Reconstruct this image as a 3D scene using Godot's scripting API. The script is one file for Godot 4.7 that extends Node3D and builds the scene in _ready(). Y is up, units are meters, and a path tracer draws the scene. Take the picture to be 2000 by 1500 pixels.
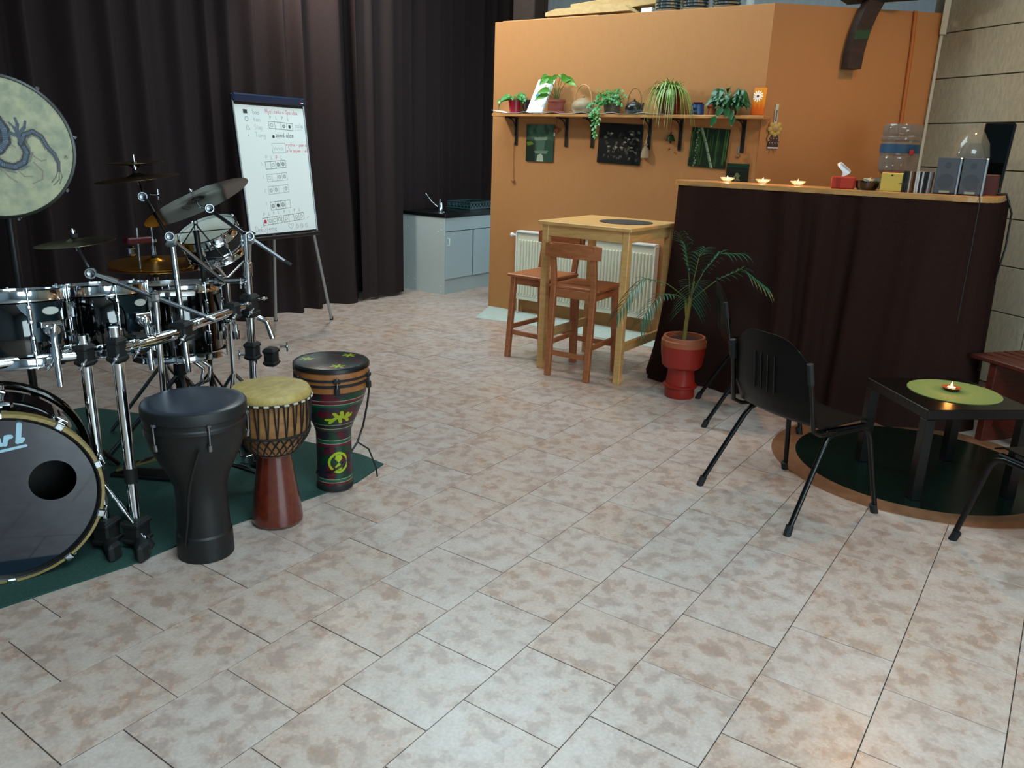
extends Node3D
# A rehearsal room: drum kit and djembes in front of a dark curtain, a small tea bar behind an orange partition.
# Metres, y up. Tile rows run along z. The camera stands over the origin.

const TILE := 0.3335
const ROW0 := -0.8907
var rng := RandomNumberGenerator.new()
var M := {}
var used := {}
var cam: Camera3D


class G:
	var v := PackedVector3Array()
	var n := PackedVector3Array()
	var t := PackedVector2Array()
	var X := Transform3D.IDENTITY

	func tri(a: Vector3, b: Vector3, c: Vector3, na: Vector3, nb: Vector3, nc: Vector3, ua := Vector2.ZERO, ub := Vector2.ZERO, uc := Vector2.ZERO):
		var A := X * a
		var B := X * b
		var C := X * c
		var NA := (X.basis * na).normalized()
		var NB := (X.basis * nb).normalized()
		var NC := (X.basis * nc).normalized()
		if (B - A).cross(C - A).dot(NA + NB + NC) > 0.0:
			v.append_array(PackedVector3Array([A, C, B]))
			n.append_array(PackedVector3Array([NA, NC, NB]))
			t.append_array(PackedVector2Array([ua, uc, ub]))
		else:
			v.append_array(PackedVector3Array([A, B, C]))
			n.append_array(PackedVector3Array([NA, NB, NC]))
			t.append_array(PackedVector2Array([ua, ub, uc]))

	func quad(a: Vector3, b: Vector3, c: Vector3, d: Vector3, nn: Vector3, ua := Vector2(0, 0), ub := Vector2(1, 0), uc := Vector2(1, 1), ud := Vector2(0, 1)):
		tri(a, b, c, nn, nn, nn, ua, ub, uc)
		tri(a, c, d, nn, nn, nn, ua, uc, ud)

	# box with chamfered edges
	func box(c: Vector3, s: Vector3, bev := 0.0):
		var h := s * 0.5
		bev = minf(bev, minf(h.x, minf(h.y, h.z)) * 0.9)
		var ax := [Vector3.RIGHT, Vector3.UP, Vector3.BACK]
		for i in 3:
			var j := (i + 1) % 3
			var k := (i + 2) % 3
			for sg in [-1.0, 1.0]:
				var o: Vector3 = c + ax[i] * h[i] * sg
				var p: Vector3 = ax[j] * (h[j] - bev)
				var q: Vector3 = ax[k] * (h[k] - bev)
				quad(o - p - q, o + p - q, o + p + q, o - p + q, ax[i] * sg)
		if bev <= 0.0:
			return
		for i in 3:
			var j := (i + 1) % 3
			var k := (i + 2) % 3
			for sj in [-1.0, 1.0]:
				for sk in [-1.0, 1.0]:
					var l: Vector3 = ax[i] * (h[i] - bev)
					var e1: Vector3 = c + ax[j] * h[j] * sj + ax[k] * (h[k] - bev) * sk
					var e2: Vector3 = c + ax[j] * (h[j] - bev) * sj + ax[k] * h[k] * sk
					quad(e1 - l, e1 + l, e2 + l, e2 - l, (ax[j] * sj + ax[k] * sk).normalized())
		for sx in [-1.0, 1.0]:
			for sy in [-1.0, 1.0]:
				for sz in [-1.0, 1.0]:
					var q := Vector3(sx, sy, sz)
					var nn := q.normalized()
					var b := h - Vector3(bev, bev, bev)
					tri(c + Vector3(h.x, b.y, b.z) * q, c + Vector3(b.x, h.y, b.z) * q, c + Vector3(b.x, b.y, h.z) * q, nn, nn, nn)

	# box between two points with a given cross section
	func bar(a: Vector3, b: Vector3, w: float, d: float, bev := 0.0, up := Vector3.UP):
		var keep := X
		var y := (b - a).normalized()
		var x := up.cross(y)
		if x.length() < 0.01:
			x = Vector3.RIGHT.cross(y)
			if x.length() < 0.01:
				x = Vector3.BACK.cross(y)
		x = x.normalized()
		X = keep * Transform3D(Basis(x, y, x.cross(y)), (a + b) * 0.5)
		box(Vector3.ZERO, Vector3(w, a.distance_to(b), d), bev)
		X = keep

	# profile of (radius, height) points turned about y
	func lathe(prof: Array, seg := 32, crease := 0.7, c := Vector3.ZERO):
		var m := prof.size()
		var sn := []
		for i in m - 1:
			var d: Vector2 = prof[i + 1] - prof[i]
			sn.append(Vector2(d.y, -d.x).normalized())
		var len := 0.0
		for i in m - 1:
			var n0: Vector2 = sn[i]
			var n1: Vector2 = sn[i]
			if i > 0 and absf(sn[i - 1].angle_to(sn[i])) < crease:
				n0 = (sn[i - 1] + sn[i]).normalized()
			if i < m - 2 and absf(sn[i + 1].angle_to(sn[i])) < crease:
				n1 = (sn[i + 1] + sn[i]).normalized()
			var l1: float = len + prof[i].distance_to(prof[i + 1])
			for k in seg:
				var a0 := TAU * k / seg
				var a1 := TAU * (k + 1) / seg
				var d0 := Vector3(cos(a0), 0, sin(a0))
				var d1 := Vector3(cos(a1), 0, sin(a1))
				var p00: Vector3 = c + d0 * prof[i].x + Vector3.UP * prof[i].y
				var p10: Vector3 = c + d1 * prof[i].x + Vector3.UP * prof[i].y
				var p01: Vector3 = c + d0 * prof[i + 1].x + Vector3.UP * prof[i + 1].y
				var p11: Vector3 = c + d1 * prof[i + 1].x + Vector3.UP * prof[i + 1].y
				var u0 := float(k) / seg
				var u1 := float(k + 1) / seg
				var m00 := d0 * n0.x + Vector3.UP * n0.y
				var m10 := d1 * n0.x + Vector3.UP * n0.y
				var m01 := d0 * n1.x + Vector3.UP * n1.y
				var m11 := d1 * n1.x + Vector3.UP * n1.y
				if prof[i].x > 1e-5:
					tri(p00, p10, p11, m00, m10, m11, Vector2(u0, len), Vector2(u1, len), Vector2(u1, l1))
				if prof[i + 1].x > 1e-5:
					tri(p00, p11, p01, m00, m11, m01, Vector2(u0, len), Vector2(u1, l1), Vector2(u0, l1))
			len = l1

	# round tube along points, radius a number or a list
	func tube(pts: Array, rad, seg := 10, cap := true):
		var m := pts.size()
		var tang := []
		for i in m:
			var a: Vector3 = pts[maxi(i - 1, 0)]
			var b: Vector3 = pts[mini(i + 1, m - 1)]
			tang.append((b - a).normalized())
		var x: Vector3 = Vector3.UP.cross(tang[0])
		if x.length() < 0.1:
			x = Vector3.RIGHT.cross(tang[0])
		x = x.normalized()
		var fr := []
		for i in m:
			x = (x - tang[i] * x.dot(tang[i])).normalized()
			fr.append([x, tang[i].cross(x)])
		var ring := []
		for i in m:
			var r: float = rad if not rad is Array else rad[i]
			var row := []
			for k in seg:
				var a := TAU * k / seg
				var d: Vector3 = fr[i][0] * cos(a) + fr[i][1] * sin(a)
				row.append([pts[i] + d * r, d])
			ring.append(row)
		for i in m - 1:
			for k in seg:
				var p = ring[i][k]
				var q = ring[i][(k + 1) % seg]
				var r = ring[i + 1][(k + 1) % seg]
				var s = ring[i + 1][k]
				tri(p[0], q[0], r[0], p[1], q[1], r[1], Vector2(float(k) / seg, i), Vector2(float(k + 1) / seg, i), Vector2(float(k + 1) / seg, i + 1))
				tri(p[0], r[0], s[0], p[1], r[1], s[1], Vector2(float(k) / seg, i), Vector2(float(k + 1) / seg, i + 1), Vector2(float(k) / seg, i + 1))
		if cap:
			for e in [0, m - 1]:
				var nn: Vector3 = tang[e] * (-1.0 if e == 0 else 1.0)
				for k in seg:
					tri(pts[e], ring[e][k][0], ring[e][(k + 1) % seg][0], nn, nn, nn)

	# straight cylinder between two points
	func rod(a: Vector3, b: Vector3, r: float, seg := 12, r2 := -1.0):
		tube([a, b], [r, r if r2 < 0 else r2], seg)

	func ball(c: Vector3, r: float, seg := 12, squash := 1.0):
		var pr := []
		for i in 9:
			var a := PI * i / 8.0 - PI / 2
			pr.append(Vector2(cos(a) * r if i > 0 and i < 8 else 0.0, sin(a) * r * squash))
		lathe(pr, seg, 1.0, c)

	# polygon in xy pushed along z from z0 to z1
	func slab(poly: PackedVector2Array, z0: float, z1: float, uvs := 1.0):
		var ix := Geometry2D.triangulate_polygon(poly)
		for e in [[z0, Vector3.FORWARD if z0 < z1 else Vector3.BACK], [z1, Vector3.BACK if z0 < z1 else Vector3.FORWARD]]:
			for i in range(0, ix.size(), 3):
				var q := []
				for k in 3:
					var p := poly[ix[i + k]]
					q.append(Vector3(p.x, p.y, e[0]))
				tri(q[0], q[1], q[2], e[1], e[1], e[1], poly[ix[i]] * uvs, poly[ix[i + 1]] * uvs, poly[ix[i + 2]] * uvs)
		var area := 0.0
		for i in poly.size():
			area += poly[i].cross(poly[(i + 1) % poly.size()])
		for i in poly.size():
			var a := poly[i]
			var b := poly[(i + 1) % poly.size()]
			var d := (b - a).normalized()
			var o := Vector3(d.y, -d.x, 0) * signf(area)
			quad(Vector3(a.x, a.y, z0), Vector3(b.x, b.y, z0), Vector3(b.x, b.y, z1), Vector3(a.x, a.y, z1), o)

	# smooth sheet f(u, v) -> Vector3, with a thickness when th > 0
	func sheet(nu: int, nv: int, f: Callable, th := 0.0, us := 1.0, vs := 1.0):
		var P := []
		for i in nu + 1:
			var row := []
			for j in nv + 1:
				row.append(f.call(float(i) / nu, float(j) / nv))
			P.append(row)
		var N := []
		for i in nu + 1:
			var row := []
			for j in nv + 1:
				var du: Vector3 = P[mini(i + 1, nu)][j] - P[maxi(i - 1, 0)][j]
				var dv: Vector3 = P[i][mini(j + 1, nv)] - P[i][maxi(j - 1, 0)]
				var nn := du.cross(dv)
				row.append(nn.normalized() if nn.length() > 1e-12 else Vector3.UP)
			N.append(row)
		var sides := [0.0] if th == 0.0 else [0.5, -0.5]
		for sd in sides:
			var sg := 1.0 if sd >= 0 else -1.0
			for i in nu:
				for j in nv:
					var c := [[i, j], [i + 1, j], [i + 1, j + 1], [i, j + 1]]
					var q := []
					for e in c:
						q.append([P[e[0]][e[1]] + N[e[0]][e[1]] * th * sd, N[e[0]][e[1]] * sg, Vector2(float(e[0]) / nu * us, float(e[1]) / nv * vs)])
					tri(q[0][0], q[1][0], q[2][0], q[0][1], q[1][1], q[2][1], q[0][2], q[1][2], q[2][2])
					tri(q[0][0], q[2][0], q[3][0], q[0][1], q[2][1], q[3][1], q[0][2], q[2][2], q[3][2])
		if th > 0.0:
			for e in [0, nu]:
				for j in nv:
					var o: Vector3 = (P[e][j] - P[absi(e - 1)][j]).normalized()
					quad(P[e][j] + N[e][j] * th * 0.5, P[e][j + 1] + N[e][j + 1] * th * 0.5, P[e][j + 1] - N[e][j + 1] * th * 0.5, P[e][j] - N[e][j] * th * 0.5, o)
			for e in [0, nv]:
				for i in nu:
					var o: Vector3 = (P[i][e] - P[i][absi(e - 1)]).normalized()
					quad(P[i][e] + N[i][e] * th * 0.5, P[i + 1][e] + N[i + 1][e] * th * 0.5, P[i + 1][e] - N[i + 1][e] * th * 0.5, P[i][e] - N[i][e] * th * 0.5, o)

	# a leaf: from p along d, bending down by droop, half-folded along its midrib
	func leaf(p: Vector3, d: Vector3, L: float, W: float, droop := 0.3, fold := 0.25, seg := 6, belly := 0.8, up := Vector3.UP):
		d = d.normalized()
		var side := d.cross(up)
		if side.length() < 0.05:
			side = d.cross(Vector3.RIGHT)
		side = side.normalized()
		var f := func(u: float, w: float) -> Vector3:
			var s := w
			var c := p + d * L * (s - 0.25 * droop * s * s) + Vector3.DOWN * L * droop * s * s
			var wd := W * 0.5 * sin(PI * pow(clampf(s * 0.985 + 0.015, 0.0, 1.0), belly))
			var k := u * 2.0 - 1.0
			var nn := side.cross(d).normalized()
			return c + side * wd * k + nn * absf(k) * wd * fold
		sheet(2, seg, f)

	func mesh() -> ArrayMesh:
		var a := []
		a.resize(Mesh.ARRAY_MAX)
		a[Mesh.ARRAY_VERTEX] = v
		a[Mesh.ARRAY_NORMAL] = n
		a[Mesh.ARRAY_TEX_UV] = t
		var m := ArrayMesh.new()
		m.add_surface_from_arrays(Mesh.PRIMITIVE_TRIANGLES, a)
		return m


# paints strokes into an image: coordinates 0..1 across the width, y downwards in the same unit
class Ink:
	var im: Image
	var w: int
	var h: int

	func _init(ww: int, hh: int, bg: Color):
		w = ww
		h = hh
		im = Image.create(w, h, true, Image.FORMAT_RGB8)
		im.fill(bg)

	func dot(c: Vector2, r: float, col: Color, a := 1.0):
		line([c, c], r, col, a)

	func line(pts: Array, r: float, col: Color, a := 1.0):
		for i in maxi(pts.size() - 1, 1):
			var p: Vector2 = pts[i] * w
			var q: Vector2 = pts[mini(i + 1, pts.size() - 1)] * w
			var rr := r * w
			for y in range(maxi(0, int(minf(p.y, q.y) - rr - 1)), mini(h, int(maxf(p.y, q.y) + rr + 2))):
				for x in range(maxi(0, int(minf(p.x, q.x) - rr - 1)), mini(w, int(maxf(p.x, q.x) + rr + 2))):
					var z := Vector2(x + 0.5, y + 0.5)
					var d := z.distance_to(Geometry2D.get_closest_point_to_segment(z, p, q) if p.distance_to(q) > 0.01 else p)
					var k := clampf(rr - d + 0.5, 0.0, 1.0) * a
					if k > 0.0:
						im.set_pixel(x, y, im.get_pixel(x, y).lerp(col, k))

	func poly(pts: Array, col: Color, a := 1.0):
		var pp := PackedVector2Array()
		var lo := Vector2(1e9, 1e9)
		var hi := -lo
		for p in pts:
			pp.append(p * w)
			lo = lo.min(p * w)
			hi = hi.max(p * w)
		for y in range(maxi(0, int(lo.y)), mini(h, int(hi.y) + 1)):
			for x in range(maxi(0, int(lo.x)), mini(w, int(hi.x) + 1)):
				if Geometry2D.is_point_in_polygon(Vector2(x + 0.5, y + 0.5), pp):
					im.set_pixel(x, y, im.get_pixel(x, y).lerp(col, a))

	func tex() -> ImageTexture:
		im.generate_mipmaps()
		return ImageTexture.create_from_image(im)


# handwriting: strokes of each letter in a box one unit high, x-height 0.5
const PEN := {
	"a": [[.5, .55, .2, .5, .05, .75, .2, 1, .45, .9, .5, .55, .5, .95, .6, 1]], "b": [[.1, 0, .1, 1, .4, 1, .55, .75, .4, .5, .1, .6]],
	"c": [[.5, .55, .2, .5, .05, .75, .2, 1, .5, .95]], "d": [[.5, .55, .2, .5, .05, .75, .2, 1, .5, .9], [.5, 0, .5, 1]],
	"e": [[.05, .75, .5, .7, .4, .5, .2, .5, .05, .75, .2, 1, .5, .95]], "g": [[.5, .55, .2, .5, .05, .75, .2, .95, .5, .85], [.5, .5, .5, 1.2, .3, 1.4, .05, 1.3]],
	"h": [[.1, 0, .1, 1], [.1, .65, .35, .5, .5, .6, .5, 1]], "i": [[.2, .5, .2, 1], [.2, .28, .22, .3]], "j": [[.3, .5, .3, 1.2, .15, 1.4, 0, 1.3], [.3, .28, .32, .3]],
	"k": [[.1, 0, .1, 1], [.45, .5, .1, .8, .5, 1]], "l": [[.2, 0, .2, .9, .35, 1]], "m": [[.05, .5, .05, 1], [.05, .65, .25, .5, .35, .6, .35, 1], [.35, .65, .55, .5, .68, .6, .68, 1]],
	"n": [[.05, .5, .05, 1], [.05, .65, .3, .5, .5, .6, .5, 1]], "o": [[.3, .5, .08, .6, .05, .85, .25, 1, .48, .9, .5, .62, .3, .5]], "p": [[.1, .5, .1, 1.4], [.1, .6, .35, .5, .55, .75, .35, 1, .1, .95]],
	"r": [[.1, .5, .1, 1], [.1, .68, .3, .5, .45, .55]], "s": [[.5, .52, .2, .5, .1, .65, .45, .8, .4, .98, .05, 1]], "t": [[.2, .2, .2, .9, .4, 1], [.02, .5, .42, .5]],
	"u": [[.05, .5, .05, .9, .25, 1, .5, .9], [.5, .5, .5, 1]], "v": [[.02, .5, .25, 1, .5, .5]], "y": [[.05, .5, .25, .95], [.5, .5, .2, 1.4, .02, 1.35]], "z": [[.05, .5, .5, .5, .05, 1, .52, 1]],
	"D": [[.1, 0, .1, 1, .5, .95, .68, .5, .45, .05, .02, 0]], "S": [[.55, .1, .2, .02, .1, .3, .5, .6, .45, .95, .05, 1]], "P": [[.1, 0, .1, 1], [.1, .02, .5, .05, .5, .45, .1, .5]], "L": [[.1, 0, .1, 1, .5, 1]],
	"T": [[.0, .02, .6, .02], [.3, 0, .3, 1]], "M": [[.05, 1, .1, 0, .38, .7, .65, 0, .7, 1]], "O": [[.35, 0, .08, .25, .08, .8, .35, 1, .62, .8, .62, .25, .35, 0]], "-": [[.1, .7, .45, .7]], "+": [[.1, .7, .5, .7], [.3, .5, .3, .9]], "1": [[.1, .25, .3, 0, .3, 1]], "2": [[.08, .2, .3, 0, .5, .2, .05, 1, .55, 1]],
	"0": [[.3, 0, .08, .4, .15, .9, .35, 1, .52, .6, .45, .1, .3, 0]], "K": [[.1, 0, .1, 1], [.55, 0, .1, .55, .58, 1]], "A": [[.02, 1, .3, 0, .58, 1], [.14, .65, .46, .65]], "E": [[.5, 0, .1, 0, .1, 1, .5, 1], [.1, .5, .42, .5]], "R": [[.1, 1, .1, 0, .5, .1, .48, .42, .1, .5, .55, 1]], "N": [[.08, 1, .08, 0, .55, 1, .55, 0]], "H": [[.08, 0, .08, 1], [.55, 0, .55, 1], [.08, .5, .55, .5]], "I": [[.25, 0, .25, 1]], "C": [[.55, .15, .3, 0, .06, .4, .15, .9, .4, 1, .56, .85]], "Y": [[.02, 0, .3, .5, .58, 0], [.3, .5, .3, 1]], "B": [[.1, 0, .1, 1, .5, .95, .52, .6, .1, .5, .48, .42, .48, .05, .1, 0]], "U": [[.06, 0, .08, .85, .3, 1, .52, .85, .55, 0]],
}


func write(ink: Ink, s: String, at: Vector2, size: float, r: float, col: Color, a := 1.0, slope := 0.0):
	var x := 0.0
	for ch in s:
		if PEN.has(ch):
			for st in PEN[ch]:
				var q := []
				for i in range(0, st.size(), 2):
					var p := Vector2(x + st[i] * size, st[i + 1] * size)
					q.append(at + Vector2(p.x, p.y + p.x * slope))
				ink.line(q, r, col, a)
		x += size * (0.85 if ch in "mM" else (0.42 if ch in "il1I " else 0.66))


func mat(col: Color, rough := 0.6, metal := 0.0, opt := {}) -> StandardMaterial3D:
	var m := StandardMaterial3D.new()
	m.albedo_color = col
	m.roughness = rough
	m.metallic = metal
	for k in opt:
		m.set(k, opt[k])
	return m


func noise_bytes(sz: int, freq: float, seed_: int, oct := 4, type := FastNoiseLite.TYPE_SIMPLEX_SMOOTH, warp := 0.0) -> PackedByteArray:
	var f := FastNoiseLite.new()
	f.noise_type = type
	f.seed = seed_
	f.frequency = freq
	f.fractal_octaves = oct
	if warp > 0.0:
		f.domain_warp_enabled = true
		f.domain_warp_amplitude = warp
		f.domain_warp_frequency = freq * 1.6
	var im := f.get_seamless_image(sz, sz, false, false, 0.12, true)
	im.convert(Image.FORMAT_L8)
	return im.get_data()


# colour between two tones by layered noise, stretched along one axis for grain
func tone_tex(sz: int, a: Color, b: Color, fx: float, fy: float, seed_: int, fine := 0.3) -> ImageTexture:
	var f := FastNoiseLite.new()
	f.seed = seed_
	f.frequency = 1.0
	f.fractal_octaves = 4
	var g := FastNoiseLite.new()
	g.seed = seed_ + 7
	g.frequency = 1.0
	g.fractal_octaves = 3
	var im := Image.create(sz, sz, true, Image.FORMAT_RGB8)
	for y in sz:
		for x in sz:
			# walk a torus so that it repeats without a seam
			var k := f.get_noise_3d(cos(TAU * x / sz) * fx, sin(TAU * x / sz) * fx, y * fy / sz) * 0.75
			var l := g.get_noise_3d(cos(TAU * x / sz) * fx * 5.0, sin(TAU * x / sz) * fx * 5.0, y * fy * 4.0 / sz)
			im.set_pixel(x, y, a.lerp(b, clampf(0.5 + k + l * fine, 0.0, 1.0)))
	im.generate_mipmaps()
	return ImageTexture.create_from_image(im)


func tri_mat(tex: Texture2D, rough: float, scale: float, opt := {}) -> StandardMaterial3D:
	var m := mat(Color.WHITE, rough)
	m.albedo_texture = tex
	m.uv1_triplanar = true
	m.uv1_scale = Vector3.ONE * scale
	for k in opt:
		m.set(k, opt[k])
	return m


func numbered(where: Node, called: String) -> String:
	var key := str(where.get_instance_id()) + called
	var k: int = used.get(key, 0)
	used[key] = k + 1
	return called if k == 0 else "%s_%03d" % [called, k]


func tag(o: Node, label: String, category := "", group := "", kind := ""):
	if label:
		o.set_meta("label", label)
	if category:
		o.set_meta("category", category)
	if group:
		o.set_meta("group", group)
	if kind:
		o.set_meta("kind", kind)


func thing(called: String, label: String, category: String, at := Vector3.ZERO, turn := 0.0, group := "") -> Node3D:
	var o := Node3D.new()
	o.name = numbered(self, called)
	add_child(o, true)
	o.position = at
	o.rotation.y = turn
	tag(o, label, category, group)
	return o


func part(p: Node, called: String, g: G, m: Material, label := "") -> MeshInstance3D:
	return put(p, called, g.mesh(), m, label)


func put(p: Node, called: String, me: Mesh, m: Material, label := "") -> MeshInstance3D:
	var o := MeshInstance3D.new()
	o.name = numbered(p, called)
	o.mesh = me
	o.material_override = m
	p.add_child(o, true)
	if label:
		o.set_meta("label", label)
	return o


func solo(called: String, label: String, category: String, g: G, m: Material, at := Vector3.ZERO, turn := 0.0, group := "") -> MeshInstance3D:
	var o := part(self, called, g, m)
	o.position = at
	o.rotation.y = turn
	tag(o, label, category, group)
	return o


func struct(called: String, g: G, m: Material, parent: Node = self) -> MeshInstance3D:
	var o := part(parent, called, g, m)
	if parent == self:
		o.set_meta("kind", "structure")
	return o


func copy_of(src: Node3D, label := "", group := "") -> Node3D:
	var c := src.duplicate() as Node3D
	var base := str(src.name)
	if base.length() > 4 and base[base.length() - 4] == "_" and base.right(3).is_valid_int():
		base = base.left(base.length() - 4)
	c.name = numbered(self, base)
	add_child(c, true)
	if label:
		c.set_meta("label", label)
	if group:
		c.set_meta("group", group)
	return c


# axes with y along d
func aim(d: Vector3, o := Vector3.ZERO) -> Transform3D:
	var y := d.normalized()
	var x := Vector3.UP.cross(y)
	if x.length() < 0.01:
		x = Vector3.RIGHT
	x = x.normalized()
	return Transform3D(Basis(x, y, x.cross(y)), o)


func V(x: float, y: float, z: float) -> Vector3:
	return Vector3(x, y, z)


func P(a: Array) -> Array:
	var r := []
	for i in range(0, a.size(), 2):
		r.append(Vector2(a[i], a[i + 1]))
	return r


func PP(a: Array) -> PackedVector2Array:
	return PackedVector2Array(P(a))


func _ready():
	rng.seed = 20
	setup_view()
	make_materials()
	build_shell()
	build_floor()
	build_curtains()
	build_partition()
	build_shelf()
	build_shelf_things()
	build_wall_hangings()
	build_radiator()
	build_sink()
	build_bar()
	build_bar_things()
	build_bar_table()
	build_palm()
	build_corner()
	build_chairs()
	build_flipchart()
	build_rug()
	build_bass_drum()
	build_rack()
	build_toms()
	build_cymbals()
	build_kit_small()
	build_djembes()
	build_above()


func setup_view():
	cam = Camera3D.new()
	cam.name = "camera"
	add_child(cam)
	cam.position = Vector3(0, 1.58, 0)
	cam.rotation = Vector3(-0.290588, 0.602429, 0.034463)
	cam.fov = rad_to_deg(2.0 * atan(750.0 / 1559.8))
	cam.near = 0.05
	cam.far = 60.0
	cam.current = true

	var we := WorldEnvironment.new()
	we.name = "world_environment"
	var e := Environment.new()
	e.background_mode = Environment.BG_COLOR
	e.background_color = Color(0.75, 0.85, 0.95)
	e.background_energy_multiplier = 1.0
	e.tonemap_mode = Environment.TONE_MAPPER_LINEAR
	e.tonemap_exposure = 1.06
	e.ambient_light_source = Environment.AMBIENT_SOURCE_DISABLED
	e.sdfgi_enabled = true
	e.ssao_enabled = true
	e.ssil_enabled = true
	we.environment = e
	add_child(we)

	# daylight: two frosted skylights (above the partition, and above the camera) and a glazed front on the right, all outside the picture
	area_light("skylight_light", Vector3(-3.85, 4.1, -5.35), Vector3(0, -1, 0.001), Vector2(2.4, 1.8), Color(0.86, 0.97, 1.0), 7.5)
	area_light("skylight_light", Vector3(0.4, 4.1, -1.0), Vector3(0, -1, 0.001), Vector2(2.4, 1.8), Color(0.84, 0.96, 1.0), 13.0)
	area_light("window_light", Vector3(3.22, 1.6, -0.6), Vector3(-1, -0.05, 0), Vector2(3.4, 2.3), Color(0.86, 0.96, 1.0), 10.0)
	# and a window in the far wall, hidden behind the partition
	area_light("window_light", Vector3(-3.6, 1.6, -9.05), Vector3(0, 0, 1), Vector2(1.8, 1.2), Color(0.8, 0.95, 1.0), 3.2)


func area_light(called: String, at: Vector3, towards: Vector3, size: Vector2, col: Color, energy: float) -> AreaLight3D:
	var l := AreaLight3D.new()
	l.name = numbered(self, called)
	add_child(l, true)
	l.area_size = size
	l.light_color = col
	l.light_energy = energy
	l.area_range = 30.0
	l.shadow_enabled = true
	l.look_at_from_position(at, at + towards, Vector3.UP)
	return l


func make_materials():
	M.black = mat(Color(0.03, 0.03, 0.033), 0.45)
	M.black_gloss = mat(Color(0.012, 0.013, 0.016), 0.08, 0.0, {"clearcoat_enabled": true, "clearcoat": 1.0, "clearcoat_roughness": 0.03})
	M.rubber = mat(Color(0.035, 0.037, 0.04), 0.7)
	M.chrome = mat(Color(0.86, 0.88, 0.9), 0.09, 1.0)
	M.steel = mat(Color(0.55, 0.56, 0.58), 0.28, 1.0)
	M.grey_steel = mat(Color(0.42, 0.43, 0.45), 0.35, 0.9)
	M.brass = mat(Color(0.62, 0.47, 0.2), 0.3, 1.0)
	M.brass_dark = mat(Color(0.36, 0.29, 0.2), 0.4, 1.0)
	M.gold = mat(Color(0.86, 0.6, 0.16), 0.28, 1.0)
	M.white_paint = mat(Color(0.86, 0.88, 0.87), 0.42)
	M.cream = mat(Color(0.85, 0.85, 0.78), 0.4)
	M.terracotta = mat(Color(0.5, 0.23, 0.18), 0.6)
	M.soil = tri_mat(tone_tex(64, Color(0.1, 0.07, 0.05), Color(0.2, 0.14, 0.1), 3, 6, 3), 0.95, 6.0)
	M.leaf = leaf_mat(Color(0.17, 0.46, 0.2), Color(0.28, 0.58, 0.28), 1)
	M.leaf_dark = leaf_mat(Color(0.07, 0.27, 0.13), Color(0.13, 0.38, 0.18), 2)
	M.leaf_lime = leaf_mat(Color(0.2, 0.46, 0.13), Color(0.42, 0.64, 0.24), 3)
	M.leaf_stripe = leaf_mat(Color(0.3, 0.5, 0.2), Color(0.72, 0.78, 0.48), 4)
	M.leaf_palm = leaf_mat(Color(0.08, 0.28, 0.19), Color(0.13, 0.36, 0.26), 5)
	M.stem = mat(Color(0.3, 0.36, 0.15), 0.6)
	M.orange = tri_mat(tone_tex(256, Color(0.665, 0.455, 0.262), Color(0.68, 0.47, 0.274), 3, 8, 11, 0.2), 0.75, 0.9)
	M.pine = tri_mat(tone_tex(256, Color(0.86, 0.68, 0.44), Color(0.79, 0.59, 0.35), 0.7, 26, 12, 0.35), 0.42, 1.6)
	M.pine_dark = tri_mat(tone_tex(256, Color(0.68, 0.41, 0.25), Color(0.57, 0.32, 0.18), 0.7, 22, 13, 0.35), 0.42, 2.0)
	M.red_wood = tri_mat(tone_tex(256, Color(0.36, 0.13, 0.08), Color(0.25, 0.08, 0.05), 0.7, 22, 14, 0.35), 0.4, 2.0)
	M.counter = tri_mat(tone_tex(256, Color(0.78, 0.58, 0.36), Color(0.68, 0.47, 0.26), 0.7, 22, 15, 0.3), 0.35, 1.5)
	M.old_timber = tri_mat(tone_tex(256, Color(0.2, 0.12, 0.09), Color(0.11, 0.065, 0.05), 0.6, 14, 16, 0.4), 0.7, 2.0)
	M.curtain = tri_mat(tone_tex(256, Color(0.2, 0.165, 0.168), Color(0.17, 0.138, 0.14), 5, 30, 17, 0.3), 0.85, 2.5, {"metallic_specular": 0.15})
	M.drape = tri_mat(tone_tex(256, Color(0.2, 0.13, 0.115), Color(0.165, 0.105, 0.09), 5, 30, 18, 0.3), 0.85, 2.5, {"metallic_specular": 0.1})
	M.block = tri_mat(tone_tex(256, Color(0.56, 0.555, 0.49), Color(0.49, 0.485, 0.43), 5, 9, 19, 0.5), 0.85, 1.2)
	M.mortar = mat(Color(0.32, 0.3, 0.26), 0.95)
	M.grey_wall = tri_mat(tone_tex(128, Color(0.6, 0.66, 0.7), Color(0.55, 0.61, 0.66), 4, 7, 20, 0.4), 0.85, 0.8)
	M.ceiling = mat(Color(0.72, 0.72, 0.7), 0.9)
	M.cardboard = tri_mat(tone_tex(128, Color(0.78, 0.66, 0.47), Color(0.7, 0.57, 0.38), 1, 12, 21, 0.3), 0.8, 2.0)
	M.paper = mat(Color(0.93, 0.94, 0.94), 0.7)
	M.glass = mat(Color(0.9, 0.95, 0.95, 0.18), 0.04, 0.0, {"transparency": BaseMaterial3D.TRANSPARENCY_ALPHA})


func leaf_mat(a: Color, b: Color, s: int) -> StandardMaterial3D:
	return tri_mat(tone_tex(64, a, b, 2, 5, 40 + s, 0.4), 0.35, 9.0, {"backlight_enabled": true, "backlight": Color(0.1, 0.16, 0.05)})


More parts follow.
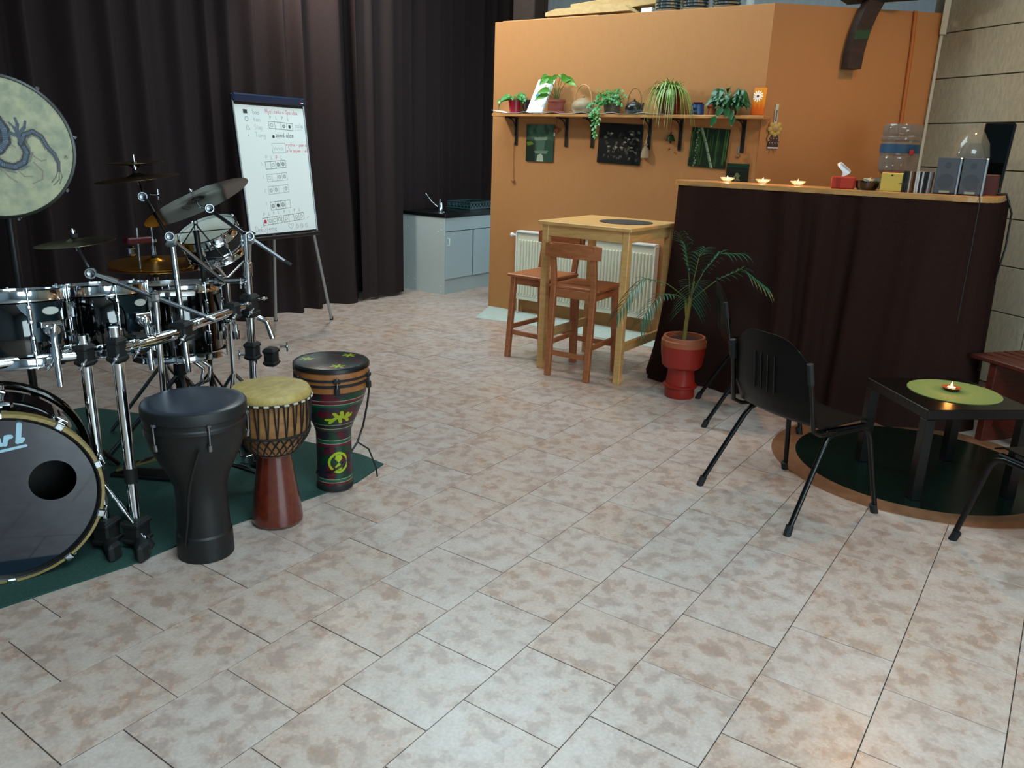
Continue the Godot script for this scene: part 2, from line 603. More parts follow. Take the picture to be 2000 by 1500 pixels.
func wall_run(called: String, a: Vector2, b: Vector2, y0: float, y1: float, th: float, m: Material) -> MeshInstance3D:
	var g := G.new()
	var d := (b - a).normalized()
	var o := Vector2(-d.y, d.x) * th * 0.5      # thickness lies to the right hand of a -> b seen from above
	g.X = Transform3D(Basis(V(d.x, 0, d.y), Vector3.UP, V(d.x, 0, d.y).cross(Vector3.UP)), V((a.x + b.x) * 0.5 - o.x, (y0 + y1) * 0.5, (a.y + b.y) * 0.5 - o.y))
	g.box(Vector3.ZERO, Vector3(a.distance_to(b), y1 - y0, th))
	return struct(called, g, m)


func build_shell():
	var top := 4.2
	# left wall behind the curtain, far wall, wall behind the camera
	wall_run("wall_left", Vector2(-6.5, 4.1), Vector2(-6.5, -9.3), 0, top, 0.15, M.grey_wall).position.x = -0.0
	var g := G.new()
	for r in [[-6.6, -4.55, 0.0, top], [-2.65, 0.3, 0.0, top], [-4.55, -2.65, 0.0, 0.95], [-4.55, -2.65, 2.25, top]]:
		g.box(V((r[0] + r[1]) * 0.5, (r[2] + r[3]) * 0.5, -9.27), V(r[1] - r[0], r[3] - r[2], 0.15))
	struct("wall_far", g, M.grey_wall)
	window("window_4", Transform3D(Basis.IDENTITY, V(-3.6, 1.6, -9.24)), 1.9, 1.3, 3)
	g = G.new()
	# ceiling round the two skylight openings (x -5.1 .. -2.6, z -6.3 .. -4.4 and x -0.85 .. 1.65, z -1.95 .. -0.05)
	for r in [[-7.0, 4.0, -9.6, -6.3], [-7.0, -5.1, -6.3, -4.4], [-2.6, 4.0, -6.3, -4.4], [-7.0, 4.0, -4.4, -1.95], [-7.0, -0.85, -1.95, -0.05], [1.65, 4.0, -1.95, -0.05], [-7.0, 4.0, -0.05, 4.4]]:
		g.box(V((r[0] + r[1]) * 0.5, top + 0.08, (r[2] + r[3]) * 0.5), V(r[1] - r[0], 0.16, r[3] - r[2]))
	struct("ceiling", g, M.ceiling)
	window("window_1", Transform3D(Basis(V(1, 0, 0), V(0, 0, -1), V(0, 1, 0)).rotated(V(1, 0, 0), PI), V(-3.85, top + 0.06, -5.35)), 2.5, 1.9, 3)
	window("window_3", Transform3D(Basis(V(1, 0, 0), V(0, 0, -1), V(0, 1, 0)).rotated(V(1, 0, 0), PI), V(0.4, top + 0.06, -1.0)), 2.5, 1.9, 3)

	# block wall on the right: blocks 0.33 m high with dark joints
	var a := V(-1.164, 0, -7.376)
	var d := V(0.8, 0, 0.6)
	var nrm := V(-0.6, 0, 0.8)
	var bs := Basis(d, Vector3.UP, nrm)
	var body := G.new()
	body.X = Transform3D(bs, a)
	body.box(V(2.75, top * 0.5, -0.11), V(5.7, top, 0.2))
	var wr := struct("wall_right", body, M.mortar)
	var shared := {}
	for row in 13:
		var y0 := maxf(0.0, -0.13 + row * 0.33)
		var y1 := minf(top, -0.13 + (row + 1) * 0.33)
		var off := 0.95 if row % 2 == 0 else 0.35
		if row == 5:
			off = 0.62
		var cuts := [0.0]
		var s: float = off + 0.9
		while s < 5.4:
			cuts.append(s)
			s += 1.4
		cuts.append(5.6)
		for i in cuts.size() - 1:
			var s0: float = cuts[i]
			var s1: float = cuts[i + 1]
			var bl := G.new()
			bl.box(V(0, 0, 0), V(s1 - s0 - 0.008, y1 - y0 - 0.007, 0.03), 0.003)
			var o := part(wr, "block", bl, M.block)
			o.transform = Transform3D(bs, a + d * (s0 + s1) * 0.5 + V(0, (y0 + y1) * 0.5, 0) + nrm * (0.0 + rng.randf_range(-0.0015, 0.0015)))
	# right wall with the glazed front (z -2.35 .. 1.15, y 0.4 .. 2.8), wall behind the camera
	g = G.new()
	for r in [[-4.2, -2.35, 0.0, top], [1.15, 4.1, 0.0, top], [-2.35, 1.15, 0.0, 0.4], [-2.35, 1.15, 2.8, top]]:
		g.box(V(3.45, (r[2] + r[3]) * 0.5, (r[0] + r[1]) * 0.5), V(0.2, r[3] - r[2], r[1] - r[0]))
	struct("wall_side", g, M.grey_wall)
	window("window_2", Transform3D(Basis(V(0, 0, 1), Vector3.UP, V(-1, 0, 0)), V(3.42, 1.6, -0.6)), 3.5, 2.4, 5)
	g = G.new()
	g.box(V(-1.5, top * 0.5, 4.1), V(10.2, top, 0.2))
	struct("wall_front", g, M.grey_wall)

	# flood lamp high on the curtain side, above the picture
	var lamp := thing("flood_lamp", "small white flood lamp high in front of the dark curtain", "lamp", V(-5.5, 3.35, -4.6))
	var aimd := V(1.0, -1.2, -1.85).normalized()
	g = G.new()
	g.X = aim(aimd)
	g.box(V(0, -0.05, 0), V(0.3, 0.08, 0.22), 0.012)
	part(lamp, "housing", g, M.white_paint)
	g = G.new()
	g.X = aim(aimd)
	g.box(V(0, -0.006, 0), V(0.26, 0.008, 0.18), 0.002)
	part(lamp, "lamp_glass", g, mat(Color.WHITE, 0.4, 0.0, {"emission_enabled": true, "emission": Color(1, 0.97, 0.9), "emission_energy_multiplier": 5.0}))
	g = G.new()
	g.rod(V(0, 0.03, 0), V(0, 0.6, 0), 0.012, 8)
	part(lamp, "hanger", g, M.steel)
	# warm pendant over the bar, above the picture
	var pen := thing("pendant_lamp", "small warm pendant lamp hanging above the tea bar", "lamp", V(-0.6, 3.0, -5.55))
	g = G.new()
	g.lathe([Vector2(0.11, 0.0), Vector2(0.115, 0.0), Vector2(0.05, 0.12), Vector2(0.015, 0.14), Vector2(0.012, 0.13), Vector2(0.045, 0.11), Vector2(0.11, 0.0)], 28, 0.5)
	part(pen, "lamp_shade", g, mat(Color(0.3, 0.12, 0.06), 0.5))
	g = G.new()
	g.ball(V(0, 0.03, 0), 0.032, 14)
	part(pen, "lamp_bulb", g, mat(Color(1, 0.9, 0.7), 0.4, 0.0, {"emission_enabled": true, "emission": Color(1.0, 0.78, 0.48), "emission_energy_multiplier": 5.0}))
	g = G.new()
	g.rod(V(0, 0.14, 0), V(0, 1.2, 0), 0.004, 6)
	part(pen, "cord", g, M.black)
	var ol := OmniLight3D.new()
	ol.name = "pendant_light"
	ol.light_color = Color(1.0, 0.74, 0.44)
	ol.light_energy = 1.6
	ol.light_size = 0.06
	ol.omni_range = 20.0
	ol.omni_attenuation = 2.0
	ol.shadow_enabled = true
	pen.add_child(ol)
	ol.position = V(0, 0.03, 0)
	area_light("lamp_light", V(-5.5, 3.35, -4.6) + aimd * 0.01, aimd, Vector2(0.26, 0.18), Color(1.0, 0.97, 0.9), 5.2)


func window(called: String, X: Transform3D, w: float, h: float, n: int):
	var g := G.new()
	for r in [[0, h * 0.5 - 0.03, w, 0.06], [0, -h * 0.5 + 0.03, w, 0.06], [-w * 0.5 + 0.03, 0, 0.06, h], [w * 0.5 - 0.03, 0, 0.06, h], [0, 0.15, w, 0.035]]:
		g.box(V(r[0], r[1], 0), V(r[2], r[3], 0.07), 0.004)
	for i in range(1, n):
		g.box(V(-w * 0.5 + w * i / n, 0, 0), V(0.035, h, 0.06), 0.004)
	var o := struct(called, g, M.white_paint)
	o.transform = X
	var frost := mat(Color(0.9, 0.95, 0.97), 0.6, 0.0, {"emission_enabled": true, "emission": Color(0.86, 0.97, 1.0), "emission_energy_multiplier": 2.5})
	var pane := G.new()
	pane.box(Vector3.ZERO, V(w / n - 0.03, h - 0.08, 0.008))
	var me := pane.mesh()
	for i in n:
		put(o, "window_pane", me, frost).position = V(-w * 0.5 + w * (i + 0.5) / n, 0, -0.02)


func tile_texture(seed_: int, base: Color, warm: Color, pale: Color, grey: Color, warm_amt: float) -> ImageTexture:
	var sz := 1024
	var A := noise_bytes(sz, 0.006, seed_, 5, FastNoiseLite.TYPE_SIMPLEX_SMOOTH, 45.0)
	var B := noise_bytes(sz, 0.009, seed_ + 1, 7, FastNoiseLite.TYPE_SIMPLEX, 14.0)
	var C := noise_bytes(sz, 0.05, seed_ + 2, 4)
	var D := noise_bytes(sz, 0.0045, seed_ + 3, 4, FastNoiseLite.TYPE_SIMPLEX_SMOOTH, 60.0)
	var out := PackedByteArray()
	out.resize(sz * sz * 3)
	for i in sz * sz:
		var a := A[i] / 255.0
		var b := B[i] / 255.0
		var c := C[i] / 255.0
		var dd := D[i] / 255.0
		var q := base.lerp(warm, clampf((a - 0.5 + warm_amt) * 3.2, 0.0, 1.0) * 0.8)
		# flakes: ragged slate layers, crisp on one side and fading on the other
		q = q.lerp(grey, clampf((0.47 - b) * 3.0, 0.0, 0.6))
		if b > 0.53:
			q = q.lerp(pale, 0.62 * clampf(1.0 - (b - 0.53) * 5.0, 0.15, 1.0))
		if b > 0.66:
			q = q.lerp(pale, 0.45)
		if b > 0.36 and b < 0.385:
			q = q.lerp(grey, 0.4)
		q = q.lerp(pale, clampf((dd - 0.48) * 3.0, 0.0, 0.6))
		var f := 1.0 + (c - 0.5) * 0.12
		out[i * 3] = clampi(int(q.r * f * 255.0), 0, 255)
		out[i * 3 + 1] = clampi(int(q.g * f * 255.0), 0, 255)
		out[i * 3 + 2] = clampi(int(q.b * f * 255.0), 0, 255)
	var im := Image.create_from_data(sz, sz, false, Image.FORMAT_RGB8, out)
	im.generate_mipmaps()
	return ImageTexture.create_from_image(im)


func build_floor():
	var g := G.new()
	g.box(V(-0.5, -0.06, -2.6), V(12.2, 0.115, 13.8))
	var fl := struct("floor", g, mat(Color(0.25, 0.21, 0.19), 0.9))
	var tone := [
		tile_texture(31, Color(0.69, 0.59, 0.54), Color(0.64, 0.5, 0.425), Color(0.745, 0.685, 0.65), Color(0.6, 0.525, 0.49), 0.02),
		tile_texture(57, Color(0.69, 0.605, 0.565), Color(0.645, 0.53, 0.475), Color(0.745, 0.695, 0.67), Color(0.605, 0.54, 0.515), -0.08)]
	var mats := []
	for t in tone:
		mats.append(mat(Color.WHITE, 0.31, 0.0, {"albedo_texture": t}))
	var shapes := []
	for k in 24:
		var o := Vector2(rng.randf(), rng.randf())
		var turn := k % 4
		var tg := G.new()
		var s := TILE - 0.003
		tg.box(Vector3.ZERO, V(s, 0.008, s), 0.0006)
		for i in tg.v.size():
			var uv := Vector2(tg.v[i].x, tg.v[i].z).rotated(turn * PI / 2) * 1.15 + o
			tg.t[i] = uv
		shapes.append(tg.mesh())
	# every tile, nearest to the camera first; what the picture shows largest are parts, the rest is one piece
	var spots := []
	var inv := cam.global_transform.affine_inverse() if cam.is_inside_tree() else cam.transform.affine_inverse()
	for k in range(-19, 17):
		var x := ROW0 - (k + 0.5) * TILE
		var ph := 0.247 if posmod(k, 2) == 1 else 0.747
		for j in range(-13, 28):
			var z := -(j + ph + 0.5) * TILE
			var c := inv * V(x, 0, z)
			var seen := c.z < -0.2 and absf(c.x / -c.z) < 0.70 and absf(c.y / -c.z) < 0.55
			# behind the partition and the block wall nothing shows
			if x > -4.9 and z < -6.6 or V(x - (-1.164), 0, z + 7.376).dot(V(-0.6, 0, 0.8)) < 0.2:
				continue
			if x < -6.3 or x > 5.1 or z > 3.9 or z < -9.0:
				continue
			spots.append([V(x, 0, z).length() + (0.0 if seen else 100.0), x, z, k, j])
	spots.sort_custom(func(p, q): return p[0] < q[0])
	var rest := [G.new(), G.new()]
	for i in spots.size():
		var s = spots[i]
		var pick := int(absf(sin(s[3] * 12.9 + s[4] * 78.2) * 4375.5)) % 24

		var mi := 0 if fmod(absf(sin(s[3] * 3.7 + s[4] * 9.1) * 918.3), 1.0) < 0.5 else 1
		var lift := 0.0022 + 0.0006 * sin(s[3] * 7.0 + s[4] * 3.0)
		if i < 300 and s[0] < 100.0:
			put(fl, "tile", shapes[pick], mats[mi]).position = V(s[1], lift - 0.004, s[2])
		else:
			var r: G = rest[mi]
			var me: ArrayMesh = shapes[pick]
			var ar := me.surface_get_arrays(0)
			r.n.append_array(ar[Mesh.ARRAY_NORMAL])
			r.t.append_array(ar[Mesh.ARRAY_TEX_UV])
			for p in ar[Mesh.ARRAY_VERTEX]:
				r.v.append(p + V(s[1], lift - 0.004, s[2]))
	for i in 2:
		if rest[i].v.size() > 0:
			part(fl, "tile_field", rest[i], mats[i]).set_meta("kind", "stuff")


# hanging cloth: a sheet whose plan line is pushed in and out by folds
func fold_profile(s: float, seed_: float) -> float:
	var w := s + 0.05 * sin(s * 3.1 + seed_) + 0.03 * sin(s * 7.7 + seed_ * 2.0)
	var a := sin(w * 24.0 + seed_ + 0.8 * sin(s * 4.1 + seed_))
	var k := 0.75 + 0.25 * sin(s * 2.3 + seed_ * 1.7)
	# pleats: narrow rounded ridges with wide hollows between them
	var ridge := 2.0 * pow(0.5 + 0.5 * a, 2.2) - 1.0
	return (ridge * 0.85 + 0.3 * sin(w * 24.0 * 0.47 + 1.3 * seed_) + 0.12 * sin(w * 57.0 + seed_)) * k


func build_curtains():
	var H := 4.1
	var f := func(u: float, v: float) -> Vector3:
		var z := 1.6 + u * (-5.9 - 1.6)
		var low := 1.0 - v
		var drift := 0.09 * low * sin(z * 1.9 + 1.0) + 0.16 * low * low * sin(z * 0.83)
		var amp := 0.08 + 0.02 * low
		var x := -5.95 + amp * fold_profile(z + drift, 0.6) + 0.05 * low * low
		x += 0.012 * sin(z * 31.0 + v * 5.0) * low
		return V(x, 0.012 + v * H, z + drift * 0.4)
	var g := G.new()
	g.sheet(420, 26, f, 0.004)
	solo("curtain", "long dark brown curtain in deep folds behind the drum kit and flipchart", "curtain", g, M.curtain)
	f = func(u: float, v: float) -> Vector3:
		var z := -5.7 + u * (-6.38 + 5.7)
		var low := 1.0 - v
		return V(-5.84 + (0.03 + 0.02 * low) * fold_profile(z * 0.8, 2.1) + 0.03 * low * low, 0.03 + v * H, z + 0.03 * low * u)
	g = G.new()
	g.sheet(60, 20, f, 0.004)
	solo("curtain", "narrow end panel of dark brown curtain beside the sink cabinet", "curtain", g, M.curtain)
	f = func(u: float, v: float) -> Vector3:
		var z := -6.2 + u * (-9.0 + 6.2)
		return V(-6.3 + 0.05 * fold_profile(z, 4.4), 0.01 + v * H, z)
	g = G.new()
	g.sheet(120, 10, f, 0.004)
	solo("curtain", "dark curtain hanging in shade behind the sink worktop", "curtain", g, M.curtain)


func build_partition():
	var th := 0.1
	var g := G.new()
	g.box(V((-4.765 - 2.163) * 0.5, 1.33, -6.5), V(4.765 - 2.163, 2.66, th), 0.004)
	struct("wall_partition_left", g, M.orange)
	var a := Vector2(-2.163, -6.45)
	var b := Vector2(-1.16, -7.373)
	var d := (b - a).normalized()
	g = G.new()
	g.X = Transform3D(Basis(V(d.x, 0, d.y), Vector3.UP, V(d.x, 0, d.y).cross(Vector3.UP)), V((a.x + b.x) * 0.5 + d.y * 0.05, 1.33, (a.y + b.y) * 0.5 - d.x * 0.05))
	g.box(Vector3.ZERO, V(a.distance_to(b) + 0.02, 2.66, th))
	struct("wall_partition_right", g, M.orange)
	# the partition carries a flat top used as storage, built of boards
	g = G.new()
	g.slab(PP([-4.75, 6.54, -2.2, 6.54, -1.24, 7.42, -1.24, 8.6, -4.75, 8.6]), 0.0, 0.04)
	var o := struct("trim_1", g, M.cardboard)
	o.transform = Transform3D(Basis(V(1, 0, 0), V(0, 0, -1), V(0, 1, 0)), V(0, 2.6, 0))
	# dark gap under the partition and the pale bare strip of floor along it
	g = G.new()
	g.slab(PP([-4.5, 5.9, -4.1, 5.98, -3.5, 6.0, -2.35, 5.98, -2.35, 6.45, -4.75, 6.45]), 0.0, 0.006)
	o = struct("trim_2", g, tri_mat(tone_tex(64, Color(0.74, 0.8, 0.78), Color(0.66, 0.73, 0.72), 3, 6, 5), 0.5, 1.5))
	o.transform = Transform3D(Basis(V(1, 0, 0), V(0, 0, -1), V(0, 1, 0)), V(0, 0.0, 0))
	# white edge strip at the end of the block wall
	g = G.new()
	g.box(V(-1.145, 1.25, -7.345), V(0.022, 2.5, 0.03), 0.003)
	g.box(V(-1.135, 2.64, -7.33), V(0.045, 0.28, 0.05), 0.004)
	struct("trim_3", g, mat(Color(0.7, 0.7, 0.64), 0.6))
	# painted-over cable channel down the right half
	g = G.new()
	g.tube([V(-1.33, 2.66, -7.19), V(-1.318, 2.4, -7.2), V(-1.312, 2.1, -7.205), V(-1.305, 1.7, -7.21), V(-1.3, 0.05, -7.215)], 0.014, 8)
	struct("trim_4", g, mat(Color(0.66, 0.39, 0.17), 0.7))
	# timber post and beam of the hall, behind and above the partition
	g = G.new()
	g.box(V(-4.95, 2.1, -7.3), V(0.26, 4.2, 0.26), 0.01)
	struct("trim_5", g, M.old_timber)
	g = G.new()
	g.box(V(-1.55, 2.86, -6.9), V(0.52, 0.3, 0.3), 0.01)
	struct("trim_6", g, M.old_timber)


func build_shelf():
	var t := thing("wall_shelf", "long narrow wooden shelf on black metal brackets on the orange wall", "shelf", V(-3.36, 1.855, -6.35))
	var g := G.new()
	g.box(V(0, -0.0125, 0.0), V(2.54, 0.025, 0.2), 0.004)
	part(t, "board", g, M.counter)
	# white paper laid along the board, its front edge curling a little
	g = G.new()
	g.sheet(60, 4, func(u: float, v: float) -> Vector3: return V(-1.27 + u * 1.72, 0.003 + 0.012 * maxf(0.0, sin(u * 37.0)) * v * v * v + (0.025 * pow(maxf(0.0, 1.0 - u * 26.0), 1.0)), -0.1 + v * 0.206), 0.0015)
	part(t, "shelf_paper", g, M.paper, "white paper lining the shelf")
	for x in [-4.48, -3.93, -3.66, -3.11, -2.83, -2.3]:
		var br := G.new()
		var c: float = x + 3.36
		br.box(V(c, -0.15, -0.093), V(0.03, 0.25, 0.012), 0.002)
		br.box(V(c, -0.031, -0.01), V(0.03, 0.012, 0.17), 0.002)
		var q := []
		for i in 9:
			var a := PI / 2 * i / 8.0
			q.append(V(c, -0.036 - 0.13 * (1.0 - cos(a)), -0.087 + 0.13 * (1.0 - sin(a))))
		br.tube(q, 0.006, 6)
		part(t, "bracket", br, M.black)


func pot_profile(rb: float, rt: float, h: float, rim := 0.008, rimh := 0.025, wall := 0.006) -> Array:
	return [Vector2(0, 0), Vector2(rb, 0), Vector2(lerpf(rb, rt, 0.5), h * 0.5), Vector2(rt, h - rimh), Vector2(rt + rim, h - rimh), Vector2(rt + rim, h), Vector2(rt - wall, h), Vector2(rt - wall, h - 0.02), Vector2(0, h - 0.02)]


func potted(called: String, label: String, at: Vector3, prof: Array, pm: Material, soil_r: float, soil_y: float) -> Node3D:
	var t := thing(called, label, "plant", at)
	var g := G.new()
	g.lathe(prof, 28, 0.6)
	part(t, "pot", g, pm)
	g = G.new()
	g.lathe([Vector2(soil_r, soil_y - 0.004), Vector2(soil_r * 0.6, soil_y + 0.004), Vector2(0, soil_y + 0.006)], 20)
	part(t, "soil", g, M.soil)
	return t


func build_shelf_things():
	var sy := 1.862
	# 1: leafy plant in a red pot at the left end
	var t := potted("potted_plant", "leafy green plant in a small crimson pot at the shelf's left end", V(-4.44, sy, -6.35), pot_profile(0.048, 0.058, 0.11, 0.003, 0.015), mat(Color(0.5, 0.06, 0.12), 0.3), 0.05, 0.095)
	var g := G.new()
	var s := G.new()
	for i in 40:
		var a := rng.randf() * TAU
		var up := rng.randf_range(0.15, 1.2)
		var d := V(cos(a), up, sin(a) * 0.8).normalized()
		var p := V(0, 0.1, 0) + d * rng.randf_range(0.04, 0.09)
		s.tube([V(0, 0.09, 0), V(0, 0.09, 0).lerp(p, 0.5) + V(0, 0.012, 0), p], 0.0016, 5)
		g.leaf(p, V(cos(a), 0.1, sin(a)), rng.randf_range(0.05, 0.075), rng.randf_range(0.036, 0.052), 0.5, 0.2, 5, 0.7, V(cos(a) * 0.3, 0.6, 0.8))
	# one shoot hangs over to the left
	var sh := [V(-0.03, 0.11, 0.02), V(-0.08, 0.13, 0.04), V(-0.115, 0.1, 0.05), V(-0.13, 0.06, 0.06)]
	s.tube(sh, 0.002, 5)
	for i in 7:
		var p: Vector3 = sh[1 + i % 3]
		g.leaf(p, V(-1, -0.2 + 0.3 * sin(i * 2.0), cos(i * 1.9)), 0.06, 0.042, 0.5, 0.2, 5, 0.7, V(0, 0.3, 1))
	part(t, "foliage", g, M.leaf)
	part(t, "stem", s, M.stem)

	# mug behind the white bag
	t = thing("mug", "dark brown mug half hidden behind the white paper bag", "mug", V(-4.29, sy, -6.37))
	g = G.new()
	g.lathe([Vector2(0, 0), Vector2(0.036, 0), Vector2(0.041, 0.05), Vector2(0.038, 0.115), Vector2(0.034, 0.115), Vector2(0.036, 0.02), Vector2(0, 0.012)], 24)
	part(t, "body", g, mat(Color(0.12, 0.1, 0.1), 0.3))
	g = G.new()
	g.tube([V(-0.036, 0.09, 0), V(-0.062, 0.092, 0), V(-0.074, 0.06, 0), V(-0.06, 0.025, 0), V(-0.036, 0.024, 0)], 0.006, 8)
	part(t, "handle", g, mat(Color(0.12, 0.1, 0.1), 0.3))

	# leaning white paper bag with a small painted bird
	var ink := Ink.new(160, 256, Color(0.95, 0.97, 0.97))
	ink.poly(P([.5, .55, .72, .5, .95, .58, .8, .7, .55, .68]), Color(0.1, 0.2, 0.2))
	ink.poly(P([.55, .5, .7, .34, .85, .36, .88, .5, .7, .56]), Color(0.12, 0.12, 0.12))
	ink.poly(P([.72, .44, .92, .46, .95, .54, .78, .56]), Color(0.8, 0.7, 0.1))
	ink.poly(P([.2, .72, .42, .62, .48, .74, .3, .86]), Color(0.15, 0.55, 0.65))
	ink.line(P([.35, .9, .55, .75, .9, .72]), 0.02, Color(0.2, 0.35, 0.3))
	ink.line(P([.62, .3, .66, .22]), 0.015, Color(0.1, 0.1, 0.1))
	g = G.new()
	g.sheet(8, 8, func(u: float, v: float) -> Vector3: return V(-0.086 + u * 0.165 + v * 0.075, v * 0.285 - 0.02 * v * sin(u * PI), 0.03 + 0.018 * sin(u * PI) - v * 0.075), 0.002)
	g.sheet(8, 8, func(u: float, v: float) -> Vector3: return V(-0.086 + u * 0.165 + v * 0.075, v * 0.285 - 0.03 * v * sin(u * PI), 0.006 - 0.012 * sin(u * PI) - v * 0.07), 0.002)
	for i in g.t.size():
		g.t[i].y = 1.0 - g.t[i].y
	solo("paper_bag", "tall white paper bag with a painted bird leaning on the shelf", "bag", g, mat(Color.WHITE, 0.6, 0.0, {"albedo_texture": ink.tex()}), V(-4.18, sy + 0.004, -6.31))

	# 2: broad-leaved plant in terracotta pot on a saucer
	t = potted("potted_plant", "tall broad-leaved plant with lime leaves in a terracotta pot and saucer", V(-3.985, sy, -6.34), pot_profile(0.058, 0.074, 0.115, 0.007, 0.02), M.terracotta, 0.066, 0.1)
	g = G.new()
	g.lathe([Vector2(0, 0), Vector2(0.072, 0), Vector2(0.084, 0.02), Vector2(0.08, 0.02), Vector2(0.068, 0.006), Vector2(0, 0.006)], 28)
	part(t, "saucer", g, M.terracotta)
	for c in [[V(-0.03, 0.25, 0.03), V(-0.75, 0.75, 0.3), 0.17, 0.07, 0.45], [V(-0.03, 0.28, 0.0), V(-0.25, 0.8, 0.1), 0.11, 0.075, 0.6], [V(-0.07, 0.3, 0.04), V(-0.5, -0.2, 0.3), 0.1, 0.08, 0.5], [V(0.055, 0.27, 0.02), V(1, 0.7, 0.3), 0.16, 0.085, 0.5], [V(0.11, 0.26, 0.03), V(1, 0.3, 0.3), 0.17, 0.075, 0.55], [V(-0.05, 0.15, 0.06), V(-1, 0.0, 0.4), 0.15, 0.055, 0.4], [V(-0.035, 0.18, 0.07), V(-1, 0.35, 0.35), 0.15, 0.06, 0.5], [V(0.02, 0.3, 0.0), V(0.2, 0.5, 0.2), 0.1, 0.055, 0.9]]:
		if c[0].x == 0.02:
			continue
		s = G.new()
		s.tube([V(c[0].x * 0.1, 0.09, 0), V(c[0].x * 0.35, lerpf(0.09, c[0].y, 0.6), c[0].z * 0.3), c[0]], [0.004, 0.003, 0.002], 6)
		part(t, "stem", s, M.stem)
		g = G.new()
		g.leaf(c[0], c[1], c[2], c[3], c[4], 0.3, 8, 0.65, V(0.2, 0.25, 1))
		part(t, "leaf", g, M.leaf_lime)

	# beige teapot with a cane hoop
	teapot("beige stoneware teapot with pale cane hoop handle on the shelf", V(-3.715, sy, -6.34), 0.1, 0.125, mat(Color(0.56, 0.49, 0.38), 0.5), mat(Color(0.72, 0.55, 0.38), 0.5), 0.235)
	# trailing plant in a grey pot
	t = potted("potted_plant", "trailing plant with small leaves spilling over the shelf edge", V(-3.44, sy, -6.355), pot_profile(0.06, 0.075, 0.1, 0.004, 0.015), mat(Color(0.3, 0.25, 0.2), 0.6), 0.066, 0.085)
	g = G.new()
	s = G.new()
	for i in 70:
		var a := rng.randf() * TAU
		var p := V(cos(a) * 0.13 * rng.randf(), 0.08 + rng.randf() * 0.1, sin(a) * 0.07 + 0.035)
		if i % 3 == 0:
			s.tube([V(0, 0.08, 0), p], 0.0014, 5)
		for k in 3:
			var b := rng.randf() * TAU
			g.leaf(p + V(cos(b), sin(b * 2.0), sin(b)) * 0.012, V(cos(b), 0.3, sin(b)), 0.036, 0.026, 0.5, 0.15, 4, 0.75, V(0, 0.5, 1))
	var strands := [[V(-0.06, 0.1, 0.06), V(-0.1, 0.03, 0.11), V(-0.1, -0.05, 0.125), V(-0.075, -0.14, 0.13), V(-0.06, -0.2, 0.125)], [V(-0.03, 0.1, 0.07), V(-0.06, 0.02, 0.115), V(-0.05, -0.05, 0.125), V(-0.06, -0.1, 0.125)], [V(-0.08, 0.1, 0.04), V(-0.15, 0.08, 0.08), V(-0.17, 0.05, 0.1)], [V(0.06, 0.1, 0.05), V(0.1, 0.1, 0.07), V(0.13, 0.07, 0.09)], [V(-0.05, 0.09, 0.07), V(-0.12, 0.0, 0.12), V(-0.115, -0.03, 0.125)]]
	for st in strands:
		s.tube(st, 0.0016, 5)
		for i in st.size() - 1:
			for k in 5:
				var p: Vector3 = st[i].lerp(st[i + 1], k / 5.0)
				var b: float = i * 2.4 + k * 2.5
				g.leaf(p, V(cos(b), -0.2, absf(sin(b)) + 0.2), 0.038, 0.026, 0.5, 0.15, 4, 0.75, V(0, 0.3, 1))
	part(t, "foliage", g, M.leaf)
	part(t, "stem", s, M.stem)
	# black teapot
	teapot("small black teapot with a thin cane hoop handle beside the spider plant", V(-3.22, sy, -6.34), 0.075, 0.1, mat(Color(0.06, 0.065, 0.07), 0.3), mat(Color(0.5, 0.36, 0.22), 0.5), 0.205)

	# spider plant in a tall red pot
	t = potted("spider_plant", "spider plant with long arching striped leaves in a tall dark red pot", V(-2.915, sy, -6.345), [Vector2(0, 0), Vector2(0.075, 0), Vector2(0.098, 0.07), Vector2(0.105, 0.14), Vector2(0.1, 0.185), Vector2(0.09, 0.195), Vector2(0.085, 0.185), Vector2(0, 0.18)], mat(Color(0.36, 0.06, 0.05), 0.4), 0.085, 0.182)
	g = G.new()
	for i in 54:
		var a := rng.randf() * TAU
		var el := rng.randf_range(0.5, 1.9)
		var L := rng.randf_range(0.2, 0.34)
		var d := V(cos(a), el, absf(sin(a)) * 0.8 - 0.25)
		g.leaf(V(cos(a) * 0.03, 0.18, sin(a) * 0.02), d, L, 0.014, rng.randf_range(0.45, 1.0), 0.35, 9, 0.5)
	for i in 30:          # long blades hanging down the front
		var a := PI * (0.04 + 0.92 * i / 29.0)
		g.leaf(V(cos(a) * 0.05, 0.185, 0.04), V(cos(a) * 1.3, 0.6, 0.4), rng.randf_range(0.26, 0.42), 0.013, 1.1, 0.35, 9, 0.5)
	for i in 16:
		var a := PI * (0.1 + 0.8 * i / 15.0)
		g.leaf(V(cos(a) * 0.05, 0.185, 0.05), V(cos(a) * 0.7, 0.5, 0.9), rng.randf_range(0.16, 0.26), 0.014, 1.5, 0.35, 9, 0.5)
	for c in [[-0.1, 0.3, -0.2], [-0.05, 0.34, -0.1], [0.08, 0.32, 0.12], [-0.02, 0.36, -0.3]]:
		g.leaf(V(0.0, 0.19, 0), V(c[0] * 2.0 + c[2], c[1] * 4.0, 0.05), 0.22, 0.014, 0.5, 0.35, 9, 0.5)
	part(t, "foliage", g, M.leaf_stripe)

	# blue oil burner with a red dish
	t = thing("oil_burner", "small blue ceramic oil burner with a red dish on top", "oil burner", V(-2.655, sy, -6.33))
	g = G.new()
	g.lathe([Vector2(0, 0), Vector2(0.05, 0), Vector2(0.052, 0.02), Vector2(0.046, 0.07), Vector2(0.052, 0.078), Vector2(0.044, 0.078), Vector2(0, 0.07)], 24)
	part(t, "body", g, mat(Color(0.16, 0.3, 0.5), 0.4))
	g = G.new()
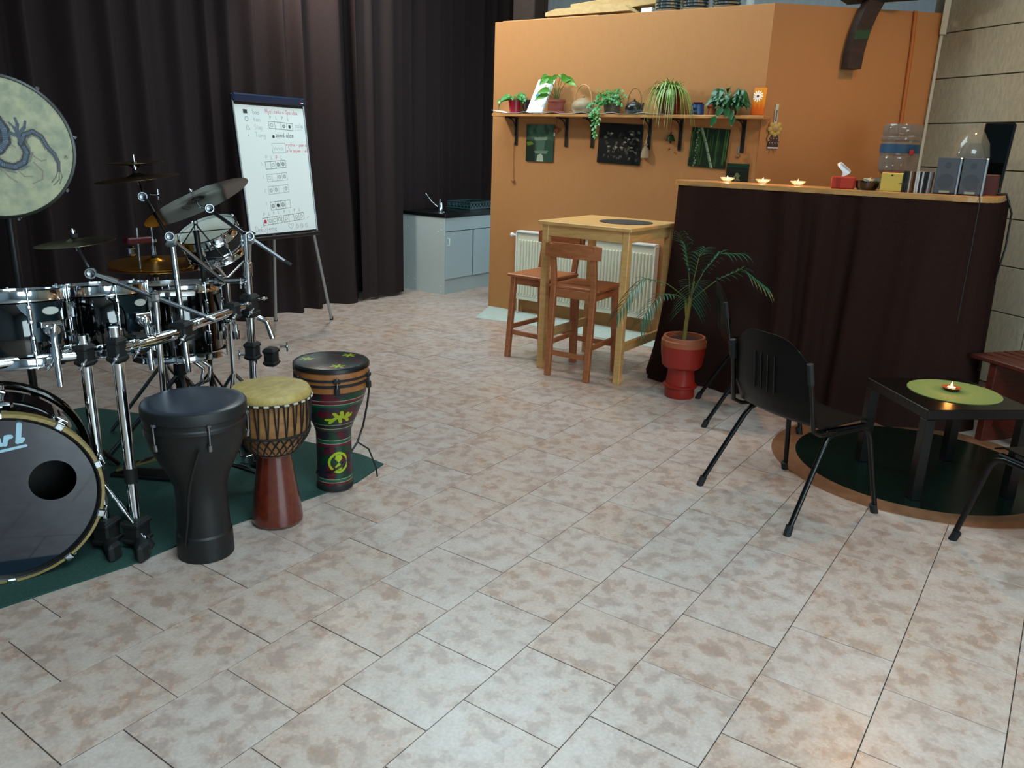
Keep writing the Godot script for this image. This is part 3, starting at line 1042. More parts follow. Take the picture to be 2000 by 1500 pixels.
	g.slab(PP([-0.02, 0.0, 0.02, 0.0, 0.012, 0.022, 0.0, 0.014, -0.012, 0.022]), 0.047, 0.053)
	g.X = Transform3D(Basis.IDENTITY, V(-0.005, 0.028, -0.001))
	g.slab(PP([-0.02, 0.0, 0.02, 0.0, 0.014, 0.024, 0.0, 0.016, -0.014, 0.024]), 0.04, 0.053)
	part(t, "opening", g, mat(Color(0.02, 0.02, 0.03), 0.9), "dark cut-out for the tealight")
	g = G.new()
	g.lathe([Vector2(0, 0.08), Vector2(0.03, 0.08), Vector2(0.042, 0.09), Vector2(0.038, 0.09), Vector2(0, 0.084)], 20)
	part(t, "dish", g, mat(Color(0.55, 0.1, 0.08), 0.4))
	# little clay candle house
	t = thing("candle_holder", "tiny clay candle holder beside the blue oil burner", "candle holder", V(-2.545, sy, -6.36))
	g = G.new()
	g.lathe([Vector2(0, 0), Vector2(0.035, 0), Vector2(0.03, 0.05), Vector2(0.045, 0.06), Vector2(0.045, 0.075), Vector2(0.03, 0.08), Vector2(0, 0.08)], 20)
	part(t, "body", g, mat(Color(0.6, 0.3, 0.15), 0.6))
	# dark bushy plant
	t = potted("potted_plant", "dark bushy plant with glossy drooping leaves at the shelf's right end", V(-2.405, sy, -6.345), pot_profile(0.06, 0.075, 0.1, 0.005, 0.015), mat(Color(0.12, 0.08, 0.06), 0.5), 0.066, 0.085)
	g = G.new()
	s = G.new()
	for i in 95:
		var a := rng.randf() * TAU
		var up := rng.randf_range(-0.1, 1.1)
		var d := V(cos(a), up, sin(a) * 0.55 + 0.2).normalized()
		var p := V(0, 0.085, 0) + d * rng.randf_range(0.05, 0.135)
		s.tube([V(0, 0.08, 0), p], 0.0017, 5)
		g.leaf(p, V(cos(a), 0.15, sin(a) * 0.5 + 0.3), rng.randf_range(0.06, 0.09), rng.randf_range(0.042, 0.06), rng.randf_range(0.5, 1.1), 0.2, 6, 0.65, V(cos(a) * 0.3, 0.5, 0.9))
	for c in [[V(-0.02, 0.05, 0.1), V(-0.3, -1, 0.3)], [V(-0.06, -0.02, 0.115), V(-0.3, -1, 0.1)], [V(0.06, 0.03, 0.1), V(0.2, -1, 0.3)], [V(0.08, -0.01, 0.112), V(0.0, -1, 0.1)], [V(0.03, 0.05, 0.1), V(0, -1, 0.2)]]:
		s.tube([V(0, 0.09, 0.03), c[0] + V(0, 0.05, -0.01), c[0]], 0.002, 5)
		g.leaf(c[0], c[1], 0.085, 0.055, 0.0, 0.2, 6, 0.6, V(0, 0, 1))
	part(t, "foliage", g, M.leaf_dark)
	part(t, "stem", s, M.stem)
	# orange card with a painted daisy
	ink = Ink.new(96, 192, Color(0.85, 0.5, 0.08))
	for y in 192:
		for x in 96:
			ink.im.set_pixel(x, y, Color(0.86, 0.52, 0.08).lerp(Color(0.82, 0.36, 0.06), smoothstep(0.45, 0.8, y / 192.0 + 0.08 * sin(x * 0.2))))
	for i in 12:
		var a := TAU * i / 12.0
		ink.line([Vector2(0.36, 0.62) + Vector2(cos(a), sin(a)) * 0.1, Vector2(0.36, 0.62) + Vector2(cos(a), sin(a)) * 0.38], 0.05, Color(0.93, 0.92, 0.88))
	ink.dot(Vector2(0.36, 0.62), 0.1, Color(0.5, 0.12, 0.08))
	g = G.new()
	g.box(Vector3.ZERO, V(0.1, 0.2, 0.012), 0.002)
	for i in g.v.size():
		g.t[i] = Vector2(g.v[i].x / 0.1 + 0.5, 0.5 - g.v[i].y / 0.2)
	var o := solo("daisy_plaque", "upright orange plaque painted with a white daisy at the shelf end", "plaque", g, mat(Color.WHITE, 0.35, 0.0, {"albedo_texture": ink.tex()}), V(-2.185, sy + 0.1, -6.385))
	o.rotation = V(-0.12, -0.05, 0)


func teapot(label: String, at: Vector3, r: float, h: float, m: Material, hm: Material, hoop: float):
	var t := thing("teapot", label, "teapot", at)
	var g := G.new()
	var pr := [Vector2(0, 0), Vector2(r * 0.62, 0)]
	for i in 9:
		var a := -0.95 + 2.15 * i / 8.0
		pr.append(Vector2(r * (0.28 + 0.72 * cos(a)), h * (0.43 + 0.5 * sin(a))))
	g.lathe(pr, 28, 1.0)
	part(t, "body", g, m)
	g = G.new()
	g.lathe([Vector2(0, h * 0.86), Vector2(r * 0.55, h * 0.86), Vector2(r * 0.52, h * 0.92), Vector2(r * 0.3, h * 1.0), Vector2(r * 0.1, h * 1.03), Vector2(r * 0.13, h * 1.12), Vector2(0, h * 1.18)], 24, 0.8)
	part(t, "lid", g, m)
	g = G.new()
	g.tube([V(r * 0.8, h * 0.45, 0), V(r * 1.05, h * 0.6, 0.01), V(r * 1.2, h * 0.86, 0.015)], [r * 0.2, r * 0.14, r * 0.1], 10)
	part(t, "spout", g, m)
	g = G.new()
	var q := []
	for i in 15:
		var a := PI * i / 14.0
		q.append(V(-cos(a) * r * 0.86, h * 0.7 + sin(a) * (hoop - h * 0.7), 0))
	g.tube(q, r * 0.055, 8)
	part(t, "handle", g, hm, "cane hoop handle")


func picture(called: String, label: String, c: Vector3, w: float, h: float, ink: Ink, frame := 0.0, tilt := 0.0):
	var t := thing(called, label, "picture", c)
	t.rotation.z = tilt
	var g := G.new()
	g.box(V(0, 0, 0.004), V(w, h, 0.012), 0.002)
	part(t, "backing", g, M.black)
	g = G.new()
	g.quad(V(-w / 2 + frame, -h / 2 + frame, 0.0115), V(w / 2 - frame, -h / 2 + frame, 0.0115), V(w / 2 - frame, h / 2 - frame, 0.0115), V(-w / 2 + frame, h / 2 - frame, 0.0115), Vector3.BACK, Vector2(0, 1), Vector2(1, 1), Vector2(1, 0), Vector2(0, 0))
	part(t, "print", g, mat(Color.WHITE, 0.4, 0.0, {"albedo_texture": ink.tex()}))


func build_wall_hangings():
	var wz := -6.448
	# green misty print: a pale basin and fall of water among leaves
	var ink := Ink.new(128, 140, Color(0.16, 0.27, 0.2))
	ink.poly(P([0, .45, .3, .5, .35, 1.1, 0, 1.1]), Color(0.06, 0.14, 0.1))
	for i in 60:
		ink.dot(Vector2(rng.randf_range(0.15, 1.0), rng.randf_range(0, 0.4)), rng.randf_range(0.03, 0.1), Color(0.36, 0.46, 0.38), 0.25)
	ink.poly(P([.02, .52, .2, .5, .3, .58, .05, .64]), Color(0.42, 0.52, 0.08), 0.8)
	ink.poly(P([.28, .38, .78, .36, .74, .46, .32, .47]), Color(0.5, 0.56, 0.5), 0.9)
	ink.poly(P([.36, .47, .7, .46, .66, .78, .4, .78]), Color(0.3, 0.4, 0.34), 0.9)
	ink.poly(P([.3, .78, .82, .76, .76, .86, .36, .86]), Color(0.42, 0.5, 0.43), 0.9)
	ink.poly(P([.44, .9, .56, .86, .64, .92, .66, 1.1, .4, 1.1]), Color(0.62, 0.66, 0.6))
	picture("art_print", "green misty print of a fountain under the shelf's left end", V(-4.21, 1.605, wz), 0.3, 0.325, ink)
	# black framed photograph of tea things on a crowded table
	ink = Ink.new(160, 128, Color(0.03, 0.028, 0.025))
	for i in 90:
		var p := Vector2(rng.randf_range(0.12, 0.9), rng.randf_range(0.12, 0.68))
		var c := Color(0.52, 0.5, 0.44) * rng.randf_range(0.2, 1.0)
		ink.poly([p, p + Vector2(rng.randf_range(0.02, 0.08), 0.0), p + Vector2(rng.randf_range(0.01, 0.07), rng.randf_range(0.02, 0.07)), p + Vector2(0, rng.randf_range(0.01, 0.07))], c, 0.8)
	for p in [Vector2(.62, .36), Vector2(.7, .3), Vector2(.25, .46), Vector2(.42, .47), Vector2(.55, .47), Vector2(.78, .46), Vector2(.75, .2), Vector2(.3, .2)]:
		ink.poly([p + Vector2(-.045, 0), p + Vector2(0, -.02), p + Vector2(.045, 0), p + Vector2(0, .022)], Color(0.62, 0.6, 0.54))
	picture("framed_photo", "black framed photo of a crowded tea table under the shelf", V(-3.385, 1.62, wz), 0.42, 0.335, ink, 0.0, -0.03)
	# bamboo print
	ink = Ink.new(160, 160, Color(0.05, 0.14, 0.06))
	for i in 22:
		var x := rng.randf()
		ink.line([Vector2(x, rng.randf() * 0.3), Vector2(x + rng.randf_range(-0.02, 0.02), rng.randf_range(0.4, 1.0))], rng.randf_range(0.006, 0.016), Color(0.1, 0.28, 0.1).lerp(Color(0.35, 0.5, 0.2), rng.randf()), 0.7)
	for i in 16:
		ink.dot(Vector2(0.17 + 0.02 * sin(i * 2.0), i * 0.065), rng.randf_range(0.014, 0.034), Color(0.5, 0.6, 0.48), 0.8)
	ink.line(P([.22, -.05, .42, .4, .5, .62, .66, 1.05]), 0.035, Color(0.42, 0.5, 0.38))
	ink.line(P([.24, -.05, .44, .4, .52, .62, .68, 1.05]), 0.012, Color(0.6, 0.66, 0.55))
	for p in [[.39, .36, .46, .33], [.49, .63, .56, .6], [.58, .86, .65, .83]]:
		ink.line(P(p), 0.008, Color(0.15, 0.22, 0.12))
	picture("bamboo_print", "print of bright bamboo stems on dark green under the shelf", V(-2.575, 1.61, wz), 0.32, 0.305, ink, 0.0, -0.045)
	# dark green notice
	ink = Ink.new(128, 108, Color(0.06, 0.09, 0.06))
	ink.poly(P([0, 0, 1, 0, 1, .16, 0, .16]), Color(0.04, 0.2, 0.13))
	for i in 9:
		ink.line([Vector2(.14 + i * .08, .29), Vector2(.19 + i * .08, .29 + .02 * sin(i * 2.0))], 0.012, Color(0.2, 0.24, 0.16), 0.8)
	ink.dot(Vector2(.5, .47), 0.09, Color(0.4, 0.41, 0.32))
	write(ink, "OK", Vector2(.38, .5), 0.2, 0.03, Color(0.42, 0.43, 0.34))
	picture("notice", "small dark green notice with pale emblem low on the orange wall", V(-2.315, 1.42, wz), 0.18, 0.155, ink)

	# cord with a wooden bead
	var t := thing("pull_cord", "thin cord with a wooden bead hanging from the first bracket", "cord", V(-4.5, 1.6, -6.44))
	var g := G.new()
	g.rod(V(0, 0, 0), V(0.005, -0.33, 0), 0.0025, 6)
	part(t, "cord", g, mat(Color(0.5, 0.3, 0.14), 0.8))
	g = G.new()
	g.ball(V(0.006, -0.345, 0.006), 0.016)
	part(t, "bead", g, M.pine_dark)
	# clay ornament
	t = thing("clay_ornament", "little clay teapot ornament hanging beside the green print", "ornament", V(-4.03, 1.72, -6.43))
	g = G.new()
	g.rod(V(0, 0.025, 0), V(0.0, 0.1, 0), 0.0015, 6)
	part(t, "thread", g, M.stem)
	g = G.new()
	g.ball(V(0, 0, 0), 0.03, 16, 0.8)
	g.tube([V(0.025, 0, 0), V(0.045, 0.005, 0), V(0.05, 0.02, 0)], [0.01, 0.007, 0.005], 8)
	g.lathe([Vector2(0.014, 0.02), Vector2(0.008, 0.032), Vector2(0, 0.036)], 12)
	part(t, "body", g, mat(Color(0.5, 0.24, 0.13), 0.6))
	# small white tag
	g = G.new()
	g.box(V(0, 0, 0), V(0.012, 0.035, 0.002))
	solo("paper_tag", "tiny white tag stuck at the edge of the green print", "tag", g, M.paper, V(-4.052, 1.69, -6.432))
	# cloth sachet
	t = thing("sachet", "small pale cloth sachet hanging beside the black framed photo", "sachet", V(-3.13, 1.575, -6.425))
	g = G.new()
	g.lathe([Vector2(0, -0.065), Vector2(0.036, -0.062), Vector2(0.034, -0.02), Vector2(0.026, 0.012), Vector2(0.012, 0.03), Vector2(0.02, 0.048), Vector2(0.012, 0.055), Vector2(0, 0.05)], 14, 0.9)
	part(t, "pouch", g, mat(Color(0.6, 0.52, 0.42), 0.9))
	g = G.new()
	g.rod(V(0, 0.05, 0), V(0.01, 0.13, 0), 0.0015, 6)
	part(t, "thread", g, M.paper)
	# green bell
	t = thing("hanging_bell", "green bell on a red thread hanging under the shelf", "bell", V(-2.905, 1.655, -6.42))
	g = G.new()
	g.lathe([Vector2(0.042, 0), Vector2(0.036, 0.008), Vector2(0.026, 0.035), Vector2(0.018, 0.05), Vector2(0, 0.056)], 20, 0.9)
	part(t, "bell", g, mat(Color(0.06, 0.2, 0.1), 0.35))
	g = G.new()
	g.rod(V(0, 0.05, 0), V(0, 0.16, 0), 0.0018, 6)
	g.rod(V(0, 0.0, 0), V(-0.005, -0.06, 0), 0.001, 6)
	g.ball(V(0, 0.063, 0), 0.008)
	part(t, "thread", g, mat(Color(0.5, 0.1, 0.08), 0.7))
	g = G.new()
	g.ball(V(0, -0.01, 0), 0.009)
	g.ball(V(-0.005, -0.065, 0), 0.008)
	part(t, "clapper", g, mat(Color(0.2, 0.08, 0.05), 0.5))
	# key ring with a shell
	t = thing("key_ring", "metal key ring with a small shell hanging from the last bracket", "key ring", V(-2.315, 1.565, -6.41))
	g = G.new()
	for k in 3:
		g.rod(V(-0.01 + k * 0.008, 0.06, 0), V(-0.008 + k * 0.006, 0.015, 0.004), 0.0025, 6)
	part(t, "ring", g, M.steel)
	g = G.new()
	g.ball(V(0, -0.01, 0), 0.021, 14, 0.85)
	part(t, "shell", g, mat(Color(0.5, 0.38, 0.22), 0.35))

	# doll hanging on the right half of the partition: wooden spoon tag, straw hair, dotted dress
	var q := V(-2.09, 1.62, -6.52)
	var nn := V(0.677, 0, 0.736)
	t = thing("hanging_doll", "flat doll with straw hair and brown dotted dress hung on the wall", "doll")
	t.transform = Transform3D(Basis(V(0.736, 0, -0.677), Vector3.UP, nn), q + nn * 0.008)
	ink = Ink.new(96, 128, Color(0.24, 0.17, 0.16))
	for i in 12:
		ink.dot(Vector2(0.12 + 0.26 * (i % 4) + 0.1 * (i / 4 % 2), 0.15 + 0.36 * (i / 4)), 0.035, Color(0.85, 0.82, 0.78))
	ink.poly(P([0, 1.2, 1, 1.2, 1, 1.4, 0, 1.4]), Color(0.75, 0.72, 0.76))
	g = G.new()
	g.slab(PP([-0.045, 0.0, 0.045, 0.0, 0.032, 0.09, 0.012, 0.125, -0.012, 0.125, -0.032, 0.09]), 0.0, 0.014)
	for i in g.v.size():
		g.t[i] = Vector2(g.v[i].x / 0.09 + 0.5, 1.0 - g.v[i].y / 0.125)
	part(t, "dress", g, mat(Color.WHITE, 0.8, 0.0, {"albedo_texture": ink.tex()}), "brown dress with white dots")
	g = G.new()
	g.X = Transform3D(Basis.IDENTITY, V(0, 0.155, 0.01))
	g.ball(V(0, 0, 0), 0.034, 14)
	for c in [[-0.04, -0.01], [0.04, -0.01], [-0.03, 0.022], [0.03, 0.022], [-0.025, -0.035], [0.025, -0.035], [0.0, -0.05]]:
		g.ball(V(c[0], c[1], 0), 0.021, 10)
	part(t, "hair", g, mat(Color(0.72, 0.62, 0.35), 0.9))
	g = G.new()
	g.ball(V(0, 0.155, 0.03), 0.018, 12)
	part(t, "face", g, mat(Color(0.7, 0.58, 0.42), 0.8))
	g = G.new()
	for sx in [-1.0, 1.0]:
		g.tube([V(sx * 0.03, 0.11, 0.008), V(sx * 0.047, 0.075, 0.008), V(sx * 0.04, 0.055, 0.01)], 0.01, 8)
		g.rod(V(sx * 0.014, 0.0, 0.007), V(sx * 0.02, -0.035, 0.007), 0.003, 6)
	part(t, "limbs", g, mat(Color(0.66, 0.5, 0.32), 0.8))
	g = G.new()
	g.box(V(0.0, 0.255, 0.004), V(0.026, 0.15, 0.006), 0.002)
	part(t, "stick", g, mat(Color(0.75, 0.74, 0.66), 0.6), "pale flat stick with print")
	g = G.new()
	g.box(V(0.0, 0.245, 0.008), V(0.012, 0.085, 0.002))
	part(t, "print", g, mat(Color(0.35, 0.42, 0.42), 0.6))


func build_radiator():
	var t := thing("radiator", "white ribbed panel radiator low on the orange wall behind the bar table", "radiator", V(-3.66, 0.14, -6.4))
	var w := 1.45
	var h := 0.645
	var g := G.new()
	g.box(V(0, h / 2, 0), V(w, h, 0.05), 0.006)
	part(t, "panel", g, M.cream)
	g = G.new()
	var n := 43
	for i in n:
		var x := -w / 2 + 0.04 + (w - 0.08) * i / (n - 1)
		g.box(V(x, h / 2 - 0.005, 0.03), V(0.019, h - 0.12, 0.022), 0.007)
	part(t, "ribs", g, M.cream)
	g = G.new()
	for i in n + 1:
		var x := -w / 2 + 0.024 + (w - 0.08) * i / (n - 1) - 0.001
		g.box(V(x, 0.045, 0.0265), V(0.016, 0.012, 0.008), 0.003)
	part(t, "spot_weld", g, M.white_paint)
	g = G.new()
	g.box(V(0, h + 0.008, 0.0), V(w, 0.016, 0.085), 0.003)
	g.box(V(-w / 2, h / 2, 0.0), V(0.012, h, 0.08), 0.003)
	g.box(V(w / 2, h / 2, 0.0), V(0.012, h, 0.08), 0.003)
	part(t, "casing", g, M.white_paint)
	g = G.new()
	g.rod(V(-w / 2 - 0.01, h - 0.03, 0.02), V(-w / 2 - 0.05, h - 0.03, 0.02), 0.011)
	g.ball(V(-w / 2 - 0.06, h - 0.03, 0.02), 0.022, 14)
	part(t, "valve", g, M.white_paint)
	g = G.new()
	g.tube([V(-w / 2 + 0.03, 0.06, 0.0), V(-w / 2 - 0.02, 0.06, 0.0), V(-w / 2 - 0.025, 0.0, 0.0), V(-w / 2 - 0.025, -0.13, 0.0)], 0.009, 10)
	g.tube([V(-w / 2 + 0.03, 0.03, 0.02), V(-w / 2 + 0.03, -0.13, 0.02)], 0.009, 10)
	part(t, "pipe", g, M.cream)


func build_sink():
	var x0 := -6.08
	var x1 := -5.485
	var z0 := -7.62
	var z1 := -6.62
	var t := thing("sink_cabinet", "pale grey-blue kitchen base cabinet with two doors standing behind the partition", "cabinet", V((x0 + x1) / 2, 0, (z0 + z1) / 2))
	var wh := mat(Color(0.74, 0.8, 0.82), 0.4)
	var hx := (x1 - x0) / 2
	var hz := (z1 - z0) / 2
	var g := G.new()
	for sg in [1.0, -1.0]:
		g = G.new()
		g.box(V(0, 0.41, sg * (hz - 0.009)), V(hx * 2, 0.82, 0.018), 0.002)
		part(t, "side_panel", g, mat(Color(0.7, 0.74, 0.74), 0.5))
	g = G.new()
	g.box(V(-0.01, 0.41, 0), V(hx * 2 - 0.03, 0.8, hz * 2 - 0.036))
	part(t, "body", g, mat(Color(0.3, 0.33, 0.34), 0.8))
	g = G.new()
	g.box(V(hx - 0.012, 0.745, 0), V(0.02, 0.14, hz * 2 - 0.038), 0.002)
	part(t, "front_rail", g, wh)
	g = G.new()
	g.box(V(hx - 0.03, 0.08, 0), V(0.018, 0.16, hz * 2 - 0.038), 0.002)
	part(t, "plinth", g, mat(Color(0.7, 0.74, 0.74), 0.5))
	for k in 2:
		g = G.new()
		var c := 0.24 if k == 0 else -0.245
		g.box(V(hx - (0.016 if k == 0 else 0.004), 0.415, c), V(0.018, 0.505, 0.475), 0.002)
		var d := part(t, "door", g, wh)
		if k == 0:
			g = G.new()
			g.tube([V(hx - 0.01, 0.6, 0.44), V(hx + 0.02, 0.598, 0.44), V(hx + 0.022, 0.53, 0.44), V(hx - 0.01, 0.527, 0.44)], 0.005, 8)
			part(d, "handle", g, M.white_paint)
	g = G.new()
	for c in [[0.05, 0.76], [0.05, 0.69], [0.09, 0.67], [0.05, 0.09], [0.05, 0.03], [0.42, 0.13], [0.52, 0.14], [0.52, 0.7]]:
		g.rod(V(hx - c[0], c[1], hz), V(hx - c[0], c[1], hz + 0.004), 0.006, 8)
	part(t, "screw_cap", g, M.white_paint)
	# worktop with basin
	t = thing("sink_worktop", "black worktop with an inset sink on the pale cabinet", "worktop", V((x0 + x1) / 2, 0.82, (z0 + z1) / 2 - 0.2))
	g = G.new()
	g.box(V(0.0, 0.019, 0.0), V(hx * 2 + 0.03, 0.038, hz * 2 + 0.42), 0.004)
	part(t, "top", g, mat(Color(0.05, 0.055, 0.06), 0.3))
	g = G.new()
	g.box(V(0.0, 0.04, 0.05), V(0.36, 0.006, 0.55), 0.003)
	part(t, "sink_rim", g, mat(Color(0.16, 0.19, 0.2), 0.25, 0.7))
	# tap
	t = thing("sink_tap", "chrome mixer tap with a long raised lever at the sink", "tap", V(-5.72, 0.858, -6.82))
	g = G.new()
	g.lathe([Vector2(0, 0), Vector2(0.055, 0), Vector2(0.055, 0.006), Vector2(0.028, 0.012), Vector2(0.024, 0.09), Vector2(0.02, 0.1), Vector2(0, 0.1)], 20)
	part(t, "base", g, M.chrome)
	g = G.new()
	g.tube([V(0, 0.03, 0), V(-0.08, 0.11, 0.05), V(-0.13, 0.175, 0.07), V(-0.14, 0.185, 0.075)], [0.01, 0.008, 0.007, 0.01], 10)
	part(t, "spout", g, M.chrome)
	g = G.new()
	g.rod(V(0, 0.09, 0), V(0.0, 0.14, 0.0), 0.014)
	part(t, "lever", g, M.chrome)
	# dark green plastic dish rack
	t = thing("dish_rack", "dark teal plastic dish drainer tray on the black worktop", "dish rack", V(-5.83, 0.862, -7.52))
	var teal := mat(Color(0.13, 0.24, 0.26), 0.35)
	g = G.new()
	g.box(V(0, 0.008, 0), V(0.36, 0.012, 0.52), 0.004)
	part(t, "tray", g, teal)
	g = G.new()
	for sx in [-1.0, 1.0]:
		g.box(V(sx * 0.165, 0.075, 0), V(0.012, 0.02, 0.47), 0.004)
		g.box(V(sx * 0.165, 0.025, 0), V(0.012, 0.03, 0.47), 0.004)
		for i in 9:
			g.box(V(sx * 0.165, 0.05, -0.225 + i * 0.0562), V(0.012, 0.06, 0.03), 0.003)
		g.box(V(0, 0.075, sx * 0.23), V(0.33, 0.02, 0.012), 0.004)
		g.box(V(0, 0.025, sx * 0.23), V(0.33, 0.03, 0.012), 0.004)
		for i in 7:
			g.box(V(-0.15 + i * 0.05, 0.05, sx * 0.23), V(0.026, 0.06, 0.012), 0.003)
	part(t, "basket", g, teal)


const BAR_Y := 1.385


func build_bar():
	var t := thing("tea_bar", "tall bar counter with a wooden top skirted by a dark brown drape", "bar counter", V(0, 0, 0))
	# wooden top with rounded ends (plan in x, -z)
	var pl := PackedVector2Array()
	for i in 13:
		var a := PI / 2 + PI * i / 12.0
		pl.append(Vector2(-2.2 + cos(a) * 0.19, 5.46 + sin(a) * 0.19))
	for i in 9:
		var a := -PI / 2 + PI / 2 * i / 8.0
		pl.append(Vector2(-0.58 + cos(a) * 0.19, 5.46 + sin(a) * 0.19))
	pl.append(Vector2(-0.39, 5.95))
	pl.append(Vector2(-0.75, 5.95))
	pl.append(Vector2(-0.75, 5.65))
	var g := G.new()
	g.X = Transform3D(Basis(V(1, 0, 0), V(0, 0, -1), V(0, 1, 0)), V(0, BAR_Y - 0.03, 0))
	g.slab(pl, 0.0, 0.03)
	part(t, "counter_top", g, M.counter)
	g = G.new()
	g.box(V(-1.4, 0.67, -5.5), V(1.5, 1.34, 0.24))
	g.box(V(-0.56, 0.67, -5.7), V(0.2, 1.34, 0.4))
	part(t, "carcass", g, M.red_wood)
	# drape round the left end, the front and the right end
	var line := [Vector2(-2.325, -5.43), Vector2(-2.325, -5.37), Vector2(-2.28, -5.31), Vector2(-2.15, -5.295), Vector2(-1.4, -5.295), Vector2(-0.62, -5.295), Vector2(-0.47, -5.33), Vector2(-0.425, -5.45), Vector2(-0.42, -5.9)]
	var lens := [0.0]
	for i in line.size() - 1:
		lens.append(lens[i] + line[i].distance_to(line[i + 1]))
	var total: float = lens[-1]
	var f := func(u: float, v: float) -> Vector3:
		var s := u * total
		var i := 0
		while i < line.size() - 2 and s > lens[i + 1]:
			i += 1
		var k: float = (s - lens[i]) / (lens[i + 1] - lens[i])
		var p: Vector2 = line[i].lerp(line[i + 1], k)
		var nrm := Vector2.ZERO
		for j in [-0.06, 0.06]:
			var ss := clampf(s + j, 0.001, total - 0.001)
			var i2 := 0
			while i2 < line.size() - 2 and ss > lens[i2 + 1]:
				i2 += 1
			var dd: Vector2 = (line[i2 + 1] - line[i2]).normalized()
			nrm += Vector2(-dd.y, dd.x)
		nrm = nrm.normalized()
		var low := 1.0 - v
		var fold := 0.5 + 0.5 * fold_profile(s * 0.85 + 0.05 * low * sin(s * 5.0), 3.3)
		var out := 0.006 + fold * (0.05 + 0.05 * low) + 0.075 * low * low * smoothstep(0.1, 0.6, total - s)
		# the cloth kicks out where it meets the floor at the left corner
		out += 0.06 * pow(low, 7.0) * exp(-pow((s - 0.22) / 0.2, 2.0))
		return V(p.x + nrm.x * out, 0.006 + v * 1.35, p.y + nrm.y * out)
	g = G.new()
	g.sheet(260, 26, f, 0.004)
	part(t, "drape", g, M.drape)


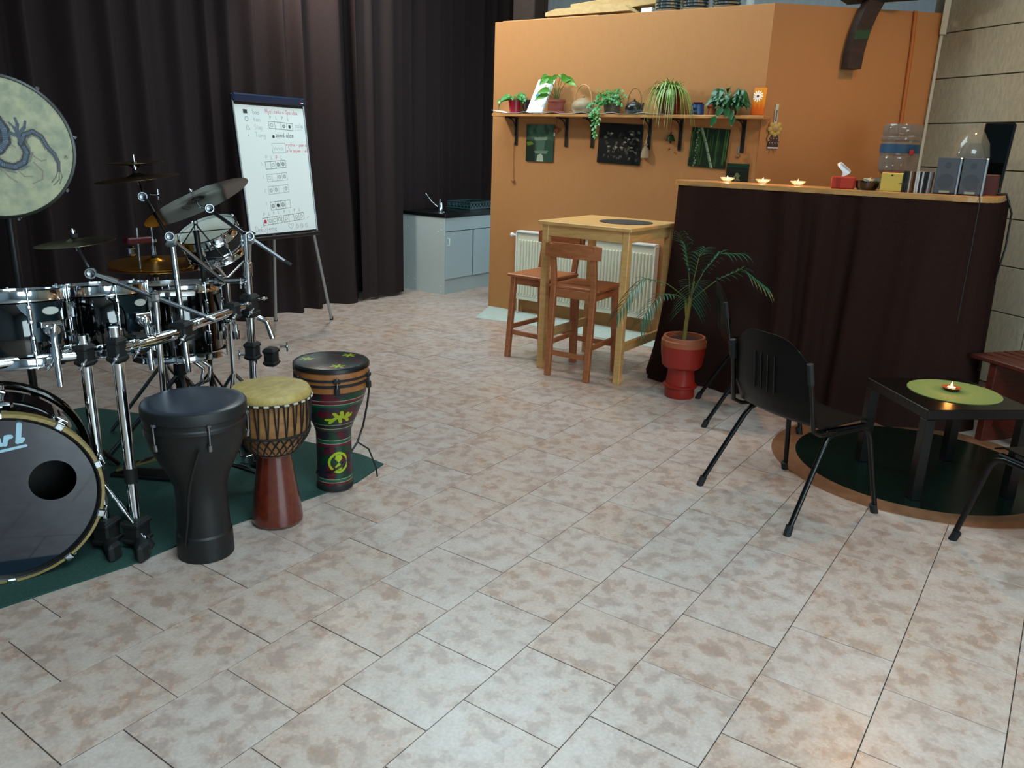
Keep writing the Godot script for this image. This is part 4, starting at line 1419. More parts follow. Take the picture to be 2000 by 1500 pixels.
func build_bar_things():
	var y := BAR_Y
	# tealights in glass dishes
	var names3 := ["lit tealight in a glass dish near the bar's left end", "lit tealight in a glass dish, middle one of the row on the bar", "lit tealight in a glass dish nearest the orange tissue box"]
	var xs := [-2.02, -1.775, -1.545]
	for i in 3:
		var t := thing("tealight", names3[i], "candle", V(xs[i], y, -5.44), 0.0, "tealights on the bar")
		candle(t, 0.0, 0.012)
		var g := G.new()
		g.lathe([Vector2(0, 0.0), Vector2(0.022, 0.0), Vector2(0.026, 0.01), Vector2(0.04, 0.02), Vector2(0.05, 0.03), Vector2(0.048, 0.032), Vector2(0.03, 0.016), Vector2(0, 0.008)], 20, 0.6)
		part(t, "glass_dish", g, M.glass)
	# tissue box
	var t := thing("tissue_box", "orange-red tissue box with a white tissue pulled up on the bar", "tissue box", V(-1.27, y, -5.46), 0.15)
	var g := G.new()
	g.box(V(0, 0.037, 0), V(0.135, 0.074, 0.12), 0.006)
	part(t, "box", g, mat(Color(0.66, 0.16, 0.06), 0.5))
	g = G.new()
	for k in 3:
		g.box(V(-0.035 + k * 0.01, 0.037, 0.0605), V(0.006, 0.066, 0.004), 0.001)
	part(t, "ridge", g, mat(Color(0.55, 0.12, 0.05), 0.5))
	g = G.new()
	g.sheet(6, 7, func(u: float, v: float) -> Vector3: return V(-0.01 + (u - 0.5) * (0.012 + 0.075 * v * (1.2 - v) * 1.6) + 0.02 * sin(v * 4.5) , 0.074 + v * 0.088 - 0.02 * absf(u - 0.45) * v, 0.03 * sin(u * 5.0 + v * 3.0) * v), 0.001)
	part(t, "tissue", g, M.paper)
	# black bowl with sweets in wrappers
	t = thing("bowl", "black bowl filled with pale wrapped tea bags beside the tissue box", "bowl", V(-1.125, y, -5.45))
	g = G.new()
	g.lathe([Vector2(0, 0), Vector2(0.055, 0), Vector2(0.066, 0.02), Vector2(0.07, 0.055), Vector2(0.066, 0.055), Vector2(0.06, 0.03), Vector2(0, 0.02)], 24, 0.8)
	part(t, "body", g, M.black_gloss)
	g = G.new()
	for i in 14:
		var a := rng.randf() * TAU
		g.X = Transform3D(Basis.from_euler(V(rng.randf_range(-0.7, 0.7), a, rng.randf_range(-0.6, 0.6))), V(cos(a) * 0.032 * rng.randf(), 0.052 + 0.012 * rng.randf(), sin(a) * 0.032))
		g.box(Vector3.ZERO, V(0.035, 0.004, 0.028), 0.001)
	part(t, "packets", g, mat(Color(0.75, 0.72, 0.6), 0.7))
	# yellow box
	t = thing("money_box", "square pale yellow card box with a red top edge on the bar", "box", V(-0.985, y, -5.45), 0.12)
	g = G.new()
	g.box(V(0, 0.055, 0), V(0.12, 0.11, 0.1), 0.004)
	part(t, "box", g, mat(Color(0.76, 0.65, 0.27), 0.6))
	g = G.new()
	g.box(V(-0.01, 0.113, -0.01), V(0.1, 0.006, 0.08), 0.001)
	part(t, "top_card", g, mat(Color(0.5, 0.1, 0.05), 0.6), "dark red card on top")
	g = G.new()
	g.box(V(0.0, 0.095, 0.0505), V(0.012, 0.008, 0.002))
	g.box(V(0.05, 0.05, 0.0505), V(0.02, 0.004, 0.002))
	part(t, "mark", g, M.black)
	# row of disc cases
	var cols := [Color(0.12, 0.12, 0.13), Color(0.16, 0.15, 0.15), Color(0.2, 0.18, 0.16), Color(0.62, 0.6, 0.55), Color(0.4, 0.26, 0.1), Color(0.25, 0.1, 0.09), Color(0.72, 0.72, 0.7), Color(0.75, 0.75, 0.74), Color(0.1, 0.1, 0.11), Color(0.68, 0.68, 0.68), Color(0.13, 0.13, 0.14), Color(0.09, 0.1, 0.1), Color(0.55, 0.55, 0.56)]
	var what := ["black disc case at the left of the row", "charcoal disc case second from the left", "brown-black disc case third from the left", "beige disc case with a pale spine", "ochre disc case in the row", "dark red disc case in the row", "first white disc case in the row", "second white disc case in the row", "black disc case between the white ones", "pale grey disc case right of centre", "dark disc case near the loudspeakers", "black disc case leaning on the loudspeaker", "grey disc case behind the loudspeaker edge"]
	for i in cols.size():
		g = G.new()
		g.box(V(0, 0.062, 0), V(0.0098, 0.124, 0.135), 0.001)
		var o := solo("disc_case", what[i] + " on the bar", "disc case", g, mat(cols[i], 0.3), V(-0.913 + i * 0.0112, y, -5.47), 0.0, "disc cases on the bar")
		o.rotation.z = -0.03 if i > 9 else 0.0
	# loudspeakers
	for k in 2:
		t = thing("loudspeaker", ["small silver-grey bookshelf loudspeaker next to the disc cases", "small silver-grey bookshelf loudspeaker at the bar's right end"][k], "loudspeaker", V(-0.69 + k * 0.133, y, -5.47), 0.08, "pair of loudspeakers on the bar")
		g = G.new()
		g.box(V(0, 0.105, -0.075), V(0.128, 0.21, 0.15), 0.003)
		part(t, "cabinet", g, mat(Color(0.2, 0.075, 0.055), 0.5))
		g = G.new()
		g.box(V(-0.007, 0.108, 0.006), V(0.112, 0.205, 0.012), 0.003)
		var gr := part(t, "grille", g, mat(Color(0.3, 0.31, 0.33), 0.75))
		g = G.new()
		g.X = Transform3D(Basis(V(1, 0, 0), V(0, 0, 1), V(0, -1, 0)), V(-0.007, 0.075, 0.0125))
		g.lathe([Vector2(0.043, 0), Vector2(0.043, 0.0015), Vector2(0.036, 0.001), Vector2(0.02, -0.0005), Vector2(0, 0.001)], 24)
		part(gr, "cone", g, mat(Color(0.25, 0.26, 0.28), 0.7))
		var tw := G.new()
		tw.X = g.X
		tw.X.origin.y = 0.165
		tw.lathe([Vector2(0.018, 0), Vector2(0.018, 0.0012), Vector2(0.01, 0.0005), Vector2(0, 0.001)], 18)
		part(gr, "tweeter", tw, mat(Color(0.25, 0.26, 0.28), 0.7))
		g = G.new()
		g.box(V(0.057, 0.105, 0.005), V(0.013, 0.21, 0.014), 0.003)
		part(t, "trim", g, mat(Color(0.8, 0.83, 0.85), 0.3, 0.8))
		g = G.new()
		g.box(V(-0.005, 0.014, 0.013), V(0.055, 0.014, 0.003))
		part(t, "badge", g, mat(Color(0.6, 0.59, 0.5), 0.5))
	# brown box behind the speakers
	g = G.new()
	g.box(V(0, 0.06, 0), V(0.1, 0.12, 0.16), 0.004)
	solo("box", "small dark red-brown box behind the right loudspeaker", "box", g, mat(Color(0.3, 0.1, 0.07), 0.6), V(-0.49, y, -5.72))
	# plastic-wrapped cover and a flat dark screen standing at the end of the bar
	t = thing("flat_screen", "flat black screen standing on edge at the bar's right end", "screen", V(-0.5, y, -5.75), -0.25)
	g = G.new()
	g.X = Transform3D(Basis.from_euler(V(-0.06, 0, -0.02)), V(0, 0, 0))
	g.box(V(-0.01, 0.235, 0), V(0.17, 0.37, 0.03), 0.01)
	part(t, "panel", g, mat(Color(0.02, 0.03, 0.03), 0.12))
	g = G.new()
	g.box(V(0.04, 0.03, -0.03), V(0.05, 0.06, 0.03), 0.003)
	g.box(V(0.02, 0.008, -0.03), V(0.14, 0.012, 0.09), 0.003)
	part(t, "stand", g, M.black)
	g = G.new()
	g.X = Transform3D(Basis.IDENTITY, V(-0.62, y + 0.0, -5.8))
	g.lathe([Vector2(0.12, 0.0), Vector2(0.125, 0.06), Vector2(0.12, 0.22), Vector2(0.1, 0.3), Vector2(0.06, 0.36), Vector2(0.03, 0.385), Vector2(0, 0.39)], 9, 0.5)
	solo("plastic_bag", "clear crinkled plastic bag bulging behind the loudspeakers", "bag", g, mat(Color(0.55, 0.55, 0.5, 0.35), 0.08, 0.0, {"transparency": BaseMaterial3D.TRANSPARENCY_ALPHA}))
	g = G.new()
	g.X = Transform3D(Basis.IDENTITY, V(-0.62, y, -5.8))
	g.lathe([Vector2(0, 0.0), Vector2(0.09, 0.0), Vector2(0.095, 0.2), Vector2(0.05, 0.3), Vector2(0, 0.3)], 14, 0.8)
	solo("storage_jar", "grey jar wrapped inside the clear plastic bag", "jar", g, mat(Color(0.28, 0.28, 0.26), 0.5))
	# cables
	g = G.new()
	g.tube([V(-0.45, y + 0.012, -5.7), V(-0.39, y + 0.01, -5.72), V(-0.345, y - 0.1, -5.74), V(-0.34, y - 0.3, -5.74), V(-0.36, y - 0.5, -5.75)], 0.006, 8)
	solo("cable", "black cable looping down past the bar's right end", "cable", g, M.black)
	g = G.new()
	g.tube([V(-0.52, y + 0.006, -5.42), V(-0.49, y + 0.004, -5.3), V(-0.48, y - 0.03, -5.27), V(-0.475, y - 0.3, -5.24), V(-0.47, y - 0.7, -5.2)], 0.003, 6)
	solo("cable", "thin black cable hanging down the front of the drape", "cable", g, M.black)

	# water dispenser on the floor behind the bar, bottle on top
	t = thing("water_dispenser", "grey water dispenser with an upturned clear bottle behind the bar", "dispenser", V(-1.15, 0, -6.45), 0.2)
	g = G.new()
	g.box(V(0, 0.72, 0), V(0.3, 1.44, 0.3), 0.02)
	part(t, "body", g, mat(Color(0.3, 0.31, 0.3), 0.4))
	g = G.new()
	g.lathe([Vector2(0.04, 1.44), Vector2(0.1, 1.47), Vector2(0.128, 1.5), Vector2(0.13, 1.58), Vector2(0.124, 1.595), Vector2(0.13, 1.61), Vector2(0.13, 1.68), Vector2(0.122, 1.69), Vector2(0.132, 1.705), Vector2(0.132, 1.72), Vector2(0.122, 1.73), Vector2(0.13, 1.745), Vector2(0.13, 1.79), Vector2(0.12, 1.81), Vector2(0, 1.815)], 36, 0.5)
	part(t, "bottle", g, mat(Color(0.42, 0.45, 0.45, 0.5), 0.06, 0.0, {"transparency": BaseMaterial3D.TRANSPARENCY_ALPHA}))
	g = G.new()
	g.lathe([Vector2(0.1315, 1.615), Vector2(0.1315, 1.675)], 36)
	part(t, "label", g, mat(Color(0.12, 0.28, 0.42), 0.4), "blue paper label")
	g = G.new()
	g.box(V(0.075, 1.62, 0.13), V(0.028, 0.035, 0.03), 0.004)
	part(t, "tap", g, mat(Color(0.6, 0.06, 0.1), 0.4), "red tap")
	g = G.new()
	g.ball(V(-0.07, 1.52, 0.13), 0.006)
	g.ball(V(-0.03, 1.53, 0.13), 0.005)
	part(t, "indicator", g, M.white_paint)


func candle(t: Node3D, base: float, tall: float):
	var g := G.new()
	g.lathe([Vector2(0, base + 0.006), Vector2(0.019, base + 0.006), Vector2(0.019, base + 0.006 + tall), Vector2(0.017, base + 0.006 + tall), Vector2(0, base + 0.004 + tall)], 16)
	part(t, "wax", g, mat(Color(0.9, 0.87, 0.8), 0.5))
	g = G.new()
	g.lathe([Vector2(0, 0), Vector2(0.005, 0.006), Vector2(0.006, 0.011), Vector2(0.003, 0.02), Vector2(0, 0.028)], 12, 1.2, V(0, base + 0.006 + tall, 0))
	part(t, "flame", g, mat(Color(1, 0.9, 0.6), 0.5, 0.0, {"emission_enabled": true, "emission": Color(1.0, 0.75, 0.42), "emission_energy_multiplier": 6.0}))
	var l := OmniLight3D.new()
	l.name = "candle_light"
	l.light_color = Color(1.0, 0.66, 0.32)
	l.light_energy = 0.022
	l.light_size = 0.012
	l.omni_range = 8.0
	l.omni_attenuation = 2.0
	l.shadow_enabled = true
	t.add_child(l)
	l.position = V(0, base + 0.018 + tall, 0)


func build_bar_table():
	# square pine bar table
	var t := thing("bar_table", "square high pine bar table in front of the radiator", "table", V(-2.755, 0, -5.17))
	var g := G.new()
	g.box(V(0, 1.067, 0), V(0.73, 0.026, 0.76), 0.004)
	part(t, "tabletop", g, M.pine)
	for sx in [-1.0, 1.0]:
		for sz in [-1.0, 1.0]:
			g = G.new()
			g.box(V(sx * 0.318, 0.527, sz * 0.33), V(0.05, 1.054, 0.05), 0.004)
			part(t, "leg", g, M.pine)
	for sx in [-1.0, 1.0]:
		g = G.new()
		g.box(V(sx * 0.325, 1.015, 0), V(0.02, 0.075, 0.61), 0.002)
		part(t, "apron", g, M.pine)
		g = G.new()
		g.box(V(sx * 0.318, 0.255, 0), V(0.022, 0.065, 0.61), 0.002)
		part(t, "stretcher", g, M.pine)
	for sz in [-1.0, 1.0]:
		g = G.new()
		g.box(V(0, 1.015, sz * 0.34), V(0.586, 0.075, 0.02), 0.002)
		part(t, "apron", g, M.pine)
	g = G.new()
	g.lathe([Vector2(0, 0), Vector2(0.19, 0), Vector2(0.19, 0.004), Vector2(0, 0.004)], 40)
	solo("placemat", "round dark grey-brown placemat on the pine bar table", "placemat", g, mat(Color(0.2, 0.18, 0.17), 0.8), V(-2.64, 1.08, -5.2))
	var st := stool("pine bar stool with its back to the camera at the bar table")
	st.position = V(-2.79, 0, -4.94)
	st.rotation.y = 0.06
	var s2 := copy_of(st, "pine bar stool facing the camera, left of the bar table by the radiator")
	s2.position = V(-3.275, 0, -5.14)
	s2.rotation.y = PI - 0.03


func stool(label: String) -> Node3D:
	# local: backrest towards +z
	var t := thing("bar_stool", label, "stool", Vector3.ZERO, 0.0, "bar stools at the pine table")
	var m: Material = M.pine_dark
	var g := G.new()
	g.box(V(0, 0.64, -0.01), V(0.39, 0.024, 0.4), 0.006)
	part(t, "seat", g, m)
	for sx in [-1.0, 1.0]:
		g = G.new()
		# rear post: straight up to the seat, then raked back
		g.bar(V(sx * 0.155, 0, 0.225), V(sx * 0.155, 0.66, 0.185), 0.042, 0.038, 0.004, V(0, 0, 1))
		g.bar(V(sx * 0.155, 0.65, 0.185), V(sx * 0.155, 0.95, 0.235), 0.042, 0.032, 0.004, V(0, 0, 1))
		part(t, "leg", g, m)
		g = G.new()
		g.bar(V(sx * 0.17, 0, -0.205), V(sx * 0.155, 0.63, -0.165), 0.04, 0.04, 0.004, V(0, 0, 1))
		part(t, "leg", g, m)
		g = G.new()
		g.box(V(sx * 0.165, 0.6, 0.01), V(0.02, 0.06, 0.33), 0.002)
		part(t, "apron", g, m)
		g = G.new()
		g.box(V(sx * 0.16, 0.24, 0.01), V(0.018, 0.035, 0.39), 0.002)
		part(t, "stretcher", g, m)
	for sz in [-1.0, 1.0]:
		g = G.new()
		g.box(V(0, 0.6, 0.01 + sz * 0.175), V(0.29, 0.06, 0.02), 0.002)
		part(t, "apron", g, m)
		g = G.new()
		g.box(V(0, 0.2 if sz < 0 else 0.17, 0.01 + sz * 0.2), V(0.28, 0.035, 0.018), 0.002)
		part(t, "stretcher", g, m)
	# curved top rail
	g = G.new()
	g.sheet(12, 4, func(u: float, v: float) -> Vector3: return V((u - 0.5) * 0.42, 0.855 + v * 0.1 - 0.012 * pow(absf(u - 0.5) * 2.0, 4.0) * v, 0.255 - 0.035 * pow((u - 0.5) * 2.0, 2.0) - (0.0 if v < 0.5 else 0.0)), 0.022)
	part(t, "top_rail", g, m)
	return t


func build_palm():
	var t := thing("potted_palm", "small parlour palm in a two-tier red clay pot before the bar", "plant", V(-1.985, 0, -4.87))
	var red := mat(Color(0.58, 0.12, 0.075), 0.38)
	var g := G.new()
	g.lathe([Vector2(0, 0), Vector2(0.095, 0), Vector2(0.1, 0.012), Vector2(0.098, 0.07), Vector2(0.113, 0.076), Vector2(0.113, 0.086), Vector2(0.096, 0.092), Vector2(0.085, 0.2), Vector2(0.088, 0.212), Vector2(0, 0.212)], 32, 0.5)
	part(t, "stand", g, red)
	g = G.new()
	g.lathe([Vector2(0, 0.205), Vector2(0.115, 0.205), Vector2(0.13, 0.22), Vector2(0.142, 0.3), Vector2(0.147, 0.355)], 32, 0.5)
	part(t, "pot", g, red)
	g = G.new()
	g.lathe([Vector2(0.147, 0.355), Vector2(0.148, 0.39), Vector2(0.14, 0.395), Vector2(0.136, 0.415), Vector2(0.122, 0.415), Vector2(0.118, 0.38), Vector2(0.1, 0.375)], 32, 0.5)
	part(t, "rim", g, mat(Color(0.62, 0.33, 0.2), 0.6), "bare terracotta rim")
	g = G.new()
	g.lathe([Vector2(0.119, 0.385), Vector2(0.06, 0.392), Vector2(0, 0.394)], 24)
	part(t, "soil", g, M.soil)
	g = G.new()
	g.tube([V(0.0, 0.38, 0), V(0.004, 0.5, 0.0), V(0.012, 0.62, 0.0), V(0.014, 0.68, 0)], [0.015, 0.013, 0.013, 0.01], 10)
	g.tube([V(0.008, 0.52, 0.004), V(-0.006, 0.6, 0.006), V(-0.012, 0.66, 0.005)], [0.011, 0.009, 0.007], 8)
	part(t, "trunk", g, mat(Color(0.58, 0.5, 0.24), 0.55))
	# fronds: list of base, end direction (in picture plane: right = (0.82,0,-0.57)), arch
	var rt := V(0.82, 0, -0.57)
	var to := V(0.55, 0, 0.83)
	var fr := [
		[V(0.0, 0.66, 0), [rt * -0.02 + V(0, 0.2, 0), rt * -0.06 + V(0, 0.34, 0), rt * -0.12 + V(0, 0.42, 0) + to * 0.06], 0.1],
		[V(0.0, 0.66, 0), [rt * 0.06 + V(0, 0.2, 0), rt * 0.16 + V(0, 0.3, 0), rt * 0.28 + V(0, 0.31, 0) + to * 0.06], 0.1],
		[V(0.0, 0.64, 0), [rt * 0.14 + V(0, 0.15, 0) - to * 0.02, rt * 0.32 + V(0, 0.23, 0), rt * 0.46 + V(0, 0.13, 0) + to * 0.05], 0.1],
		[V(0.0, 0.64, 0), [rt * -0.14 + V(0, 0.13, 0) + to * 0.05, rt * -0.32 + V(0, 0.16, 0) + to * 0.08, rt * -0.47 + V(0, -0.06, 0) + to * 0.12], 0.09],
		[V(0.0, 0.64, 0), [rt * -0.08 + V(0, 0.06, 0) + to * 0.06, rt * -0.22 + V(0, 0.07, 0) + to * 0.15, rt * -0.33 + V(0, -0.09, 0) + to * 0.2], 0.085],
		[V(0.0, 0.66, 0), [rt * -0.0 + V(0, 0.12, 0) + to * 0.05, rt * -0.01 + V(0, 0.14, 0) + to * 0.14, rt * -0.04 + V(0, 0.02, 0) + to * 0.22], 0.1],
		[V(0.0, 0.67, 0), [rt * 0.03 + V(0, 0.17, 0) - to * 0.03, rt * 0.05 + V(0, 0.26, 0) - to * 0.08, rt * 0.1 + V(0, 0.3, 0) - to * 0.16], 0.09]]
	for e in fr:
		var b: Vector3 = e[0] + V(0.012, 0, 0)
		var c := Curve3D.new()
		c.add_point(b, Vector3.ZERO, e[1][0] * 0.6)
		c.add_point(b + e[1][1], -(e[1][2] - e[1][0]) * 0.22, (e[1][2] - e[1][0]) * 0.22)
		c.add_point(b + e[1][2], -(e[1][2] - e[1][1]) * 0.4)
		var L := c.get_baked_length()
		var pts := []
		for i in 13:
			pts.append(c.sample_baked(L * i / 12.0))
		var s := G.new()
		var rr := []
		for i in 13:
			rr.append(lerpf(0.004, 0.0012, i / 12.0))
		s.tube(pts, rr, 6)
		var fd := part(t, "frond", s, M.stem)
		g = G.new()
		var m := 12
		for i in m:
			var k := 0.38 + 0.62 * i / (m - 1.0)
			var p := c.sample_baked(L * k)
			var tg := (c.sample_baked(minf(L, L * k + 0.01)) - c.sample_baked(L * k - 0.012)).normalized()
			var side := tg.cross(Vector3.UP).normalized()
			for sg in [-1.0, 1.0]:
				var ll: float = e[2] * (0.75 + 0.6 * sin(PI * (k - 0.3))) * rng.randf_range(0.9, 1.12)
				g.leaf(p, side * sg * 0.95 + tg * (0.45 + 0.5 * k * k) + V(0, 0.12, 0), ll * 1.2, 0.0125, 0.35, 0.3, 6, 0.6)
		part(fd, "leaflets", g, M.leaf_palm)


func build_corner():
	# round inlay in the floor: thin wooden ring with dark green glossy linoleum inside
	var c := V(-0.47, 0, -4.55)
	var g := G.new()
	g.lathe([Vector2(0.62, 0.004), Vector2(0.62, 0.0055), Vector2(0.745, 0.0055), Vector2(0.75, 0.0), Vector2(0.62, 0.0), Vector2(0.62, 0.004)], 96, 0.3)
	for i in g.v.size():
		g.t[i] = Vector2(g.v[i].x, g.v[i].z) * 1.5
	var t := thing("round_floor_inlay", "dark green round floor inlay with a tan ring under the black coffee table", "floor inlay", c)
	part(t, "ring", g, tri_mat(tone_tex(128, Color(0.52, 0.36, 0.25), Color(0.44, 0.29, 0.2), 2, 9, 61, 0.3), 0.4, 1.5))
	g = G.new()
	g.lathe([Vector2(0.62, 0.0), Vector2(0.62, 0.006), Vector2(0, 0.006)], 96, 0.3)
	part(t, "disc", g, tri_mat(tone_tex(128, Color(0.03, 0.1, 0.075), Color(0.025, 0.075, 0.055), 3, 6, 62, 0.4), 0.22, 1.5))

	# coffee table
	var ang := atan2(0.65, 0.76)
	t = thing("coffee_table", "low square black coffee table with a green round mat", "table", V(-0.38, 0.006, -4.39), ang)
	var bl := mat(Color(0.018, 0.019, 0.02), 0.28)
	g = G.new()
	g.box(V(0, 0.435, 0), V(0.54, 0.05, 0.54), 0.003)
	part(t, "tabletop", g, bl)
	for sx in [-1.0, 1.0]:
		for sz in [-1.0, 1.0]:
			g = G.new()
			g.box(V(sx * 0.244, 0.205, sz * 0.244), V(0.05, 0.41, 0.05), 0.002)
			part(t, "leg", g, bl)
	g = G.new()
	g.lathe([Vector2(0, 0), Vector2(0.215, 0), Vector2(0.215, 0.003), Vector2(0, 0.003)], 48)
	solo("placemat", "round light green placemat under the candle on the black table", "placemat", g, tri_mat(tone_tex(64, Color(0.5, 0.56, 0.3), Color(0.44, 0.5, 0.26), 6, 20, 63, 0.5), 0.85, 4.0), V(-0.355, 0.466, -4.435))
	t = thing("tealight", "lit tealight in a brown clay dish on the green placemat", "candle", V(-0.37, 0.469, -4.44))
	g = G.new()
	g.lathe([Vector2(0, 0), Vector2(0.03, 0), Vector2(0.045, 0.018), Vector2(0.041, 0.018), Vector2(0.026, 0.006), Vector2(0, 0.005)], 24)
	part(t, "dish", g, mat(Color(0.25, 0.12, 0.06), 0.5))
	candle(t, 0.0, 0.012)

	# slatted bench along the block wall
	var d := V(0.8, 0, 0.6)
	var bs := Basis(d, Vector3.UP, V(-0.6, 0, 0.8))
	t = thing("slatted_bench", "reddish wooden bench of narrow slats at the right edge", "bench")
	t.transform = Transform3D(bs, V(0.3, 0, -5.03))
	for i in 5:
		g = G.new()
		g.box(V(0, 0.485, 0.16 - i * 0.082), V(1.4, 0.026, 0.068), 0.004)
		part(t, "slat", g, M.red_wood)
	for sx in [-1.0, 1.0]:
		g = G.new()
		g.box(V(sx * 0.56, 0.235, 0.0), V(0.05, 0.47, 0.34), 0.004)
		part(t, "leg", g, M.red_wood)
	g = G.new()
	g.box(V(0, 0.14, 0.1), V(1.1, 0.09, 0.024), 0.003)
	part(t, "stretcher", g, M.red_wood)
	# dark crate with bottles under the bench
	t = thing("crate", "dark crate pushed under the slatted bench", "crate")
	t.transform = Transform3D(bs, V(0.33, 0, -5.2))
	g = G.new()
	g.box(V(0, 0.11, 0), V(0.34, 0.22, 0.24), 0.01)
	part(t, "body", g, M.rubber)
	for k in 3:
		g = G.new()
		g.X = Transform3D(bs, V(0.24, 0.221, -5.255) + d * k * 0.085)
		g.lathe([Vector2(0, 0), Vector2(0.03, 0), Vector2(0.03, 0.1), Vector2(0.012, 0.14), Vector2(0.012, 0.17), Vector2(0, 0.17)], 16)
		solo("bottle", ["clear bottle at the left on the dark crate under the bench", "clear bottle in the middle on the dark crate under the bench", "clear bottle at the right on the dark crate under the bench"][k], "bottle", g, M.glass, Vector3.ZERO, 0.0, "bottles under the bench")


func chair(label: String) -> Node3D:
	# local: the sitter looks towards -z
	var t := thing("stacking_chair", label, "chair", Vector3.ZERO, 0.0, "black plastic stacking chairs")
	var pl := mat(Color(0.022, 0.024, 0.026), 0.42, 0.0, {"metallic_specular": 0.3})
	var fm := mat(Color(0.022, 0.024, 0.026), 0.28, 0.3)
	var sc := Curve2D.new()
	for p in [[-0.225, 0.425, 0.03, 0.03], [-0.17, 0.452, 0.05, 0.0], [0.06, 0.437, 0.06, 0.0], [0.185, 0.462, 0.03, 0.03], [0.228, 0.56, 0.008, 0.05], [0.245, 0.7, 0.01, 0.05], [0.27, 0.84, 0.01, 0.02]]:
		sc.add_point(Vector2(p[0], p[1]), Vector2(-p[2], -p[3]), Vector2(p[2], p[3]))
	var L := sc.get_baked_length()
	var g := G.new()
	g.sheet(16, 26, func(u: float, v: float) -> Vector3:
		var p := sc.sample_baked(L * v)
		var k := u * 2.0 - 1.0
		var w := 0.235
		if v > 0.8:
			w *= 0.84 + 0.16 * sqrt(maxf(0.0, 1.0 - pow((v - 0.8) / 0.2, 2.0)))
		if v < 0.07:
			w *= 0.9 + 0.1 * v / 0.07
		var curve := 0.05 * k * k if v > 0.55 else 0.05 * k * k * smoothstep(0.4, 0.55, v)
		var sag := 0.085 * pow(absf(k), 3.5) * clampf((v - 0.7) / 0.3, 0.0, 1.0)
		return V(k * w, p.y - sag + (0.012 * k * k if v < 0.4 else 0.0), p.x - curve)
	, 0.006)
	part(t, "shell", g, pl)
	# pressed slots in the backrest
	g = G.new()
	for i in 4:
		var x := -0.06 + i * 0.04
		g.bar(V(x, 0.57, 0.2335), V(x, 0.74, 0.2555), 0.0035, 0.006, 0.001, V(0, 0, 1))
	part(t, "slot_rib", g, mat(Color(0.07, 0.075, 0.08), 0.25))
	for sx in [-1.0, 1.0]:
		g = G.new()
		g.tube([V(sx * 0.29, 0.01, 0.285), V(sx * 0.245, 0.36, 0.09), V(sx * 0.238, 0.4, 0.06), V(sx * 0.235, 0.413, 0.02), V(sx * 0.235, 0.415, -0.15), V(sx * 0.237, 0.405, -0.185), V(sx * 0.242, 0.37, -0.205), V(sx * 0.28, 0.01, -0.275)], 0.0125, 10)
		part(t, "leg_frame", g, fm)
		for z in [[0.285, 0.29], [-0.275, 0.28]]:
			g = G.new()
			g.rod(V(sx * z[1], 0.0, z[0]), V(sx * z[1] * 0.985, 0.045, z[0] * 0.94), 0.017, 10)
			part(t, "foot_cap", g, M.rubber)
		g = G.new()
		g.box(V(sx * 0.222, 0.424, -0.06), V(0.03, 0.02, 0.26), 0.006)
		part(t, "seat_bracket", g, pl)
		g = G.new()
		g.tube([V(sx * 0.238, 0.42, 0.02), V(sx * 0.247, 0.425, 0.12), V(sx * 0.248, 0.45, 0.17), V(sx * 0.242, 0.56, 0.19), V(sx * 0.235, 0.68, 0.213)], 0.0105, 8)
		part(t, "back_support", g, fm)
		g = G.new()
		g.tube([V(sx * 0.236, 0.66, 0.21), V(sx * 0.233, 0.75, 0.23)], 0.0145, 10)
		part(t, "end_sleeve", g, M.rubber)
	return t


func build_chairs():
	var a := chair("black plastic stacking chair standing nearest, its back to the camera")
	a.position = V(-0.9, 0, -3.655)
	a.rotation.y = -0.49
	var b := copy_of(a, "black plastic stacking chair against the bar drape, facing the coffee table")
	b.position = V(-1.48, 0, -4.76)
	b.rotation.y = -1.116
	var c := copy_of(a, "black plastic stacking chair cut off by the right edge of the picture")
	c.position = V(0.195, 0, -3.76)
	c.rotation.y = 0.95


